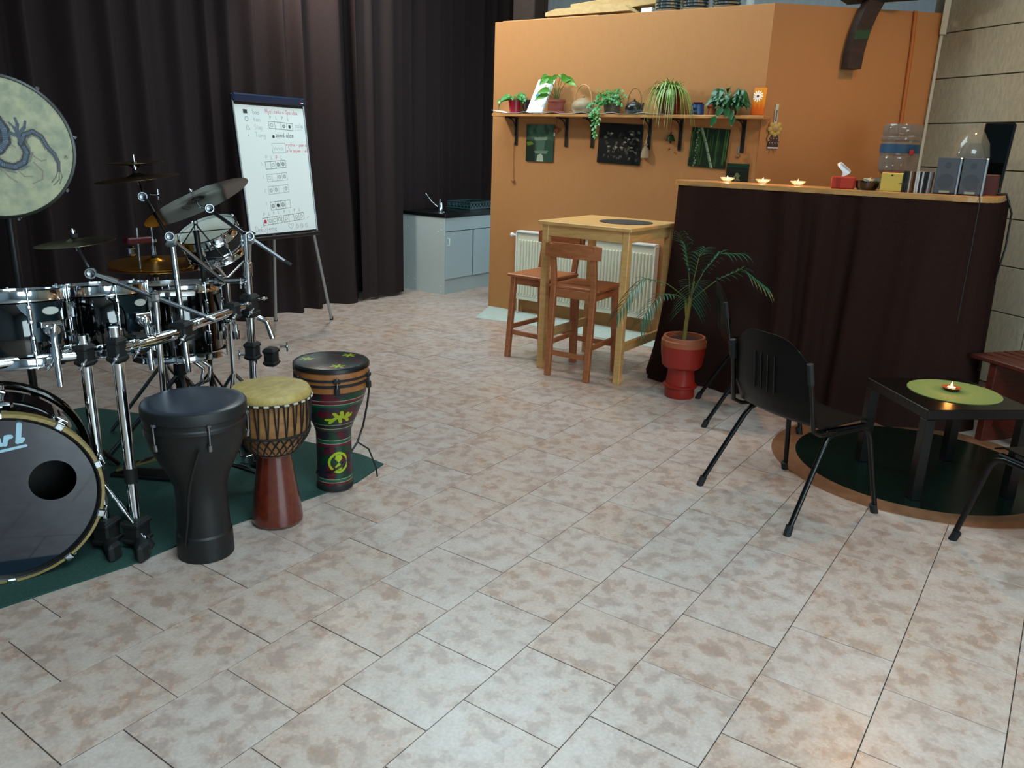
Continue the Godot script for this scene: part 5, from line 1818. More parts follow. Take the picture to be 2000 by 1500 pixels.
func build_flipchart():
	var ink := Ink.new(512, 700, Color(0.93, 0.955, 0.95))
	var k := Color(0.12, 0.14, 0.16)
	var gy := Color(0.45, 0.5, 0.52)
	var rd := Color(0.78, 0.12, 0.22)
	var S := 1.36                      # height of the sheet in widths
	ink.poly([Vector2(.11, .035 * S), Vector2(.165, .035 * S), Vector2(.168, .065 * S), Vector2(.112, .065 * S)], Color(0.2, 0.24, 0.25))
	write(ink, "bas", Vector2(.24, .03 * S), .05, .0022, gy)
	circle(ink, Vector2(.145, .105 * S), .023, .0025, gy)
	write(ink, "ton", Vector2(.24, .085 * S), .05, .0020, gy, .7)
	ink.line([Vector2(.12, .185 * S), Vector2(.145, .15 * S), Vector2(.175, .185 * S), Vector2(.12, .185 * S)], .0020, gy, .8)
	write(ink, "Slap", Vector2(.24, .145 * S), .05, .0019, gy, .5)
	ink.dot(Vector2(.145, .23 * S), .0043, k)
	write(ink, "Tiong", Vector2(.24, .205 * S), .05, .0019, gy, .6)
	write(ink, "Mysl celu a Ops uba", Vector2(.42, .02 * S), .043, .0019, rd, .8)
	for i in 4:
		write(ink, "PLPL"[i], Vector2(.475 + .088 * i, .073 * S), .035, .0019, gy)
	boxes(ink, Vector2(.45, .115 * S), Vector2(.355, .055 * S), 4, k, .04, [0, -1, 1, 2])
	write(ink, "sola", Vector2(.85, .12 * S), .05, .0019, gy, .8)
	ink.line([Vector2(.84, .175 * S), Vector2(.95, .172 * S)], .0014, gy, .6)
	ink.dot(Vector2(.5, .235 * S), .017, Color(0.15, 0.2, 0.2))
	write(ink, "zond alce", Vector2(.535, .2 * S), .05, .0024, k, .9)
	boxes(ink, Vector2(.46, .29 * S), Vector2(.2, .075 * S), 1, gy, -.03, [])
	write(ink, "vvvo", Vector2(.48, .3 * S), .055, .0019, gy, .6)
	write(ink, "rychle - pom a", Vector2(.675, .28 * S), .038, .0019, rd, .8)
	write(ink, "a la bojem i cely", Vector2(.675, .328 * S), .036, .0019, rd, .8)
	for i in 4:
		write(ink, "PLPL"[i], Vector2(.345 + .075 * i, .385 * S), .04, .0019, rd if i == 2 else gy, .8)
	boxes(ink, Vector2(.33, .435 * S), Vector2(.3, .058 * S), 4, k, -.06, [-1, 0, 1, 1])
	boxes(ink, Vector2(.33, .535 * S), Vector2(.3, .058 * S), 4, gy, -.06, [0, -1, 1, 1])
	boxes(ink, Vector2(.33, .632 * S), Vector2(.3, .062 * S), 4, gy, -.07, [1, 1, -1, 1])
	boxes(ink, Vector2(.33, .755 * S), Vector2(.3, .065 * S), 4, k, -.05, [1, 2, 1, -1])
	for i in 4:
		write(ink, "1121"[i], Vector2(.27, (.44 + .105 * i) * S), .03, .0016, gy, .6)
		write(ink, "PLPL"[i], Vector2(.21 + .072 * i, .838 * S - .0050 * i), .032, .0017, gy)
		write(ink, "PLPL"[i], Vector2(.515 + .08 * i, .825 * S - .0037 * i), .032, .0017, gy)
	boxes(ink, Vector2(.19, .88 * S), Vector2(.28, .058 * S), 4, k, -.06, [3, 0, 0, 0])
	boxes(ink, Vector2(.5, .87 * S), Vector2(.32, .055 * S), 4, k, -.06, [0, -1, 0, 0])
	ink.dot(Vector2(.86, .87 * S), .0031, gy)
	ink.line(P([.87, .905 * 1.36, .9, .895 * 1.36]), .0019, gy)
	write(ink, "Dekujeme", Vector2(.07, .942 * S), .058, .0020, Color(0.6, 0.5, 0.58), .85)
	ink.line([Vector2(.165, .945 * S), Vector2(.175, .952 * S), Vector2(.188, .943 * S)], .0019, Color(0.6, 0.5, 0.58))
	ink.line([Vector2(.6, .985 * S), Vector2(.56, .955 * S), Vector2(.575, .935 * S), Vector2(.6, .948 * S), Vector2(.63, .933 * S), Vector2(.645, .95 * S), Vector2(.6, .985 * S)], .0019, Color(0.62, 0.5, 0.56))
	ink.dot(Vector2(.615, .952 * S), .0031, k)
	for c in [.7, .77, .85]:
		circle(ink, Vector2(c, .965 * S), .022, .0017, Color(0.6, 0.52, 0.58))
		ink.line([Vector2(c - .02, .955 * S), Vector2(c + .02, .975 * S)], .0017, Color(0.6, 0.52, 0.58))

	var u := V(-0.08, 0, -0.997).normalized()
	var n := V(-u.z, 0, u.x)
	var up := (V(0, 1.03, 0) - n * 0.11).normalized()
	var nn := u.cross(up).normalized()
	var t := thing("flipchart", "white flipchart board on a grey stand covered in marker rhythm notes", "flipchart")
	t.transform = Transform3D(Basis.IDENTITY, V(-5.16, 0, -4.245))
	var X := Transform3D(Basis(u, up, nn), V(0, 0.845, 0))
	var w := 0.72
	var h := 1.035
	var g := G.new()
	g.X = X
	g.box(V(0, h / 2, -0.012), V(w, h, 0.02), 0.003)
	part(t, "board", g, mat(Color(0.12, 0.13, 0.14), 0.4))
	g = G.new()
	g.X = X
	var sw := w - 0.025
	var shh := h - 0.085
	g.quad(V(-sw / 2, 0.012, 0.0015), V(sw / 2, 0.012, 0.0015), V(sw / 2, 0.012 + shh, 0.0015), V(-sw / 2, 0.012 + shh, 0.0015), Vector3.BACK, Vector2(0, 1), Vector2(1, 1), Vector2(1, 0), Vector2(0, 0))
	part(t, "sheet", g, mat(Color.WHITE, 0.35, 0.0, {"albedo_texture": ink.tex()}), "white sheet with handwritten drum patterns")
	g = G.new()
	g.X = X
	for sx in [-1.0, 1.0]:
		g = G.new()
		g.X = X
		g.box(V(sx * (w / 2 - 0.004), h / 2, 0.002), V(0.012, h, 0.012), 0.003)
		part(t, "frame_rail", g, mat(Color(0.75, 0.78, 0.8), 0.35, 0.6))
	g = G.new()
	g.X = X
	g.box(V(0, h - 0.025, 0.012), V(w + 0.01, 0.06, 0.035), 0.012)
	part(t, "clamp_bar", g, mat(Color(0.05, 0.15, 0.27), 0.25))
	g = G.new()
	g.X = X
	g.box(V(w / 2 - 0.06, h - 0.035, 0.0305), V(0.012, 0.012, 0.002))
	part(t, "badge", g, mat(Color(0.7, 0.2, 0.25), 0.5))
	g = G.new()
	g.X = X
	g.box(V(w / 2 - 0.04, h - 0.035, 0.0305), V(0.022, 0.008, 0.002))
	part(t, "badge", g, M.white_paint)
	g = G.new()
	g.X = X
	g.box(V(0, -0.02, 0.02), V(w * 0.96, 0.03, 0.06), 0.006)
	part(t, "pen_tray", g, M.black)
	var legm := mat(Color(0.62, 0.64, 0.65), 0.35, 0.5)
	for s in [[u * 0.31, V(-0.24, 0, -0.675)], [u * -0.31, V(-0.46, 0, 0.06)], [n * -0.08, V(-0.55, 0, -0.3)]]:
		g = G.new()
		var top: Vector3 = s[0] + V(0, 1.0, 0) - n * 0.04
		var ft: Vector3 = s[1]
		g.rod(top, ft + V(0, 0.01, 0), 0.013, 10)
		part(t, "leg", g, legm)
		g = G.new()
		g.rod(ft + V(0, 0.0, 0), ft + V(0, 0.035, 0), 0.016, 10)
		part(t, "foot", g, M.rubber)


func circle(ink: Ink, c: Vector2, r: float, w: float, col: Color, a := 1.0):
	var q := []
	for i in 15:
		q.append(c + Vector2(cos(TAU * i / 14.0), sin(TAU * i / 14.0)) * r)
	ink.line(q, w, col, a)


# a hand-drawn row of boxes; marks: -1 empty, 0 ring, 1 scribbled ring, 2 filled, 3 red square
func boxes(ink: Ink, at: Vector2, size: Vector2, n: int, col: Color, slope: float, marks: Array):
	var p := func(x: float, y: float) -> Vector2:
		return at + Vector2(x * size.x, y * size.y + x * size.x * slope)
	ink.line([p.call(0, 0), p.call(1, 0), p.call(1.01, 1), p.call(.01, 1), p.call(0, 0)], .0022, col, .75)
	for i in range(1, n):
		ink.line([p.call(float(i) / n, 0), p.call(float(i) / n + .01, 1)], .0019, col, .7)
	for i in marks.size():
		var c: Vector2 = p.call((i + 0.5) / n, 0.5)
		var r := size.y * 0.24
		if marks[i] == 0:
			circle(ink, c, r, .0022, col, .6)
		elif marks[i] == 1:
			circle(ink, c, r, .0024, col, .8)
			circle(ink, c, r * 0.5, .0024, col, .7)
		elif marks[i] == 2:
			ink.dot(c, r, col, .9)
		elif marks[i] == 3:
			ink.poly([c + Vector2(-r, -r), c + Vector2(r, -r), c + Vector2(r, r), c + Vector2(-r, r)], Color(0.8, 0.15, 0.35))


func build_rug():
	var g := G.new()
	var pl := PackedVector2Array()
	# cut piece of carpet, corners read from its edges (x, -z)
	for p in [[-2.66, 2.74], [-2.6, 2.5], [-2.7, 1.72], [-2.7, 1.4], [-2.77, 0.98], [-2.85, 0.2], [-4.7, 0.2], [-4.68, 1.4], [-4.62, 2.26], [-3.7, 2.62], [-2.84, 2.76]]:
		pl.append(Vector2(p[0], p[1]))
	g.X = Transform3D(Basis(V(1, 0, 0), V(0, 0, -1), V(0, 1, 0)), V(0, 0, 0))
	g.slab(pl, 0.001, 0.009)
	solo("carpet", "dark teal green carpet piece under the drum kit", "carpet", g, tri_mat(tone_tex(256, Color(0.09, 0.215, 0.195), Color(0.13, 0.28, 0.25), 9, 50, 71, 0.6), 0.95, 1.6))


func lug(g: G, p: Vector3, outw: Vector3, along: Vector3, L: float):
	g.bar(p - along * L * 0.5, p + along * L * 0.5, 0.016, 0.018, 0.005, outw)
	g.bar(p - along * L * 0.32 + outw * 0.006, p + along * L * 0.32 + outw * 0.006, 0.012, 0.018, 0.005, outw)


# drum with chrome hoops; local y is the axis, 0 = bottom
func drum(called: String, label: String, top: Vector3, axis: Vector3, r: float, depth: float, shell: Material, head: Material, lugs := 6) -> Node3D:
	var t := thing(called, label, "drum")
	t.transform = aim(axis, top - axis.normalized() * depth)
	var g := G.new()
	g.lathe([Vector2(r * 0.97, 0.006), Vector2(r, 0.012), Vector2(r, depth - 0.012), Vector2(r * 0.97, depth - 0.006)], 48)
	part(t, "shell", g, shell)
	for e in [[depth - 0.028, depth + 0.016], [-0.012, 0.026]]:
		g = G.new()
		g.lathe([Vector2(r + 0.006, e[0]), Vector2(r + 0.013, e[0] + 0.002), Vector2(r + 0.01, e[0] + 0.01), Vector2(r + 0.01, e[1] - 0.006), Vector2(r + 0.016, e[1]), Vector2(r + 0.006, e[1]), Vector2(r + 0.005, e[0])], 48, 0.5)
		part(t, "hoop", g, M.chrome)
	g = G.new()
	g.lathe([Vector2(r + 0.004, depth - 0.004), Vector2(r + 0.002, depth + 0.004), Vector2(r - 0.01, depth + 0.006), Vector2(0, depth + 0.006)], 48)
	part(t, "head", g, head)
	g = G.new()
	g.lathe([Vector2(0, -0.001), Vector2(r, 0.0), Vector2(r, 0.006)], 48)
	part(t, "bottom_head", g, mat(Color(0.3, 0.3, 0.3), 0.4))
	for i in lugs:
		var a := TAU * (i + 0.35) / lugs
		var d := V(cos(a), 0, sin(a))
		g = G.new()
		lug(g, d * (r + 0.008) + V(0, depth * 0.72, 0), d, Vector3.UP, minf(0.07, depth * 0.4))
		if depth > 0.16:
			lug(g, d * (r + 0.008) + V(0, depth * 0.28, 0), d, Vector3.UP, minf(0.07, depth * 0.4))
		g.rod(d * (r + 0.013) + V(0, depth * 0.5, 0), d * (r + 0.013) + V(0, depth + 0.02, 0), 0.003, 6)
		g.rod(d * (r + 0.013) + V(0, depth * 0.5, 0), d * (r + 0.013) + V(0, -0.014, 0), 0.003, 6)
		g.rod(d * (r + 0.013) + V(0, depth + 0.004, 0), d * (r + 0.013) + V(0, depth + 0.022, 0), 0.006, 8)
		part(t, "lug", g, M.chrome)
	return t


func build_bass_drum():
	var n := V(0.927, 0, 0.375).normalized()
	var right := Vector3.UP.cross(n).normalized()
	var t := thing("bass_drum", "black bass drum with a wooden hoop and a round port hole", "drum")
	t.transform = Transform3D(Basis(right, Vector3.UP, n), V(-2.9, 0.325, -1.1))
	var Z := Transform3D(Basis(V(1, 0, 0), V(0, 0, 1), V(0, -1, 0)), Vector3.ZERO)   # lathe axis along the drum axis
	var g := G.new()
	g.X = Z
	g.lathe([Vector2(0.28, -0.43), Vector2(0.283, -0.425), Vector2(0.283, -0.03), Vector2(0.28, -0.025)], 72)
	part(t, "shell", g, M.black_gloss)
	var wood := tri_mat(tone_tex(128, Color(0.62, 0.54, 0.34), Color(0.5, 0.42, 0.24), 0.8, 14, 81, 0.3), 0.35, 3.0)
	for e in [[-0.042, 0.004], [-0.45, -0.405]]:
		g = G.new()
		g.X = Z
		g.lathe([Vector2(0.302, e[0]), Vector2(0.316, e[0]), Vector2(0.318, e[0] + 0.004), Vector2(0.318, e[1] - 0.004), Vector2(0.316, e[1]), Vector2(0.306, e[1])], 72, 0.4)
		part(t, "hoop", g, wood if e[0] > -0.1 else M.black_gloss, "pale wooden hoop" if e[0] > -0.1 else "")
		g = G.new()
		g.X = Z
		g.lathe([Vector2(0.306, e[1]), Vector2(0.3, e[1] - 0.002), Vector2(0.292, e[1] - 0.012), Vector2(0.292, e[0])], 72, 0.4)
		part(t, "hoop_lining", g, mat(Color(0.05, 0.04, 0.03), 0.3))
	# front head with an off-centre hole; light blue lettering over a smoky gloss film
	var ink := Ink.new(1024, 1024, Color(0.075, 0.115, 0.175))
	# letters in head units: x right, y up, in metres -> image
	var q := func(x: float, y: float) -> Vector2: return Vector2(0.5 + x / 0.6, 0.5 - y / 0.6)
	var lb := Color(0.62, 0.78, 0.85)
	var L := [[[-.118, .185, -.112, .25], [-.112, .25, -.088, .254, -.08, .238, -.09, .224, -.112, .22]],
		[[-.076, .208, -.058, .213, -.06, .223, -.07, .222, -.077, .208, -.07, .196, -.056, .202]],
		[[-.026, .222, -.04, .222, -.048, .21, -.042, .199, -.031, .204, -.025, .222, -.026, .204, -.018, .202]],
		[[-.008, .2, -.002, .226, -.005, .214, .004, .226, .012, .224]],
		[[.03, .2, .033, .207]], [[.032, .202, .042, .262]], [[.032, .202, .04, .2, .046, .206]]]
	# shift the word so that its last letters fall where they are read
	for ch in L:
		for st in ch:
			var pts := []
			for i in range(0, st.size(), 2):
				var x: float = st[i] + 0.036
				pts.append(q.call(x, st[i + 1] + x * 0.08))
			ink.line(pts, 0.0125 if ch != L[5] else 0.014, lb)
	ink.line([q.call(-.1, .168), q.call(.088, .188)], 0.0085, lb)
	g = G.new()
	var seg := 64
	var hc := Vector2(0.155, 0.042)
	for i in seg:
		var a0 := TAU * i / seg
		var a1 := TAU * (i + 1) / seg
		for k in 4:
			var pt := []
			for e in [[a0, k], [a1, k], [a1, k + 1], [a0, k + 1]]:
				var d := Vector2(cos(e[0]), sin(e[0]))
				pt.append((hc + d * 0.076).lerp(d * 0.2925, e[1] / 4.0))
			var uv := []
			for p in pt:
				uv.append(q.call(p.x, p.y))
			g.quad(V(pt[0].x, pt[0].y, -0.012), V(pt[1].x, pt[1].y, -0.012), V(pt[2].x, pt[2].y, -0.012), V(pt[3].x, pt[3].y, -0.012), Vector3.BACK, uv[0], uv[1], uv[2], uv[3])
	part(t, "front_head", g, mat(Color.WHITE, 0.09, 0.0, {"albedo_texture": ink.tex(), "metallic_specular": 1.0, "clearcoat_enabled": true, "clearcoat": 1.0, "clearcoat_roughness": 0.05}), "smoky blue glossy front head with pale script lettering")
	g = G.new()
	g.X = Z
	g.lathe([Vector2(0.27, -0.3), Vector2(0, -0.3)], 40)
	part(t, "rear_head", g, mat(Color(0.12, 0.11, 0.1), 0.6))
	# claws with tension rods and lugs
	for i in 10:
		var a := TAU * (i + 0.42) / 10.0
		var d := V(cos(a), sin(a), 0)
		var sd := V(-sin(a), cos(a), 0)
		g = G.new()
		g.X = Transform3D(Basis(sd, d, V(0, 0, 1)).orthonormalized(), d * 0.318)
		g.box(V(0, -0.006, 0.006), V(0.03, 0.022, 0.01), 0.004)
		g.box(V(0, 0.004, -0.02), V(0.03, 0.012, 0.06), 0.004)
		g.box(V(0, 0.012, -0.05), V(0.022, 0.02, 0.016), 0.005)
		g.rod(V(0, 0.012, -0.03), V(0, 0.012, -0.15), 0.004, 8)
		g.rod(V(-0.02, 0.016, -0.03), V(0.02, 0.016, -0.03), 0.004, 8)
		part(t, "claw", g, M.chrome)
		g = G.new()
		lug(g, d * 0.293 + V(0, 0, -0.17), d, V(0, 0, 1), 0.075)
		part(t, "lug", g, M.chrome)
	# spur on the right side, adjustable rod with rubber tip
	g = G.new()
	g.box(V(0.285, 0.03, -0.12), V(0.03, 0.06, 0.05), 0.008)
	part(t, "spur_bracket", g, M.chrome)
	var inv := t.transform.affine_inverse()
	var foot := inv * V(-2.765, 0.012, -1.535)
	var from := V(0.295, 0.03, -0.06)
	g = G.new()
	g.rod(from, foot, 0.0065, 10)
	g.rod(from.lerp(foot, 0.4), from.lerp(foot, 0.52), 0.011, 10)
	part(t, "spur", g, M.chrome)
	g = G.new()
	g.rod(from.lerp(foot, 0.9), foot, 0.018, 12, 0.02)
	part(t, "spur_tip", g, M.rubber)
	g = G.new()
	g.rod(from.lerp(foot, 0.87), from.lerp(foot, 0.91), 0.017, 12)
	part(t, "spur_nut", g, M.chrome)
	# tom holder plate on top
	g = G.new()
	g.box(V(0.02, 0.295, -0.2), V(0.1, 0.03, 0.09), 0.01)
	g.rod(V(0.02, 0.3, -0.2), V(0.03, 0.36, -0.22), 0.022, 16)
	g.tube([V(-0.06, 0.33, -0.2), V(0.0, 0.35, -0.2), V(0.05, 0.335, -0.2)], 0.01, 10)
	part(t, "tom_holder", g, M.chrome)


func clamp_block(g: G, p: Vector3, s: Vector3, turn := 0.0):
	var keep := g.X
	g.X = keep * Transform3D(Basis(Vector3.UP, turn), p)
	g.box(Vector3.ZERO, s, 0.008)
	g.box(V(0, s.y * 0.32, 0), V(s.x * 1.15, s.y * 0.2, s.z * 1.15), 0.006)
	g.box(V(0, -s.y * 0.32, 0), V(s.x * 1.15, s.y * 0.2, s.z * 1.15), 0.006)
	g.X = keep


func wing(g: G, p: Vector3, d: Vector3, x: Vector3):
	g.rod(p, p + d * 0.035, 0.005, 8)
	g.rod(p + d * 0.035 - x * 0.024, p + d * 0.035 + x * 0.024, 0.0045, 8)
	g.ball(p + d * 0.034, 0.009, 10)


func build_rack():
	var t := thing("drum_rack", "chrome tube drum rack with black clamps holding the toms and cymbals", "drum rack")
	var y := 0.80
	var a := V(-2.9, 0, -1.44)
	var b := V(-2.815, 0, -1.515)
	var c := V(-3.11, 0, -2.33)
	# posts
	for p in [[a, 0.05, 0.865], [b, 0.05, 0.895], [c, 0.04, 0.86]]:
		var g := G.new()
		g.rod(p[0] + V(0, p[1], 0), p[0] + V(0, p[2], 0), 0.0205, 20)
		part(t, "post", g, M.chrome)
		g = G.new()
		for h in [[0.28, 0.34]] if p[0] != c else []:
			g.rod(p[0] + V(0, h[0], 0), p[0] + V(0, h[1], 0), 0.0245, 20)
		if g.v.size() > 0:
			part(t, "memory_collar", g, M.rubber)
	# upper part of the right post, thinner, with a chrome collar
	var g := G.new()
	g.rod(c + V(0, 0.84, 0), c + V(0, 1.0, 0), 0.0175, 18)
	g.rod(c + V(0, 0.96, 0), c + V(0, 1.02, 0), 0.022, 18)
	g.rod(c + V(0, 1.0, 0), c + V(0, 1.15, 0), 0.0125, 16)
	part(t, "pole", g, M.chrome)
	# bars
	var left := V(-3.02, y - 0.01, -0.95)
	g = G.new()
	g.tube([left, V(-2.99, y - 0.01, -1.25), a + V(-0.02, y - 0.01, 0.02)], 0.0225, 18)
	part(t, "bar", g, M.chrome)
	g = G.new()
	g.tube([b + V(0, y + 0.01, 0), V(-2.84, y + 0.01, -1.66), V(-2.875, y + 0.01, -1.78), V(-2.95, y + 0.015, -1.92)], 0.0225, 18)
	part(t, "bar", g, M.chrome)
	g = G.new()
	g.tube([V(-2.93, y + 0.015, -1.87), V(-3.0, y + 0.02, -2.06), c + V(0.0, y + 0.02, 0.02)], 0.021, 18)
	part(t, "bar", g, M.chrome)
	# clamps
	for p in [[a + V(0, y - 0.01, 0), V(0.052, 0.085, 0.056), 0.4], [b + V(0, y + 0.01, 0), V(0.052, 0.1, 0.056), 0.4], [V(-2.965, y - 0.005, -1.36), V(0.055, 0.075, 0.055), 0.3], [V(-2.85, y + 0.01, -1.62), V(0.055, 0.075, 0.055), 0.2], [V(-2.9, y + 0.012, -1.84), V(0.06, 0.08, 0.07), 0.5], [V(-3.06, y + 0.02, -2.2), V(0.055, 0.075, 0.055), 0.4], [c + V(0, y + 0.02, 0), V(0.06, 0.11, 0.07), 0.4]]:
		g = G.new()
		clamp_block(g, p[0], p[1], p[2])
		var k := part(t, "clamp", g, M.rubber)
		g = G.new()
		wing(g, p[0] + V(0.03, -0.02, 0.02), V(0.8, 0.0, 0.55), V(0.3, 0.8, -0.45).normalized())
		wing(g, p[0] + V(0.035, 0.03, -0.02), V(0.9, 0.2, -0.3).normalized(), V(0.3, 0.1, 0.9).normalized())
		part(k, "wing_screw", g, M.chrome)
	# black cast feet at the front posts
	g = G.new()
	clamp_block(g, a + V(0, 0.075, 0), V(0.07, 0.11, 0.08), 0.4)
	clamp_block(g, b + V(0, 0.075, 0), V(0.07, 0.11, 0.08), 0.4)
	g.tube([a + V(-0.28, 0.03, -0.1), a + V(0.06, 0.035, 0.02), a + V(0.12, 0.03, 0.04)], 0.028, 12)
	g.tube([b + V(-0.28, 0.03, -0.14), b + V(0.06, 0.035, 0.02), b + V(0.12, 0.03, 0.05)], 0.028, 12)
	part(t, "foot", g, M.rubber)
	for p in [a + V(0.12, 0.04, 0.04), b + V(0.12, 0.04, 0.05)]:
		g = G.new()
		g.X = Transform3D(Basis(Vector3.UP, 0.4), p)
		g.box(Vector3.ZERO, V(0.03, 0.075, 0.065), 0.012)
		part(t, "foot_cap", g, M.rubber)
	for p in [c + V(0, 0.6, 0), c + V(0.06, 0.57, -0.06)]:
		g = G.new()
		clamp_block(g, p, V(0.055, 0.09, 0.06), 0.4)
		part(t, "clamp", g, M.rubber)
	g = G.new()
	wing(g, c + V(0.09, 0.62, -0.09), V(0.8, 0, -0.57), V(0, 1, 0))
	wing(g, c + V(-0.02, 0.58, 0.02), V(-0.8, 0, 0.57), V(0, 1, 0))
	g.tube([c + V(0.015, 0.76, -0.03), c + V(0.045, 0.74, -0.055), c + V(0.065, 0.66, -0.07)], 0.014, 10)
	part(t, "wing_screw", g, M.chrome)
	# foot of the right post
	g = G.new()
	g.tube([c + V(-0.3, 0.03, -0.14), c + V(0, 0.045, 0), c + V(0.24, 0.03, 0.1)], 0.024, 12)
	clamp_block(g, c + V(0, 0.06, 0), V(0.06, 0.1, 0.07), 0.4)
	part(t, "foot", g, M.rubber)


# tom mount: plate on the shell, oval badge, ball joint, rod down to the rack
func tom_mount(t: Node3D, r: float, depth: float, a: float, drop: float):
	var d := V(cos(a), 0, sin(a))
	var s := V(-sin(a), 0, cos(a))
	var g := G.new()
	var n := 6
	var f := func(u: float, v: float) -> Vector3:
		var k := (u - 0.5) * 2.0
		var wd := lerpf(0.05, 0.085, smoothstep(0.55, 1.0, v))
		var an := a + k * wd / r
		return V(cos(an), 0, sin(an)) * (r + 0.007) + V(0, depth * 0.32 + v * depth * 0.55, 0)
	g.sheet(n, 6, f, 0.004)
	var pl := part(t, "mount_plate", g, mat(Color(0.06, 0.13, 0.16), 0.22, 0.4), "dark teal mounting plate")
	g = G.new()
	var ba := a - 0.12
	g.X = Transform3D(Basis(V(-sin(ba), 0, cos(ba)), V(0, 1, 0), V(cos(ba), 0, sin(ba)) * -1.0), V(cos(ba), 0, sin(ba)) * (r + 0.0105) + V(0, depth * 0.75, 0))
	var ov := PackedVector2Array()
	for i in 20:
		ov.append(Vector2(cos(TAU * i / 20.0) * 0.032, sin(TAU * i / 20.0) * 0.014))
	g.slab(ov, -0.002, 0.002)
	part(pl, "badge", g, mat(Color(0.7, 0.71, 0.68), 0.4), "pale oval badge")
	g = G.new()
	var p := d * (r + 0.03) + V(0, depth * 0.48, 0)
	g.ball(p, 0.026, 16)
	g.rod(d * r + V(0, depth * 0.48, 0), p + d * 0.03, 0.017, 14)
	g.rod(p - s * 0.035 + V(0, 0.02, 0), p + s * 0.035 + V(0, 0.02, 0), 0.012, 12)
	part(t, "mount_joint", g, M.chrome)
	g = G.new()
	var e := p + d * 0.035 + s * 0.015
	g.tube([p + V(0, 0.01, 0) + d * 0.02, e + V(0, -0.03, 0), e + V(0, -drop, 0)], [0.013, 0.012, 0.011], 12)
	g.rod(e + V(0, -0.06, 0), e + V(0, -0.1, 0), 0.019, 14)
	part(t, "mount_rod", g, M.chrome)


func build_toms():
	var away := V(-0.93, 0, -0.37)
	var smoke := mat(Color(0.55, 0.56, 0.56), 0.35)
	var t := drum("rack_tom", "glossy black rack tom above the bass drum at the left edge", V(-3.125, 1.0, -1.335), (Vector3.UP + away * 0.14), 0.15, 0.25, M.black_gloss, smoke, 6)
	mount_towards(t, 0.15, 0.25, V(0.985, 0, -0.1), 0.2)
	t = drum("rack_tom", "glossy black rack tom behind the two chrome rack posts", V(-3.235, 0.965, -1.71), (Vector3.UP + away * 0.12), 0.16, 0.26, M.black_gloss, smoke, 6)
	mount_towards(t, 0.16, 0.26, V(0.95, 0, -0.25), 0.2)
	t = drum("floor_tom", "large deep black floor tom hung behind the rack, above the black djembe", V(-3.55, 0.87, -2.225), (Vector3.UP + away * 0.1), 0.205, 0.34, M.black_gloss, smoke, 8)
	mount_towards(t, 0.205, 0.34, V(0.62, 0, -0.78), 0.1)
	# gong drum with a painted head on the far left
	var n := V(0.88, 0.0, 0.47).normalized()
	var right := Vector3.UP.cross(n).normalized()
	t = thing("gong_drum", "large upright drum with a dragon painted on its yellowed head", "drum")
	t.transform = Transform3D(Basis(right, Vector3.UP, n), V(-3.46, 1.507, -1.48))
	var Z := Transform3D(Basis(V(1, 0, 0), V(0, 0, 1), V(0, -1, 0)), Vector3.ZERO)
	var g := G.new()
	g.X = Z
	g.lathe([Vector2(0.25, -0.36), Vector2(0.255, -0.35), Vector2(0.258, -0.03), Vector2(0.255, -0.02)], 72)
	part(t, "shell", g, M.black_gloss)
	g = G.new()
	g.X = Z
	g.lathe([Vector2(0.258, -0.035), Vector2(0.272, -0.033), Vector2(0.27, 0.008), Vector2(0.262, 0.01), Vector2(0.258, 0.0)], 72, 0.5)
	part(t, "hoop", g, mat(Color(0.03, 0.05, 0.04), 0.3))
	g = G.new()
	g.X = Z
	g.lathe([Vector2(0.26, 0.002), Vector2(0, 0.002)], 72)
	for i in g.v.size():
		g.t[i] = Vector2(0.5 + g.v[i].x / 0.54, 0.5 - g.v[i].y / 0.54)
	part(t, "head", g, mat(Color.WHITE, 0.45, 0.0, {"albedo_texture": dragon_texture()}), "yellowed head with a painted blue-grey dragon")
	for i in 8:
		var a := TAU * (i + 0.2) / 8.0
		var d := V(cos(a), sin(a), 0)
		g = G.new()
		lug(g, d * 0.268 + V(0, 0, -0.06), d, V(0, 0, 1), 0.06)
		g.rod(d * 0.276 + V(0, 0, -0.04), d * 0.276 + V(0, 0, 0.012), 0.005, 8)
		part(t, "lug", g, M.chrome)
	# its stand
	var sd := thing("drum_stand", "black tripod stand carrying the large painted drum", "stand", V(-3.62, 0, -1.56))
	g = G.new()
	g.rod(V(0, 0.25, 0), V(0, 1.25, 0), 0.016, 14)
	part(sd, "pole", g, M.black)
	for i in 3:
		var a := TAU * i / 3.0 + 0.5
		g = G.new()
		g.rod(V(0, 0.42, 0), V(cos(a) * 0.34, 0.02, sin(a) * 0.34), 0.011, 10)
		part(sd, "leg", g, M.black)


func mount_towards(t: Node3D, r: float, depth: float, dir: Vector3, drop: float):
	var l := t.transform.basis.inverse() * dir
	tom_mount(t, r, depth, atan2(l.z, l.x), drop)


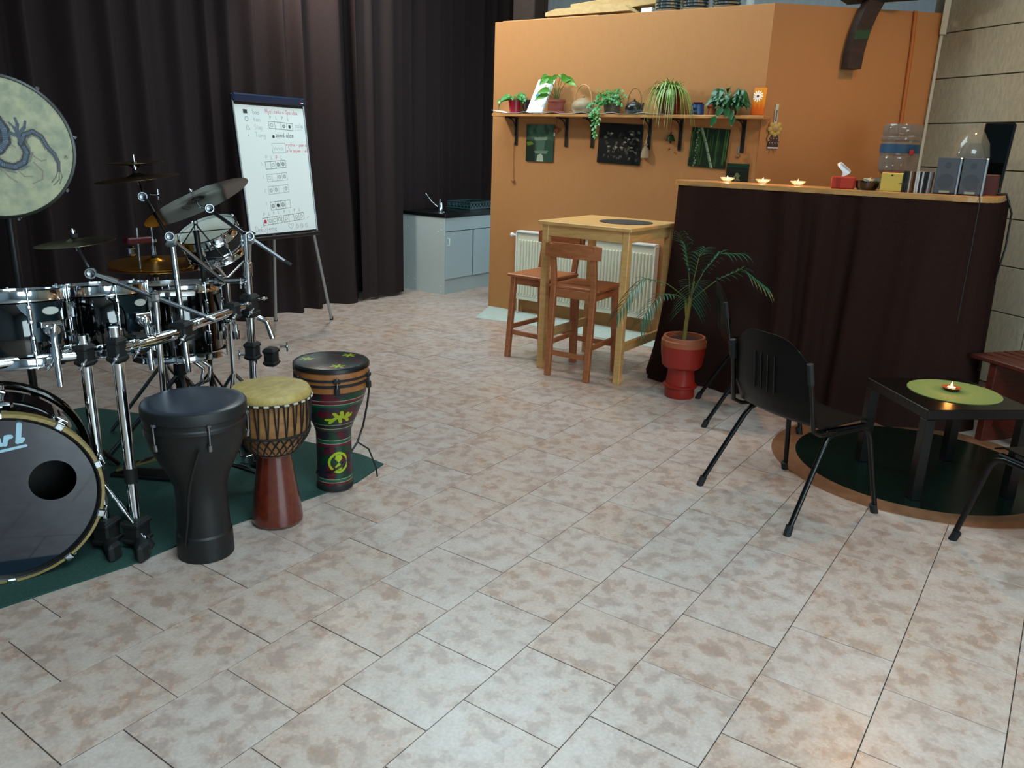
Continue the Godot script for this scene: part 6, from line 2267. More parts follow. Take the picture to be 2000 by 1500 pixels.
func dragon_texture() -> ImageTexture:
	var ink := Ink.new(512, 512, Color(0.66, 0.66, 0.5))
	var A := noise_bytes(512, 0.012, 5, 4, FastNoiseLite.TYPE_SIMPLEX_SMOOTH, 25.0)
	var B := noise_bytes(512, 0.03, 9, 3)
	for y in 512:
		for x in 512:
			var k := A[y * 512 + x] / 255.0 * 0.7 + B[y * 512 + x] / 255.0 * 0.3
			var c := Color(0.7, 0.68, 0.55).lerp(Color(0.52, 0.54, 0.46), clampf(k * 1.5 - 0.35, 0.0, 1.0))
			ink.im.set_pixel(x, y, c)
	var dk := Color(0.16, 0.17, 0.2)
	var bl := Color(0.4, 0.47, 0.55)
	var rd := Color(0.42, 0.3, 0.28)
	# coils of the body: dark outline, blue-grey inside, ribbed belly, fine mane
	var coils := [P([.3, .2, .42, .24, .52, .3, .565, .38, .565, .46, .52, .52, .44, .55]), P([.46, .56, .53, .62, .6, .635, .66, .6, .685, .53, .66, .47]), P([.655, .47, .68, .41, .74, .385, .79, .42, .82, .49, .86, .54, .88, .6, .875, .66])]
	for ci in 3:
		var w: float = [0.038, 0.026, 0.02][ci]
		var m: int = coils[ci].size()
		for ps in 2:
			for i in m - 1:
				var r0 := lerpf(w, w * (0.75 if ci < 2 else 0.2), float(i) / m)
				ink.line([coils[ci][i], coils[ci][i + 1]], r0 if ps == 0 else r0 * 0.5, dk if ps == 0 else bl, 0.85 if ps == 0 else 0.7)
		for i in m - 1:
			var r0 := lerpf(w, w * (0.75 if ci < 2 else 0.2), float(i) / m)
			for k in 6:
				var p: Vector2 = coils[ci][i].lerp(coils[ci][i + 1], k / 6.0)
				var dd: Vector2 = coils[ci][i + 1] - coils[ci][i]
				var tg := dd.normalized().orthogonal()
				ink.line([p - tg * r0 * 0.5, p + tg * r0 * 0.5], 0.0018, dk, 0.7)
				ink.line([p - tg * r0 * 0.9, p - tg * r0 * 1.7 + dd * 0.35], 0.0026, dk, 0.5)
				if k % 2 == 0:
					ink.line([p + tg * r0 * 0.9, p + tg * r0 * 1.3 + dd * 0.3], 0.0024, rd, 0.5)
	# claw, tail tuft, trailing whiskers
	for c in [P([.655, .46, .64, .4, .625, .36, .6, .33]), P([.64, .4, .65, .34, .64, .3]), P([.645, .41, .69, .36, .7, .32]), P([.64, .42, .6, .4, .58, .42])]:
		for i in c.size() - 1:
			ink.line([c[i], c[i + 1]], 0.012 - 0.003 * i, Color(0.28, 0.31, 0.36), 0.9)
	for c in [P([.875, .64, .85, .7, .82, .74]), P([.878, .64, .87, .72, .83, .76]), P([.88, .64, .89, .7, .87, .75])]:
		ink.line(c, 0.004, Color(0.32, 0.32, 0.26), 0.7)
	for c in [P([.7, .5, .73, .56, .77, .59, .8, .58]), P([.6, .64, .65, .7, .7, .7]), P([.5, .62, .55, .7, .6, .74]), P([.72, .6, .77, .66, .76, .72, .7, .75]), P([.62, .5, .58, .47, .6, .44])]:
		ink.line(c, 0.0045, rd, 0.4)
	ink.dot(Vector2(.67, .475), 0.009, Color(0.25, 0.16, 0.14))
	# round maker's mark near the rim
	ink.dot(Vector2(.93, .56), 0.018, Color(0.55, 0.54, 0.42), 0.7)
	ink.line(P([.922, .565, .93, .55, .938, .565]), 0.003, Color(0.35, 0.35, 0.28))
	return ink.tex()


func cymbal(label: String, at: Vector3, axis: Vector3, r: float, m: Material, flip := 1.0) -> Node3D:
	var t := thing("cymbal", label, "cymbal")
	t.transform = aim(axis, at)
	var h := r * 0.13 * flip
	var g := G.new()
	var pr := [Vector2(0.006, h + 0.0), Vector2(r * 0.1, h * 0.95), Vector2(r * 0.2, h * 0.55), Vector2(r * 0.24, h * 0.45), Vector2(r * 0.6, h * 0.25), Vector2(r, 0.0)]
	var pr2 := []
	for p in pr:
		pr2.push_front(Vector2(p.x, p.y - 0.0016))
	g.lathe(pr2, 56, 0.9)
	var up := []
	for i in pr.size():
		up.push_front(pr[i])
	g.lathe([pr2[0], up[0]], 56)
	for i in range(up.size() - 1):
		g.lathe([up[i], up[i + 1]], 56, 0.9)
	part(t, "disc", g, m)
	g = G.new()
	g.rod(V(0, minf(h, 0) - 0.03, 0), V(0, maxf(h, 0) + 0.035, 0), 0.004, 8)
	g.rod(V(0, h + 0.02, 0), V(0, h + 0.03, 0), 0.009, 10)
	part(t, "wing_nut", g, M.chrome)
	g = G.new()
	g.rod(V(0, h + 0.001, 0), V(0, h + 0.014, 0), 0.014, 12)
	g.rod(V(0, h - 0.018, 0), V(0, h - 0.003, 0), 0.015, 12)
	part(t, "felt", g, M.rubber)
	return t


func ring_joint(t: Node3D, p: Vector3):
	var ax := V(0.87, 0.05, 0.49).normalized()
	var g := G.new()
	g.X = aim(ax, p)
	g.lathe([Vector2(0, -0.016), Vector2(0.02, -0.016), Vector2(0.022, -0.012), Vector2(0.022, 0.012), Vector2(0.02, 0.017), Vector2(0.016, 0.017), Vector2(0.012, 0.004), Vector2(0, 0.002)], 22, 0.4)
	part(t, "ring_joint", g, M.steel)


func build_cymbals():
	var cs := V(0.82, 0, -0.57)    # across the picture
	var to := V(0.55, 0, 0.83)     # towards the camera
	# crash with an inverted splash stacked over it, on the tall pole
	var c1 := V(-3.61, 1.375, -2.13)
	cymbal("brass crash cymbal on the tall pole under a small inverted splash", c1, V(-0.06, 1, 0.12), 0.185, M.brass_dark)
	cymbal("small inverted splash cymbal stacked above the crash", V(-3.655, 1.445, -2.15), V(-0.02, 1, 0.06), 0.125, M.brass_dark, -1.6)
	var t := thing("boom_stand", "chrome boom arm clamped to the rack carrying two stacked cymbals", "cymbal stand", V(0, 0, 0))
	var g := G.new()
	g.rod(V(-3.13, 0.56, -2.0), V(-3.22, 1.14, -2.03), 0.0125, 14)
	part(t, "pole", g, M.chrome)
	g = G.new()
	g.rod(V(-3.655, 1.43, -2.145), V(-3.52, 1.3, -2.1), 0.005, 10)
	g.rod(V(-3.52, 1.3, -2.1), V(-3.21, 1.155, -2.01), 0.008, 10)
	g.rod(V(-3.21, 1.155, -2.01), V(-3.18, 0.93, -2.25), 0.0085, 10)
	part(t, "boom", g, M.steel)
	g = G.new()
	clamp_block(g, V(-3.215, 1.14, -2.025), V(0.042, 0.065, 0.042), 0.6)
	part(t, "tilter", g, M.chrome)
	g = G.new()
	wing(g, V(-3.5, 1.31, -2.12), cs, V(0, 1, 0))
	part(t, "wing_screw", g, M.chrome)
	ring_joint(t, V(-3.515, 1.3, -2.09))
	ring_joint(t, V(-3.195, 1.155, -2.005))
	g = G.new()
	g.bar(V(-3.3, 0.895, -1.96), V(-3.25, 0.885, -2.14), 0.034, 0.03, 0.006)
	part(t, "arm_clamp", g, M.chrome)
	# splash on the left with its long grey boom
	cymbal("thin pale splash cymbal floating left above the rack toms", V(-3.11, 1.17, -1.56), V(-0.05, 1, 0.09), 0.142, mat(Color(0.4, 0.38, 0.3), 0.3, 1.0))
	t = thing("boom_stand", "long grey boom arm slanting down in front of the toms", "cymbal stand", V(0, 0, 0))
	g = G.new()
	g.rod(V(-3.105, 1.16, -1.56), V(-3.04, 1.065, -1.57), 0.005, 10)
	g.rod(V(-3.03, 1.06, -1.57), V(-2.72, 0.885, -1.86), 0.0085, 12)
	part(t, "boom", g, M.grey_steel)
	g = G.new()
	g.rod(V(-2.735, 0.893, -1.845), V(-2.715, 0.882, -1.866), 0.0095, 12)
	part(t, "boom_tip", g, M.chrome)
	g = G.new()
	g.rod(V(-3.02, 1.055, -1.58), V(-2.97, 1.027, -1.63), 0.014, 12)
	part(t, "tilter", g, M.chrome)
	ring_joint(t, V(-3.035, 1.062, -1.565))
	g = G.new()
	g.rod(V(-2.87, 0.975, -1.72), V(-2.88, 0.56, -1.72), 0.0115, 14)
	clamp_block(g, V(-2.87, 0.972, -1.72), V(0.03, 0.045, 0.03), 0.6)
	part(t, "pole", g, M.chrome)
	# golden hi-hat or ride behind the floor tom
	cymbal("golden cymbal lying flat behind the floor tom", V(-3.9, 0.93, -2.35), V(0.03, 1, 0.03), 0.225, M.gold)
	cymbal("lower golden cymbal of the hi-hat pair", V(-3.9, 0.9, -2.35), V(0.03, -1, 0.03), 0.225, M.gold)
	t = thing("hi_hat_stand", "chrome hi-hat stand behind the floor tom", "cymbal stand", V(-3.9, 0, -2.35))
	g = G.new()
	g.rod(V(0, 0.2, 0), V(0, 0.86, 0), 0.014, 14)
	g.rod(V(0, 0.86, 0), V(0, 1.13, 0), 0.004, 8)
	part(t, "pole", g, M.chrome)
	g = G.new()
	g.rod(V(0, 0.97, 0), V(0, 1.02, 0), 0.013, 12)
	g.rod(V(0, 1.04, 0), V(0, 1.055, 0), 0.02, 12)
	part(t, "clutch", g, M.chrome)
	for i in 3:
		var a := TAU * i / 3.0 + 0.3
		g = G.new()
		g.rod(V(0, 0.4, 0), V(cos(a) * 0.3, 0.015, sin(a) * 0.3), 0.01, 10)
		part(t, "leg", g, M.steel)
	# big dark cymbal tilted towards the drummer
	cymbal("large dark smoky cymbal tilted steeply in front of the flipchart", V(-3.385, 1.275, -2.28), V(-0.46, 0.92, 0.2), 0.255, mat(Color(0.2, 0.205, 0.21), 0.2, 1.0))
	t = thing("boom_stand", "chrome boom arm reaching right from the rack's right post", "cymbal stand", V(0, 0, 0))
	g = G.new()
	g.rod(V(-3.375, 1.26, -2.285), V(-3.345, 1.24, -2.32), 0.006, 10)
	g.rod(V(-3.345, 1.24, -2.32), V(-3.135, 1.13, -2.37), 0.009, 12)
	g.rod(V(-3.135, 1.13, -2.37), V(-3.02, 1.01, -2.49), 0.009, 12)
	part(t, "boom", g, M.steel)
	g = G.new()
	g.rod(V(-3.03, 1.02, -2.478), V(-3.01, 1.0, -2.5), 0.011, 12)
	part(t, "boom_tip", g, M.rubber)
	g = G.new()
	clamp_block(g, V(-3.13, 1.13, -2.365), V(0.045, 0.055, 0.045), 0.6)
	wing(g, V(-3.14, 1.12, -2.345), to, V(0, 1, 0))
	part(t, "tilter", g, M.chrome)
	ring_joint(t, V(-3.345, 1.25, -2.315))
	ring_joint(t, V(-3.11, 1.14, -2.35))
	# short arm on the right post holding the counter end of the first boom
	t = thing("mount_arm", "short chrome clamp arm sticking left from the rack's right post", "clamp", V(0, 0, 0))
	g = G.new()
	g.rod(V(-3.25, 0.93, -2.22), V(-3.13, 0.935, -2.33), 0.013, 12)
	part(t, "arm", g, M.chrome)
	g = G.new()
	clamp_block(g, V(-3.22, 0.932, -2.25), V(0.04, 0.05, 0.05), 0.6)
	part(t, "clamp", g, M.chrome)
	g = G.new()
	wing(g, V(-3.12, 0.93, -2.31), to, V(0, 1, 0))
	part(t, "wing_screw", g, M.chrome)


func build_kit_small():
	var to := V(0.55, 0, 0.83)
	# chrome piccolo snare with white head, tilted
	var t := drum("snare_drum", "chrome shelled snare with a black band and white head, tilted", V(-3.69, 1.1, -2.535), V(0.05, 0.88, 0.42), 0.145, 0.13, M.chrome, mat(Color(0.85, 0.85, 0.8), 0.5), 8)
	var g := G.new()
	g.lathe([Vector2(0.151, 0.04), Vector2(0.153, 0.042), Vector2(0.153, 0.085), Vector2(0.151, 0.087)], 48)
	part(t, "band", g, M.rubber, "matt black band")
	t = thing("snare_stand", "chrome snare stand behind the rack with bent basket arms", "stand", V(-3.62, 0, -2.58))
	g = G.new()
	g.rod(V(0, 0.2, 0), V(0, 0.86, 0), 0.013, 14)
	part(t, "pole", g, M.chrome)
	for i in 3:
		var a := TAU * i / 3.0 + 0.9
		g = G.new()
		g.rod(V(0, 0.34, 0), V(cos(a) * 0.26, 0.015, sin(a) * 0.26), 0.01, 10)
		part(t, "leg", g, M.steel)
		g = G.new()
		g.tube([V(0, 0.86, 0), V(cos(a) * 0.08 - 0.02, 0.92, sin(a) * 0.08), V(cos(a) * 0.14 - 0.04, 0.975 - 0.04 * cos(a), sin(a) * 0.14)], 0.007, 8)
		part(t, "basket_arm", g, M.chrome)
	# floor tom's pedestal: black knob, bent tubes, struts
	t = thing("tom_stand", "chrome pedestal stand with bent tubes under the floor tom", "stand", V(-3.5, 0, -2.19))
	g = G.new()
	g.rod(V(0, 0.2, 0), V(0, 0.53, 0), 0.014, 14)
	part(t, "pole", g, M.steel)
	g = G.new()
	g.rod(V(0, 0.44, 0), V(0, 0.53, 0), 0.03, 16)
	clamp_block(g, V(0.01, 0.38, 0), V(0.05, 0.07, 0.05), 0.4)
	part(t, "knob", g, M.rubber)
	g = G.new()
	for k in [-0.02, 0.02]:
		g.tube([V(0.05, 0.52, -0.05 + k), V(0.09, 0.47, -0.09 + k), V(0.08, 0.4, -0.08 + k), V(0.04, 0.37, -0.04 + k), V(0.1, 0.3, -0.1 + k)], 0.009, 10)
	part(t, "bent_tube", g, M.chrome)
	for i in 3:
		var a: float = [2.3, 0.3, 4.4][i]
		g = G.new()
		g.rod(V(0, 0.45, 0), V(cos(a) * 0.38, 0.012, sin(a) * 0.38), 0.012, 10)
		part(t, "leg", g, M.steel)
		g = G.new()
		g.rod(V(0, 0.3, 0), V(cos(a) * 0.13, 0.3, sin(a) * 0.13), 0.006, 8)
		part(t, "strut", g, M.steel)
	# black folding music stand
	t = thing("music_stand", "black folding music stand opened among the drums", "music stand", V(-3.5, 0, -2.36))
	g = G.new()
	g.rod(V(0, 0.25, 0), V(0, 0.95, 0), 0.011, 12)
	g.tube([V(0, 0.95, 0), V(-0.02, 1.04, 0.0), V(-0.03, 1.13, 0.0)], 0.014, 12)
	part(t, "pole", g, M.black)
	g = G.new()
	var cs := V(0.82, 0, -0.57)
	g.bar(cs * -0.2 + V(-0.02, 1.1, 0), cs * 0.22 + V(-0.02, 1.15, 0), 0.012, 0.004)
	g.bar(V(-0.02, 1.0, 0) + cs * -0.12, V(-0.03, 1.16, 0), 0.01, 0.004)
	g.bar(V(-0.02, 1.0, 0) + cs * 0.12, V(-0.03, 1.16, 0), 0.01, 0.004)
	g.bar(cs * -0.12 + V(-0.01, 1.0, 0), cs * 0.12 + V(-0.01, 1.0, 0), 0.01, 0.004)
	g.tube([V(-0.04, 1.13, 0), V(-0.045, 1.19, 0), V(-0.02, 1.2, 0), V(-0.015, 1.14, 0)], 0.003, 6)
	part(t, "desk_frame", g, M.black)
	for i in 3:
		var a := TAU * i / 3.0 + 0.2
		g = G.new()
		g.rod(V(0, 0.42, 0), V(cos(a) * 0.32, 0.012, sin(a) * 0.32), 0.006, 8)
		part(t, "leg", g, M.black)
	# red jam block on a rod
	t = thing("jam_block", "small dark red percussion block on a rod among the cymbals", "percussion block", V(-3.78, 1.07, -2.2))
	g = G.new()
	g.box(V(0, 0, 0), V(0.05, 0.03, 0.13), 0.006)
	part(t, "block", g, mat(Color(0.3, 0.03, 0.07), 0.4))
	g = G.new()
	g.rod(V(0, -0.14, 0), V(0, 0.06, 0), 0.005, 8)
	clamp_block(g, V(0.0, -0.05, 0.04), V(0.03, 0.05, 0.03))
	part(t, "holder", g, M.chrome)
	# bass drum pedal with yellow-edged footboard
	t = thing("drum_pedal", "black double pedal with a pale slotted footboard on the carpet", "pedal", V(-3.4, 0.009, -1.92), 0.5)
	g = G.new()
	g.box(V(0, 0.012, 0), V(0.34, 0.016, 0.1), 0.004)
	part(t, "base_plate", g, M.black)
	g = G.new()
	g.X = Transform3D(Basis.from_euler(V(0, 0, 0.32)), V(0.0, 0.08, 0))
	g.box(V(0, 0, 0), V(0.3, 0.012, 0.085), 0.003)
	part(t, "footboard", g, mat(Color(0.62, 0.6, 0.38), 0.35, 0.6))
	g = G.new()
	g.X = Transform3D(Basis.from_euler(V(0, 0, 0.32)), V(0.0, 0.087, 0))
	for k in 3:
		g.box(V(-0.08 + k * 0.08, 0.0, 0), V(0.05, 0.004, 0.05), 0.001)
	part(t, "slot", g, M.black)
	g = G.new()
	for sx in [-1.0, 1.0]:
		g.rod(V(0.15, 0.02, sx * 0.04), V(0.17, 0.21, sx * 0.03), 0.007, 8)
	g.rod(V(0.17, 0.2, -0.05), V(0.17, 0.2, 0.05), 0.008, 8)
	g.rod(V(0.17, 0.2, 0.0), V(0.2, 0.36, 0.0), 0.004, 8)
	part(t, "frame", g, M.chrome)
	g = G.new()
	g.rod(V(0.185, 0.35, 0.0), V(0.225, 0.36, 0.0), 0.022, 14)
	part(t, "beater", g, mat(Color(0.5, 0.48, 0.42), 0.9))
	# low black tripod stand behind the djembes
	t = thing("tripod_stand", "low black tripod stand lying open on the carpet behind the djembes", "stand", V(-3.0, 0.009, -2.02))
	g = G.new()
	g.rod(V(0, 0.05, 0), V(0, 0.3, 0), 0.012, 12)
	part(t, "pole", g, M.black)
	for i in 3:
		var a: float = [-0.95, 0.9, 3.1][i]
		g = G.new()
		g.rod(V(0, 0.16, 0), V(cos(a) * 0.3, 0.012, sin(a) * 0.3), 0.011, 10)
		part(t, "leg", g, M.black)
	g = G.new()
	clamp_block(g, V(0.06, 0.14, -0.12), V(0.04, 0.05, 0.05))
	part(t, "clamp", g, M.chrome)


func build_djembes():
	# black djembe
	var t := thing("djembe", "matt black djembe standing nearest, its head and shell all black", "djembe", V(-2.575, 0, -1.655))
	var blk := mat(Color(0.045, 0.05, 0.056), 0.5)
	var g := G.new()
	g.lathe([Vector2(0, 0.0), Vector2(0.1, 0.0), Vector2(0.106, 0.006), Vector2(0.104, 0.1), Vector2(0.098, 0.108), Vector2(0.097, 0.16), Vector2(0.094, 0.24), Vector2(0.097, 0.3), Vector2(0.113, 0.35), Vector2(0.143, 0.41), Vector2(0.168, 0.47), Vector2(0.179, 0.52), Vector2(0.181, 0.545), Vector2(0.185, 0.55), Vector2(0.185, 0.562), Vector2(0.181, 0.567), Vector2(0.182, 0.615)], 64, 0.6)
	part(t, "shell", g, blk)
	g = G.new()
	g.lathe([Vector2(0.184, 0.585), Vector2(0.188, 0.588), Vector2(0.188, 0.622), Vector2(0.185, 0.628), Vector2(0.18, 0.63)], 64, 0.6)
	part(t, "hoop", g, mat(Color(0.05, 0.055, 0.06), 0.55))
	g = G.new()
	g.lathe([Vector2(0.182, 0.629), Vector2(0.176, 0.632), Vector2(0.15, 0.633), Vector2(0, 0.633)], 64)
	part(t, "head", g, mat(Color(0.09, 0.13, 0.2), 0.34, 0.0, {"metallic_specular": 0.8}))
	for i in 6:
		var a := TAU * i / 6.0 + 0.35
		var d := V(cos(a), 0, sin(a))
		g = G.new()
		g.rod(d * 0.193 + V(0, 0.585, 0), d * 0.191 + V(0, 0.5, 0), 0.0035, 8)
		g.box(d * 0.19 + V(0, 0.585, 0), V(0.016, 0.012, 0.016), 0.003)
		g.rod(d * 0.19 + V(0, 0.515, 0), d * 0.187 + V(0, 0.49, 0), 0.008, 8)
		part(t, "tension_rod", g, M.steel)
	g = G.new()
	var q := []
	for i in 14:
		var k := i / 13.0
		var a := 0.55 + k * 0.75
		var r := lerpf(0.19, 0.106, smoothstep(0.0, 0.8, k)) + 0.003
		q.append(V(cos(a) * r, 0.5 - 0.42 * k, sin(a) * r))
	g.tube(q, 0.006, 6)
	part(t, "strap", g, M.black)

	# rope-tuned djembe with a goatskin
	t = thing("djembe", "rope-tuned wooden djembe with a pale goatskin head and red-brown foot", "djembe", V(-2.575, 0.0095, -2.005))
	g = G.new()
	g.lathe([Vector2(0, 0.0), Vector2(0.1, 0.0), Vector2(0.106, 0.008), Vector2(0.104, 0.04), Vector2(0.093, 0.12), Vector2(0.08, 0.21), Vector2(0.071, 0.28), Vector2(0.069, 0.305), Vector2(0.082, 0.32)], 56, 0.6)
	part(t, "foot", g, tri_mat(tone_tex(256, Color(0.3, 0.1, 0.06), Color(0.42, 0.16, 0.09), 2, 8, 91, 0.4), 0.22, 2.5, {"clearcoat_enabled": true, "clearcoat": 0.6, "clearcoat_roughness": 0.15}), "varnished red-brown foot")
	g = G.new()
	g.lathe([Vector2(0.078, 0.31), Vector2(0.105, 0.335), Vector2(0.13, 0.37), Vector2(0.146, 0.42), Vector2(0.151, 0.47), Vector2(0.151, 0.52), Vector2(0.152, 0.56)], 56, 0.6)
	part(t, "bowl", g, tri_mat(tone_tex(256, Color(0.62, 0.45, 0.26), Color(0.45, 0.28, 0.15), 0.8, 9, 92, 0.4), 0.5, 2.5))
	g = G.new()
	g.lathe([Vector2(0.154, 0.552), Vector2(0.161, 0.562), Vector2(0.161, 0.578), Vector2(0.153, 0.592), Vector2(0.12, 0.598), Vector2(0, 0.599)], 56, 0.7)
	part(t, "head", g, tri_mat(tone_tex(256, Color(0.72, 0.63, 0.38), Color(0.6, 0.5, 0.28), 2, 5, 93, 0.35), 0.55, 2.0), "pale goatskin head")
	var rope := mat(Color(0.07, 0.045, 0.04), 0.8)
	var N := 26
	g = G.new()
	for e in [[0.16, 0.556, 0.0055], [0.151, 0.415, 0.005], [0.092, 0.325, 0.006]]:
		q = []
		for i in 49:
			var a := TAU * i / 48.0
			q.append(V(cos(a) * e[0], e[1] + 0.004 * sin(a * 24.0), sin(a) * e[0]))
		g.tube(q, e[2], 6, false)
	part(t, "rope_ring", g, rope)
	g = G.new()
	for i in N:
		var a0 := TAU * i / N
		for e in [[a0, a0 + 0.07], [a0 + 0.12, a0 + 0.07]]:
			g.tube([V(cos(e[0]) * 0.161, 0.558, sin(e[0]) * 0.161), V(cos((e[0] + e[1]) / 2) * 0.156, 0.47, sin((e[0] + e[1]) / 2) * 0.156), V(cos(e[1]) * 0.15, 0.415, sin(e[1]) * 0.15)], 0.0028, 5)
	part(t, "rope", g, rope)
	# diamond weave over the lower bowl
	g = G.new()
	for i in N:
		for sg in [-1.0, 1.0]:
			q = []
			for k in 6:
				var v := k / 5.0
				var a: float = TAU * i / N + sg * v * TAU / N * 1.5
				var r: float = [0.151, 0.145, 0.135, 0.123, 0.109, 0.094][k] + 0.002
				q.append(V(cos(a) * r, 0.415 - 0.088 * v, sin(a) * r))
			g.tube(q, 0.0032, 5)
	part(t, "rope_weave", g, rope)
	g = G.new()
	for i in N:
		var a := TAU * i / N + 0.06
		g.X = Transform3D(Basis(Vector3.UP, -a), V(cos(a) * 0.164, 0.557, sin(a) * 0.164))
		g.box(Vector3.ZERO, V(0.008, 0.009, 0.022), 0.003)
	part(t, "loop", g, mat(Color(0.7, 0.68, 0.62), 0.7), "pale rope loops")

	# key-tuned djembe with printed cloth pattern
	t = thing("djembe", "key-tuned djembe printed in green, crimson and yellow motifs", "djembe", V(-2.65, 0.0095, -2.405))
	var ink := Ink.new(512, 512, Color(0.1, 0.09, 0.12))
	# blotched ground of violet, green and crimson
	var A := noise_bytes(512, 0.012, 15, 3, FastNoiseLite.TYPE_SIMPLEX_SMOOTH, 20.0)
	var B := noise_bytes(512, 0.01, 16, 3, FastNoiseLite.TYPE_SIMPLEX_SMOOTH, 20.0)
	for y in 512:
		for x in 512:
			var c := Color(0.13, 0.11, 0.16)
			c = c.lerp(Color(0.03, 0.2, 0.12), smoothstep(0.5, 0.62, A[y * 512 + x] / 255.0))
			c = c.lerp(Color(0.3, 0.04, 0.1), smoothstep(0.58, 0.68, B[y * 512 + x] / 255.0))
			ink.im.set_pixel(x, y, c)
	# v: 0 = floor .. 1 = rim (image y = 1 - v)
	for b in [[.07, Color(.35, .06, .12)], [.1, Color(.06, .3, .24)], [.42, Color(.35, .06, .12)], [.45, Color(.06, .3, .24)], [.56, Color(.2, .2, .18)], [.6, Color(.1, .12, .1)], [.8, Color(.08, .28, .2)], [.835, Color(.35, .06, .14)]]:
		ink.line([Vector2(-.05, 1.0 - b[0]), Vector2(1.05, 1.0 - b[0])], 0.011, b[1])
		ink.line([Vector2(-.05, 1.0 - b[0] - .013), Vector2(1.05, 1.0 - b[0] - .013)], 0.003, Color(.6, .58, .45))
	var ye := Color(0.6, 0.66, 0.1)
	for c in [0.06, 0.395, 0.73]:
		# sprig on the bowl
		for st in [P([-.06, .3, -.02, .32, .02, .3, .06, .33]), P([-.02, .32, -.03, .28]), P([0, .31, .01, .26]), P([.03, .31, .05, .27]), P([-.04, .31, -.07, .28]), P([.02, .31, .01, .36]), P([.045, .32, .08, .36]), P([-.02, .32, -.04, .35]), P([.06, .33, .1, .33])]:
			var qq := []
			for p in st:
				qq.append(p + Vector2(c, 0))
			ink.line(qq, 0.012, ye)
		# framed emblem on the foot: oval with two drops meeting in the middle
		var m := Vector2(c + 0.02, 0.735)
		var ov := []
		for i in 21:
			var a := TAU * i / 20.0
			ov.append(m + Vector2(cos(a) * 0.078 * (1.0 + 0.12 * cos(2.0 * a)), sin(a) * 0.086))
		ink.line(ov, 0.011, ye)
		for sg in [-1.0, 1.0]:
			ink.poly([m, m + Vector2(-0.035, sg * 0.035), m + Vector2(-0.022, sg * 0.07), m + Vector2(0.022, sg * 0.07), m + Vector2(0.035, sg * 0.035)], ye)
	var pr := [Vector2(0.078, 0.0), Vector2(0.083, 0.004), Vector2(0.082, 0.1), Vector2(0.08, 0.2), Vector2(0.081, 0.28), Vector2(0.09, 0.31), Vector2(0.112, 0.36), Vector2(0.137, 0.42), Vector2(0.152, 0.47), Vector2(0.16, 0.51), Vector2(0.163, 0.545)]
	g = G.new()
	g.lathe(pr, 64, 0.6)
	for i in g.v.size():
		g.t[i] = Vector2(g.t[i].x * 1.0, 1.0 - g.v[i].y / 0.545)
	part(t, "shell", g, mat(Color.WHITE, 0.35, 0.0, {"albedo_texture": ink.tex()}), "printed shell with bands and yellow motifs")
	g = G.new()
	g.lathe([Vector2(0, 0), Vector2(0.079, 0), Vector2(0.0845, 0.004), Vector2(0.0845, 0.022), Vector2(0.082, 0.026)], 48)
	part(t, "base_ring", g, M.rubber)
	g = G.new()
	g.lathe([Vector2(0.167, 0.527), Vector2(0.171, 0.53), Vector2(0.171, 0.537), Vector2(0.166, 0.54)], 64)
	g.lathe([Vector2(0.167, 0.553), Vector2(0.17, 0.555), Vector2(0.17, 0.562), Vector2(0.166, 0.564)], 64)
	part(t, "rim_band", g, M.rubber)
	g = G.new()
	g.lathe([Vector2(0.164, 0.5), Vector2(0.1655, 0.505), Vector2(0.1655, 0.6), Vector2(0.164, 0.605)], 64)
	part(t, "collar", g, tri_mat(tone_tex(128, Color(0.6, 0.38, 0.2), Color(0.5, 0.3, 0.15), 2, 8, 95, 0.3), 0.4, 2.0), "tan wooden collar")
	g = G.new()
	g.lathe([Vector2(0.167, 0.59), Vector2(0.171, 0.593), Vector2(0.17, 0.607), Vector2(0.164, 0.613), Vector2(0.158, 0.612)], 64, 0.6)
	part(t, "hoop", g, mat(Color(0.05, 0.06, 0.07), 0.3))
	ink = Ink.new(256, 256, Color(0.09, 0.08, 0.12))
	for y in 256:
		for x in 256:
			var c := Color(0.1, 0.09, 0.13).lerp(Color(0.03, 0.17, 0.11), smoothstep(0.48, 0.6, A[y * 2 * 512 + x * 2] / 255.0)).lerp(Color(0.3, 0.03, 0.12), smoothstep(0.6, 0.7, B[y * 2 * 512 + x * 2] / 255.0))
			ink.im.set_pixel(x, y, c)
	circle(ink, Vector2(.5, .5), .12, .03, Color(.07, .08, .08))
	circle(ink, Vector2(.5, .5), .05, .02, Color(.1, .1, .1))
	for k in 3:
		var a := TAU * k / 3.0 + 0.5
		var c := Vector2(.5, .5) + Vector2(cos(a), sin(a)) * .33
		for j in 6:
			ink.line([c, c + Vector2(cos(j * 1.05), sin(j * 1.05)) * .085], .016, ye)
	g = G.new()
	g.lathe([Vector2(0.164, 0.609), Vector2(0.15, 0.613), Vector2(0, 0.613)], 56)
	for i in g.v.size():
		g.t[i] = Vector2(0.5 + g.v[i].x / 0.34, 0.5 + g.v[i].z / 0.34)
	part(t, "head", g, mat(Color.WHITE, 0.3, 0.0, {"albedo_texture": ink.tex()}), "printed head with three yellow sprigs")
	for i in 6:
		var a := TAU * i / 6.0 + 0.62
		var d := V(cos(a), 0, sin(a))
		g = G.new()
		g.X = Transform3D(Basis(Vector3.UP, -a), d * 0.176)
		g.box(V(0, 0.56, 0), V(0.016, 0.02, 0.03), 0.004)
		g.box(V(0, 0.515, 0), V(0.02, 0.035, 0.022), 0.005)
		part(t, "lug", g, M.rubber)
		g = G.new()
		g.rod(d * 0.18 + V(0, 0.575, 0), d * 0.18 + V(0, 0.5, 0), 0.0035, 8)
		part(t, "tension_rod", g, M.steel)
	g = G.new()
	var e := V(0.5, 0, -0.86)
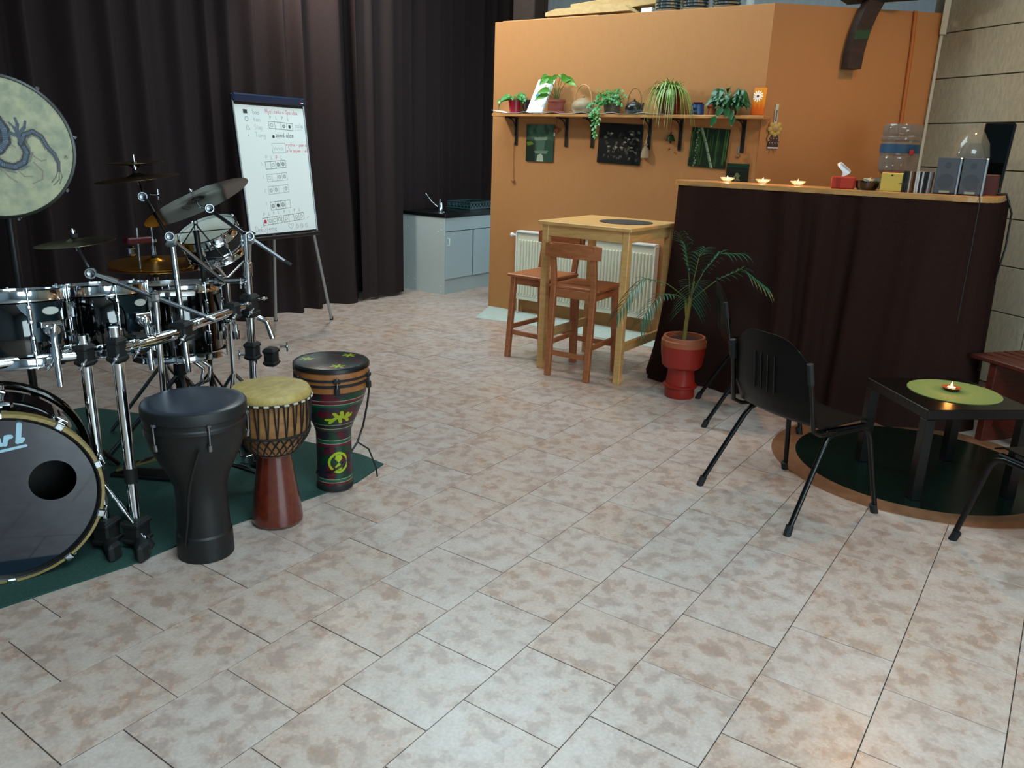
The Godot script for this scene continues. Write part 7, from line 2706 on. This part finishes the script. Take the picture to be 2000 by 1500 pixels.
	g.tube([e * 0.178 + V(0, 0.5, 0), e * 0.165 + V(0, 0.4, 0), e * 0.14 + V(0, 0.28, 0), e * 0.11 + V(0, 0.2, 0), V(0.083, 0.13, 0.03), V(0.05, 0.1, 0.072), V(-0.03, 0.09, 0.08), V(-0.07, 0.06, 0.05)], 0.005, 8)
	part(t, "strap", g, M.black)
	g = G.new()
	g.tube([e * 0.115 + V(0, 0.2, 0), e * 0.165 + V(0, 0.16, 0), e * 0.2 + V(0, 0.06, 0), e * 0.205 + V(0, 0.012, 0)], 0.004, 8)
	part(t, "strap_end", g, M.black)
	# small metal tag plate on its left side
	g = G.new()
	var la := 2.2
	g.X = Transform3D(Basis(Vector3.UP, -la), V(cos(la), 0, sin(la)) * 0.168)
	g.box(V(0, 0.49, 0), V(0.006, 0.06, 0.05), 0.002)
	part(t, "tag", g, mat(Color(0.2, 0.24, 0.24), 0.3, 0.6))


func build_above():
	var y := 2.64
	# flat boards and card lying on the partition's top
	var g := G.new()
	g.X = Transform3D(Basis.from_euler(V(0.0, 0.05, 0.012)), V(-3.85, 2.69, -6.66))
	g.slab(PP([-0.4, 0.0, 0.42, 0.0, 0.36, 0.05, 0.22, 0.062, -0.3, 0.055, -0.4, 0.03]), -0.15, 0.15)
	solo("cardboard_sheet", "pale cardboard piece with rounded corners lying on top of the partition", "cardboard", g, M.cardboard)
	g = G.new()
	g.X = Transform3D(Basis.from_euler(V(0.1, 0.25, 0.12)), V(-3.62, 2.82, -6.95))
	g.box(Vector3.ZERO, V(1.0, 0.1, 0.5), 0.004)
	solo("cardboard_box", "flat tan cardboard box tilted above the partition's left half", "box", g, M.cardboard)
	g = G.new()
	g.box(V(0, 0.012, 0), V(1.0, 0.024, 0.2), 0.002)
	solo("board", "thin pale board lying along the partition's top edge", "board", g, M.counter, V(-4.2, 2.645, -6.58))
	g = G.new()
	g.box(V(0, 0.025, 0), V(0.1, 0.05, 0.1), 0.004)
	solo("box", "little white box next to the glass dishes on the partition", "box", g, M.white_paint, V(-3.27, 2.655, -6.58))
	# stacks of glass bowls
	var gl := mat(Color(0.62, 0.68, 0.7), 0.08, 0.85)
	var bowl := [Vector2(0.03, 0.0), Vector2(0.075, 0.004), Vector2(0.105, 0.022), Vector2(0.11, 0.034), Vector2(0.106, 0.034), Vector2(0.1, 0.024), Vector2(0.07, 0.01), Vector2(0, 0.008)]
	var k := 0
	for s in [[-3.1, 6], [-2.86, 6], [-2.6, 5]]:
		for i in s[1]:
			g = G.new()
			g.lathe(bowl, 28, 0.6)
			solo("glass_bowl", "%s shiny glass bowl from below in the %s stack on the partition" % [["lowest", "second", "third", "fourth", "fifth", "sixth"][i], ["left", "middle", "right"][k]], "bowl", g, gl, V(s[0] + 0.002 * (i % 2), 2.645 + i * 0.0235, -6.58), 0.0, "stacked bowls on the partition, %s stack" % ["left", "middle", "right"][k])
		k += 1
	g = G.new()
	g.lathe([Vector2(0, 0), Vector2(0.03, 0), Vector2(0.035, 0.02), Vector2(0.033, 0.1), Vector2(0.03, 0.1), Vector2(0.03, 0.02), Vector2(0, 0.01)], 20)
	solo("drinking_glass", "small drinking glass at the right of the bowl stacks", "glass", g, M.glass, V(-2.42, 2.645, -6.6))
	g = G.new()
	g.box(V(0, 0.02, 0), V(0.4, 0.04, 0.24), 0.01)
	solo("tray", "dark tray at the right end of the partition's top", "tray", g, mat(Color(0.16, 0.12, 0.08), 0.5), V(-2.22, 2.645, -6.85), 0.3)
	# curved timber brace hanging down in front of the right half, green tape round it
	var d := V(0.736, 0, -0.677)
	var n := V(0.677, 0, 0.736)
	var t := thing("timber_brace", "curved dark timber brace hanging over the orange wall", "beam")
	t.transform = Transform3D(Basis(d, Vector3.UP, n), V(-1.7, 2.22, -6.87) + n * 0.03)
	g = G.new()
	var cl := [Vector2(-0.005, 0.0), Vector2(0.0, 0.12), Vector2(0.02, 0.25), Vector2(0.055, 0.37), Vector2(0.11, 0.5)]
	var wd := [0.054, 0.056, 0.058, 0.06, 0.066]
	var pl := PackedVector2Array()
	for i in 5:
		pl.append(cl[i] + Vector2(wd[i], 0))
	for i in range(4, -1, -1):
		pl.append(cl[i] - Vector2(wd[i], 0))
	g.slab(pl, 0.0, 0.1)
	part(t, "brace", g, M.old_timber)
	g = G.new()
	g.slab(PP([-0.044, 0.2, 0.07, 0.21, 0.082, 0.275, -0.034, 0.265]), -0.003, 0.104)
	part(t, "tape", g, mat(Color(0.04, 0.22, 0.11), 0.5), "green tape wrapped round the brace")
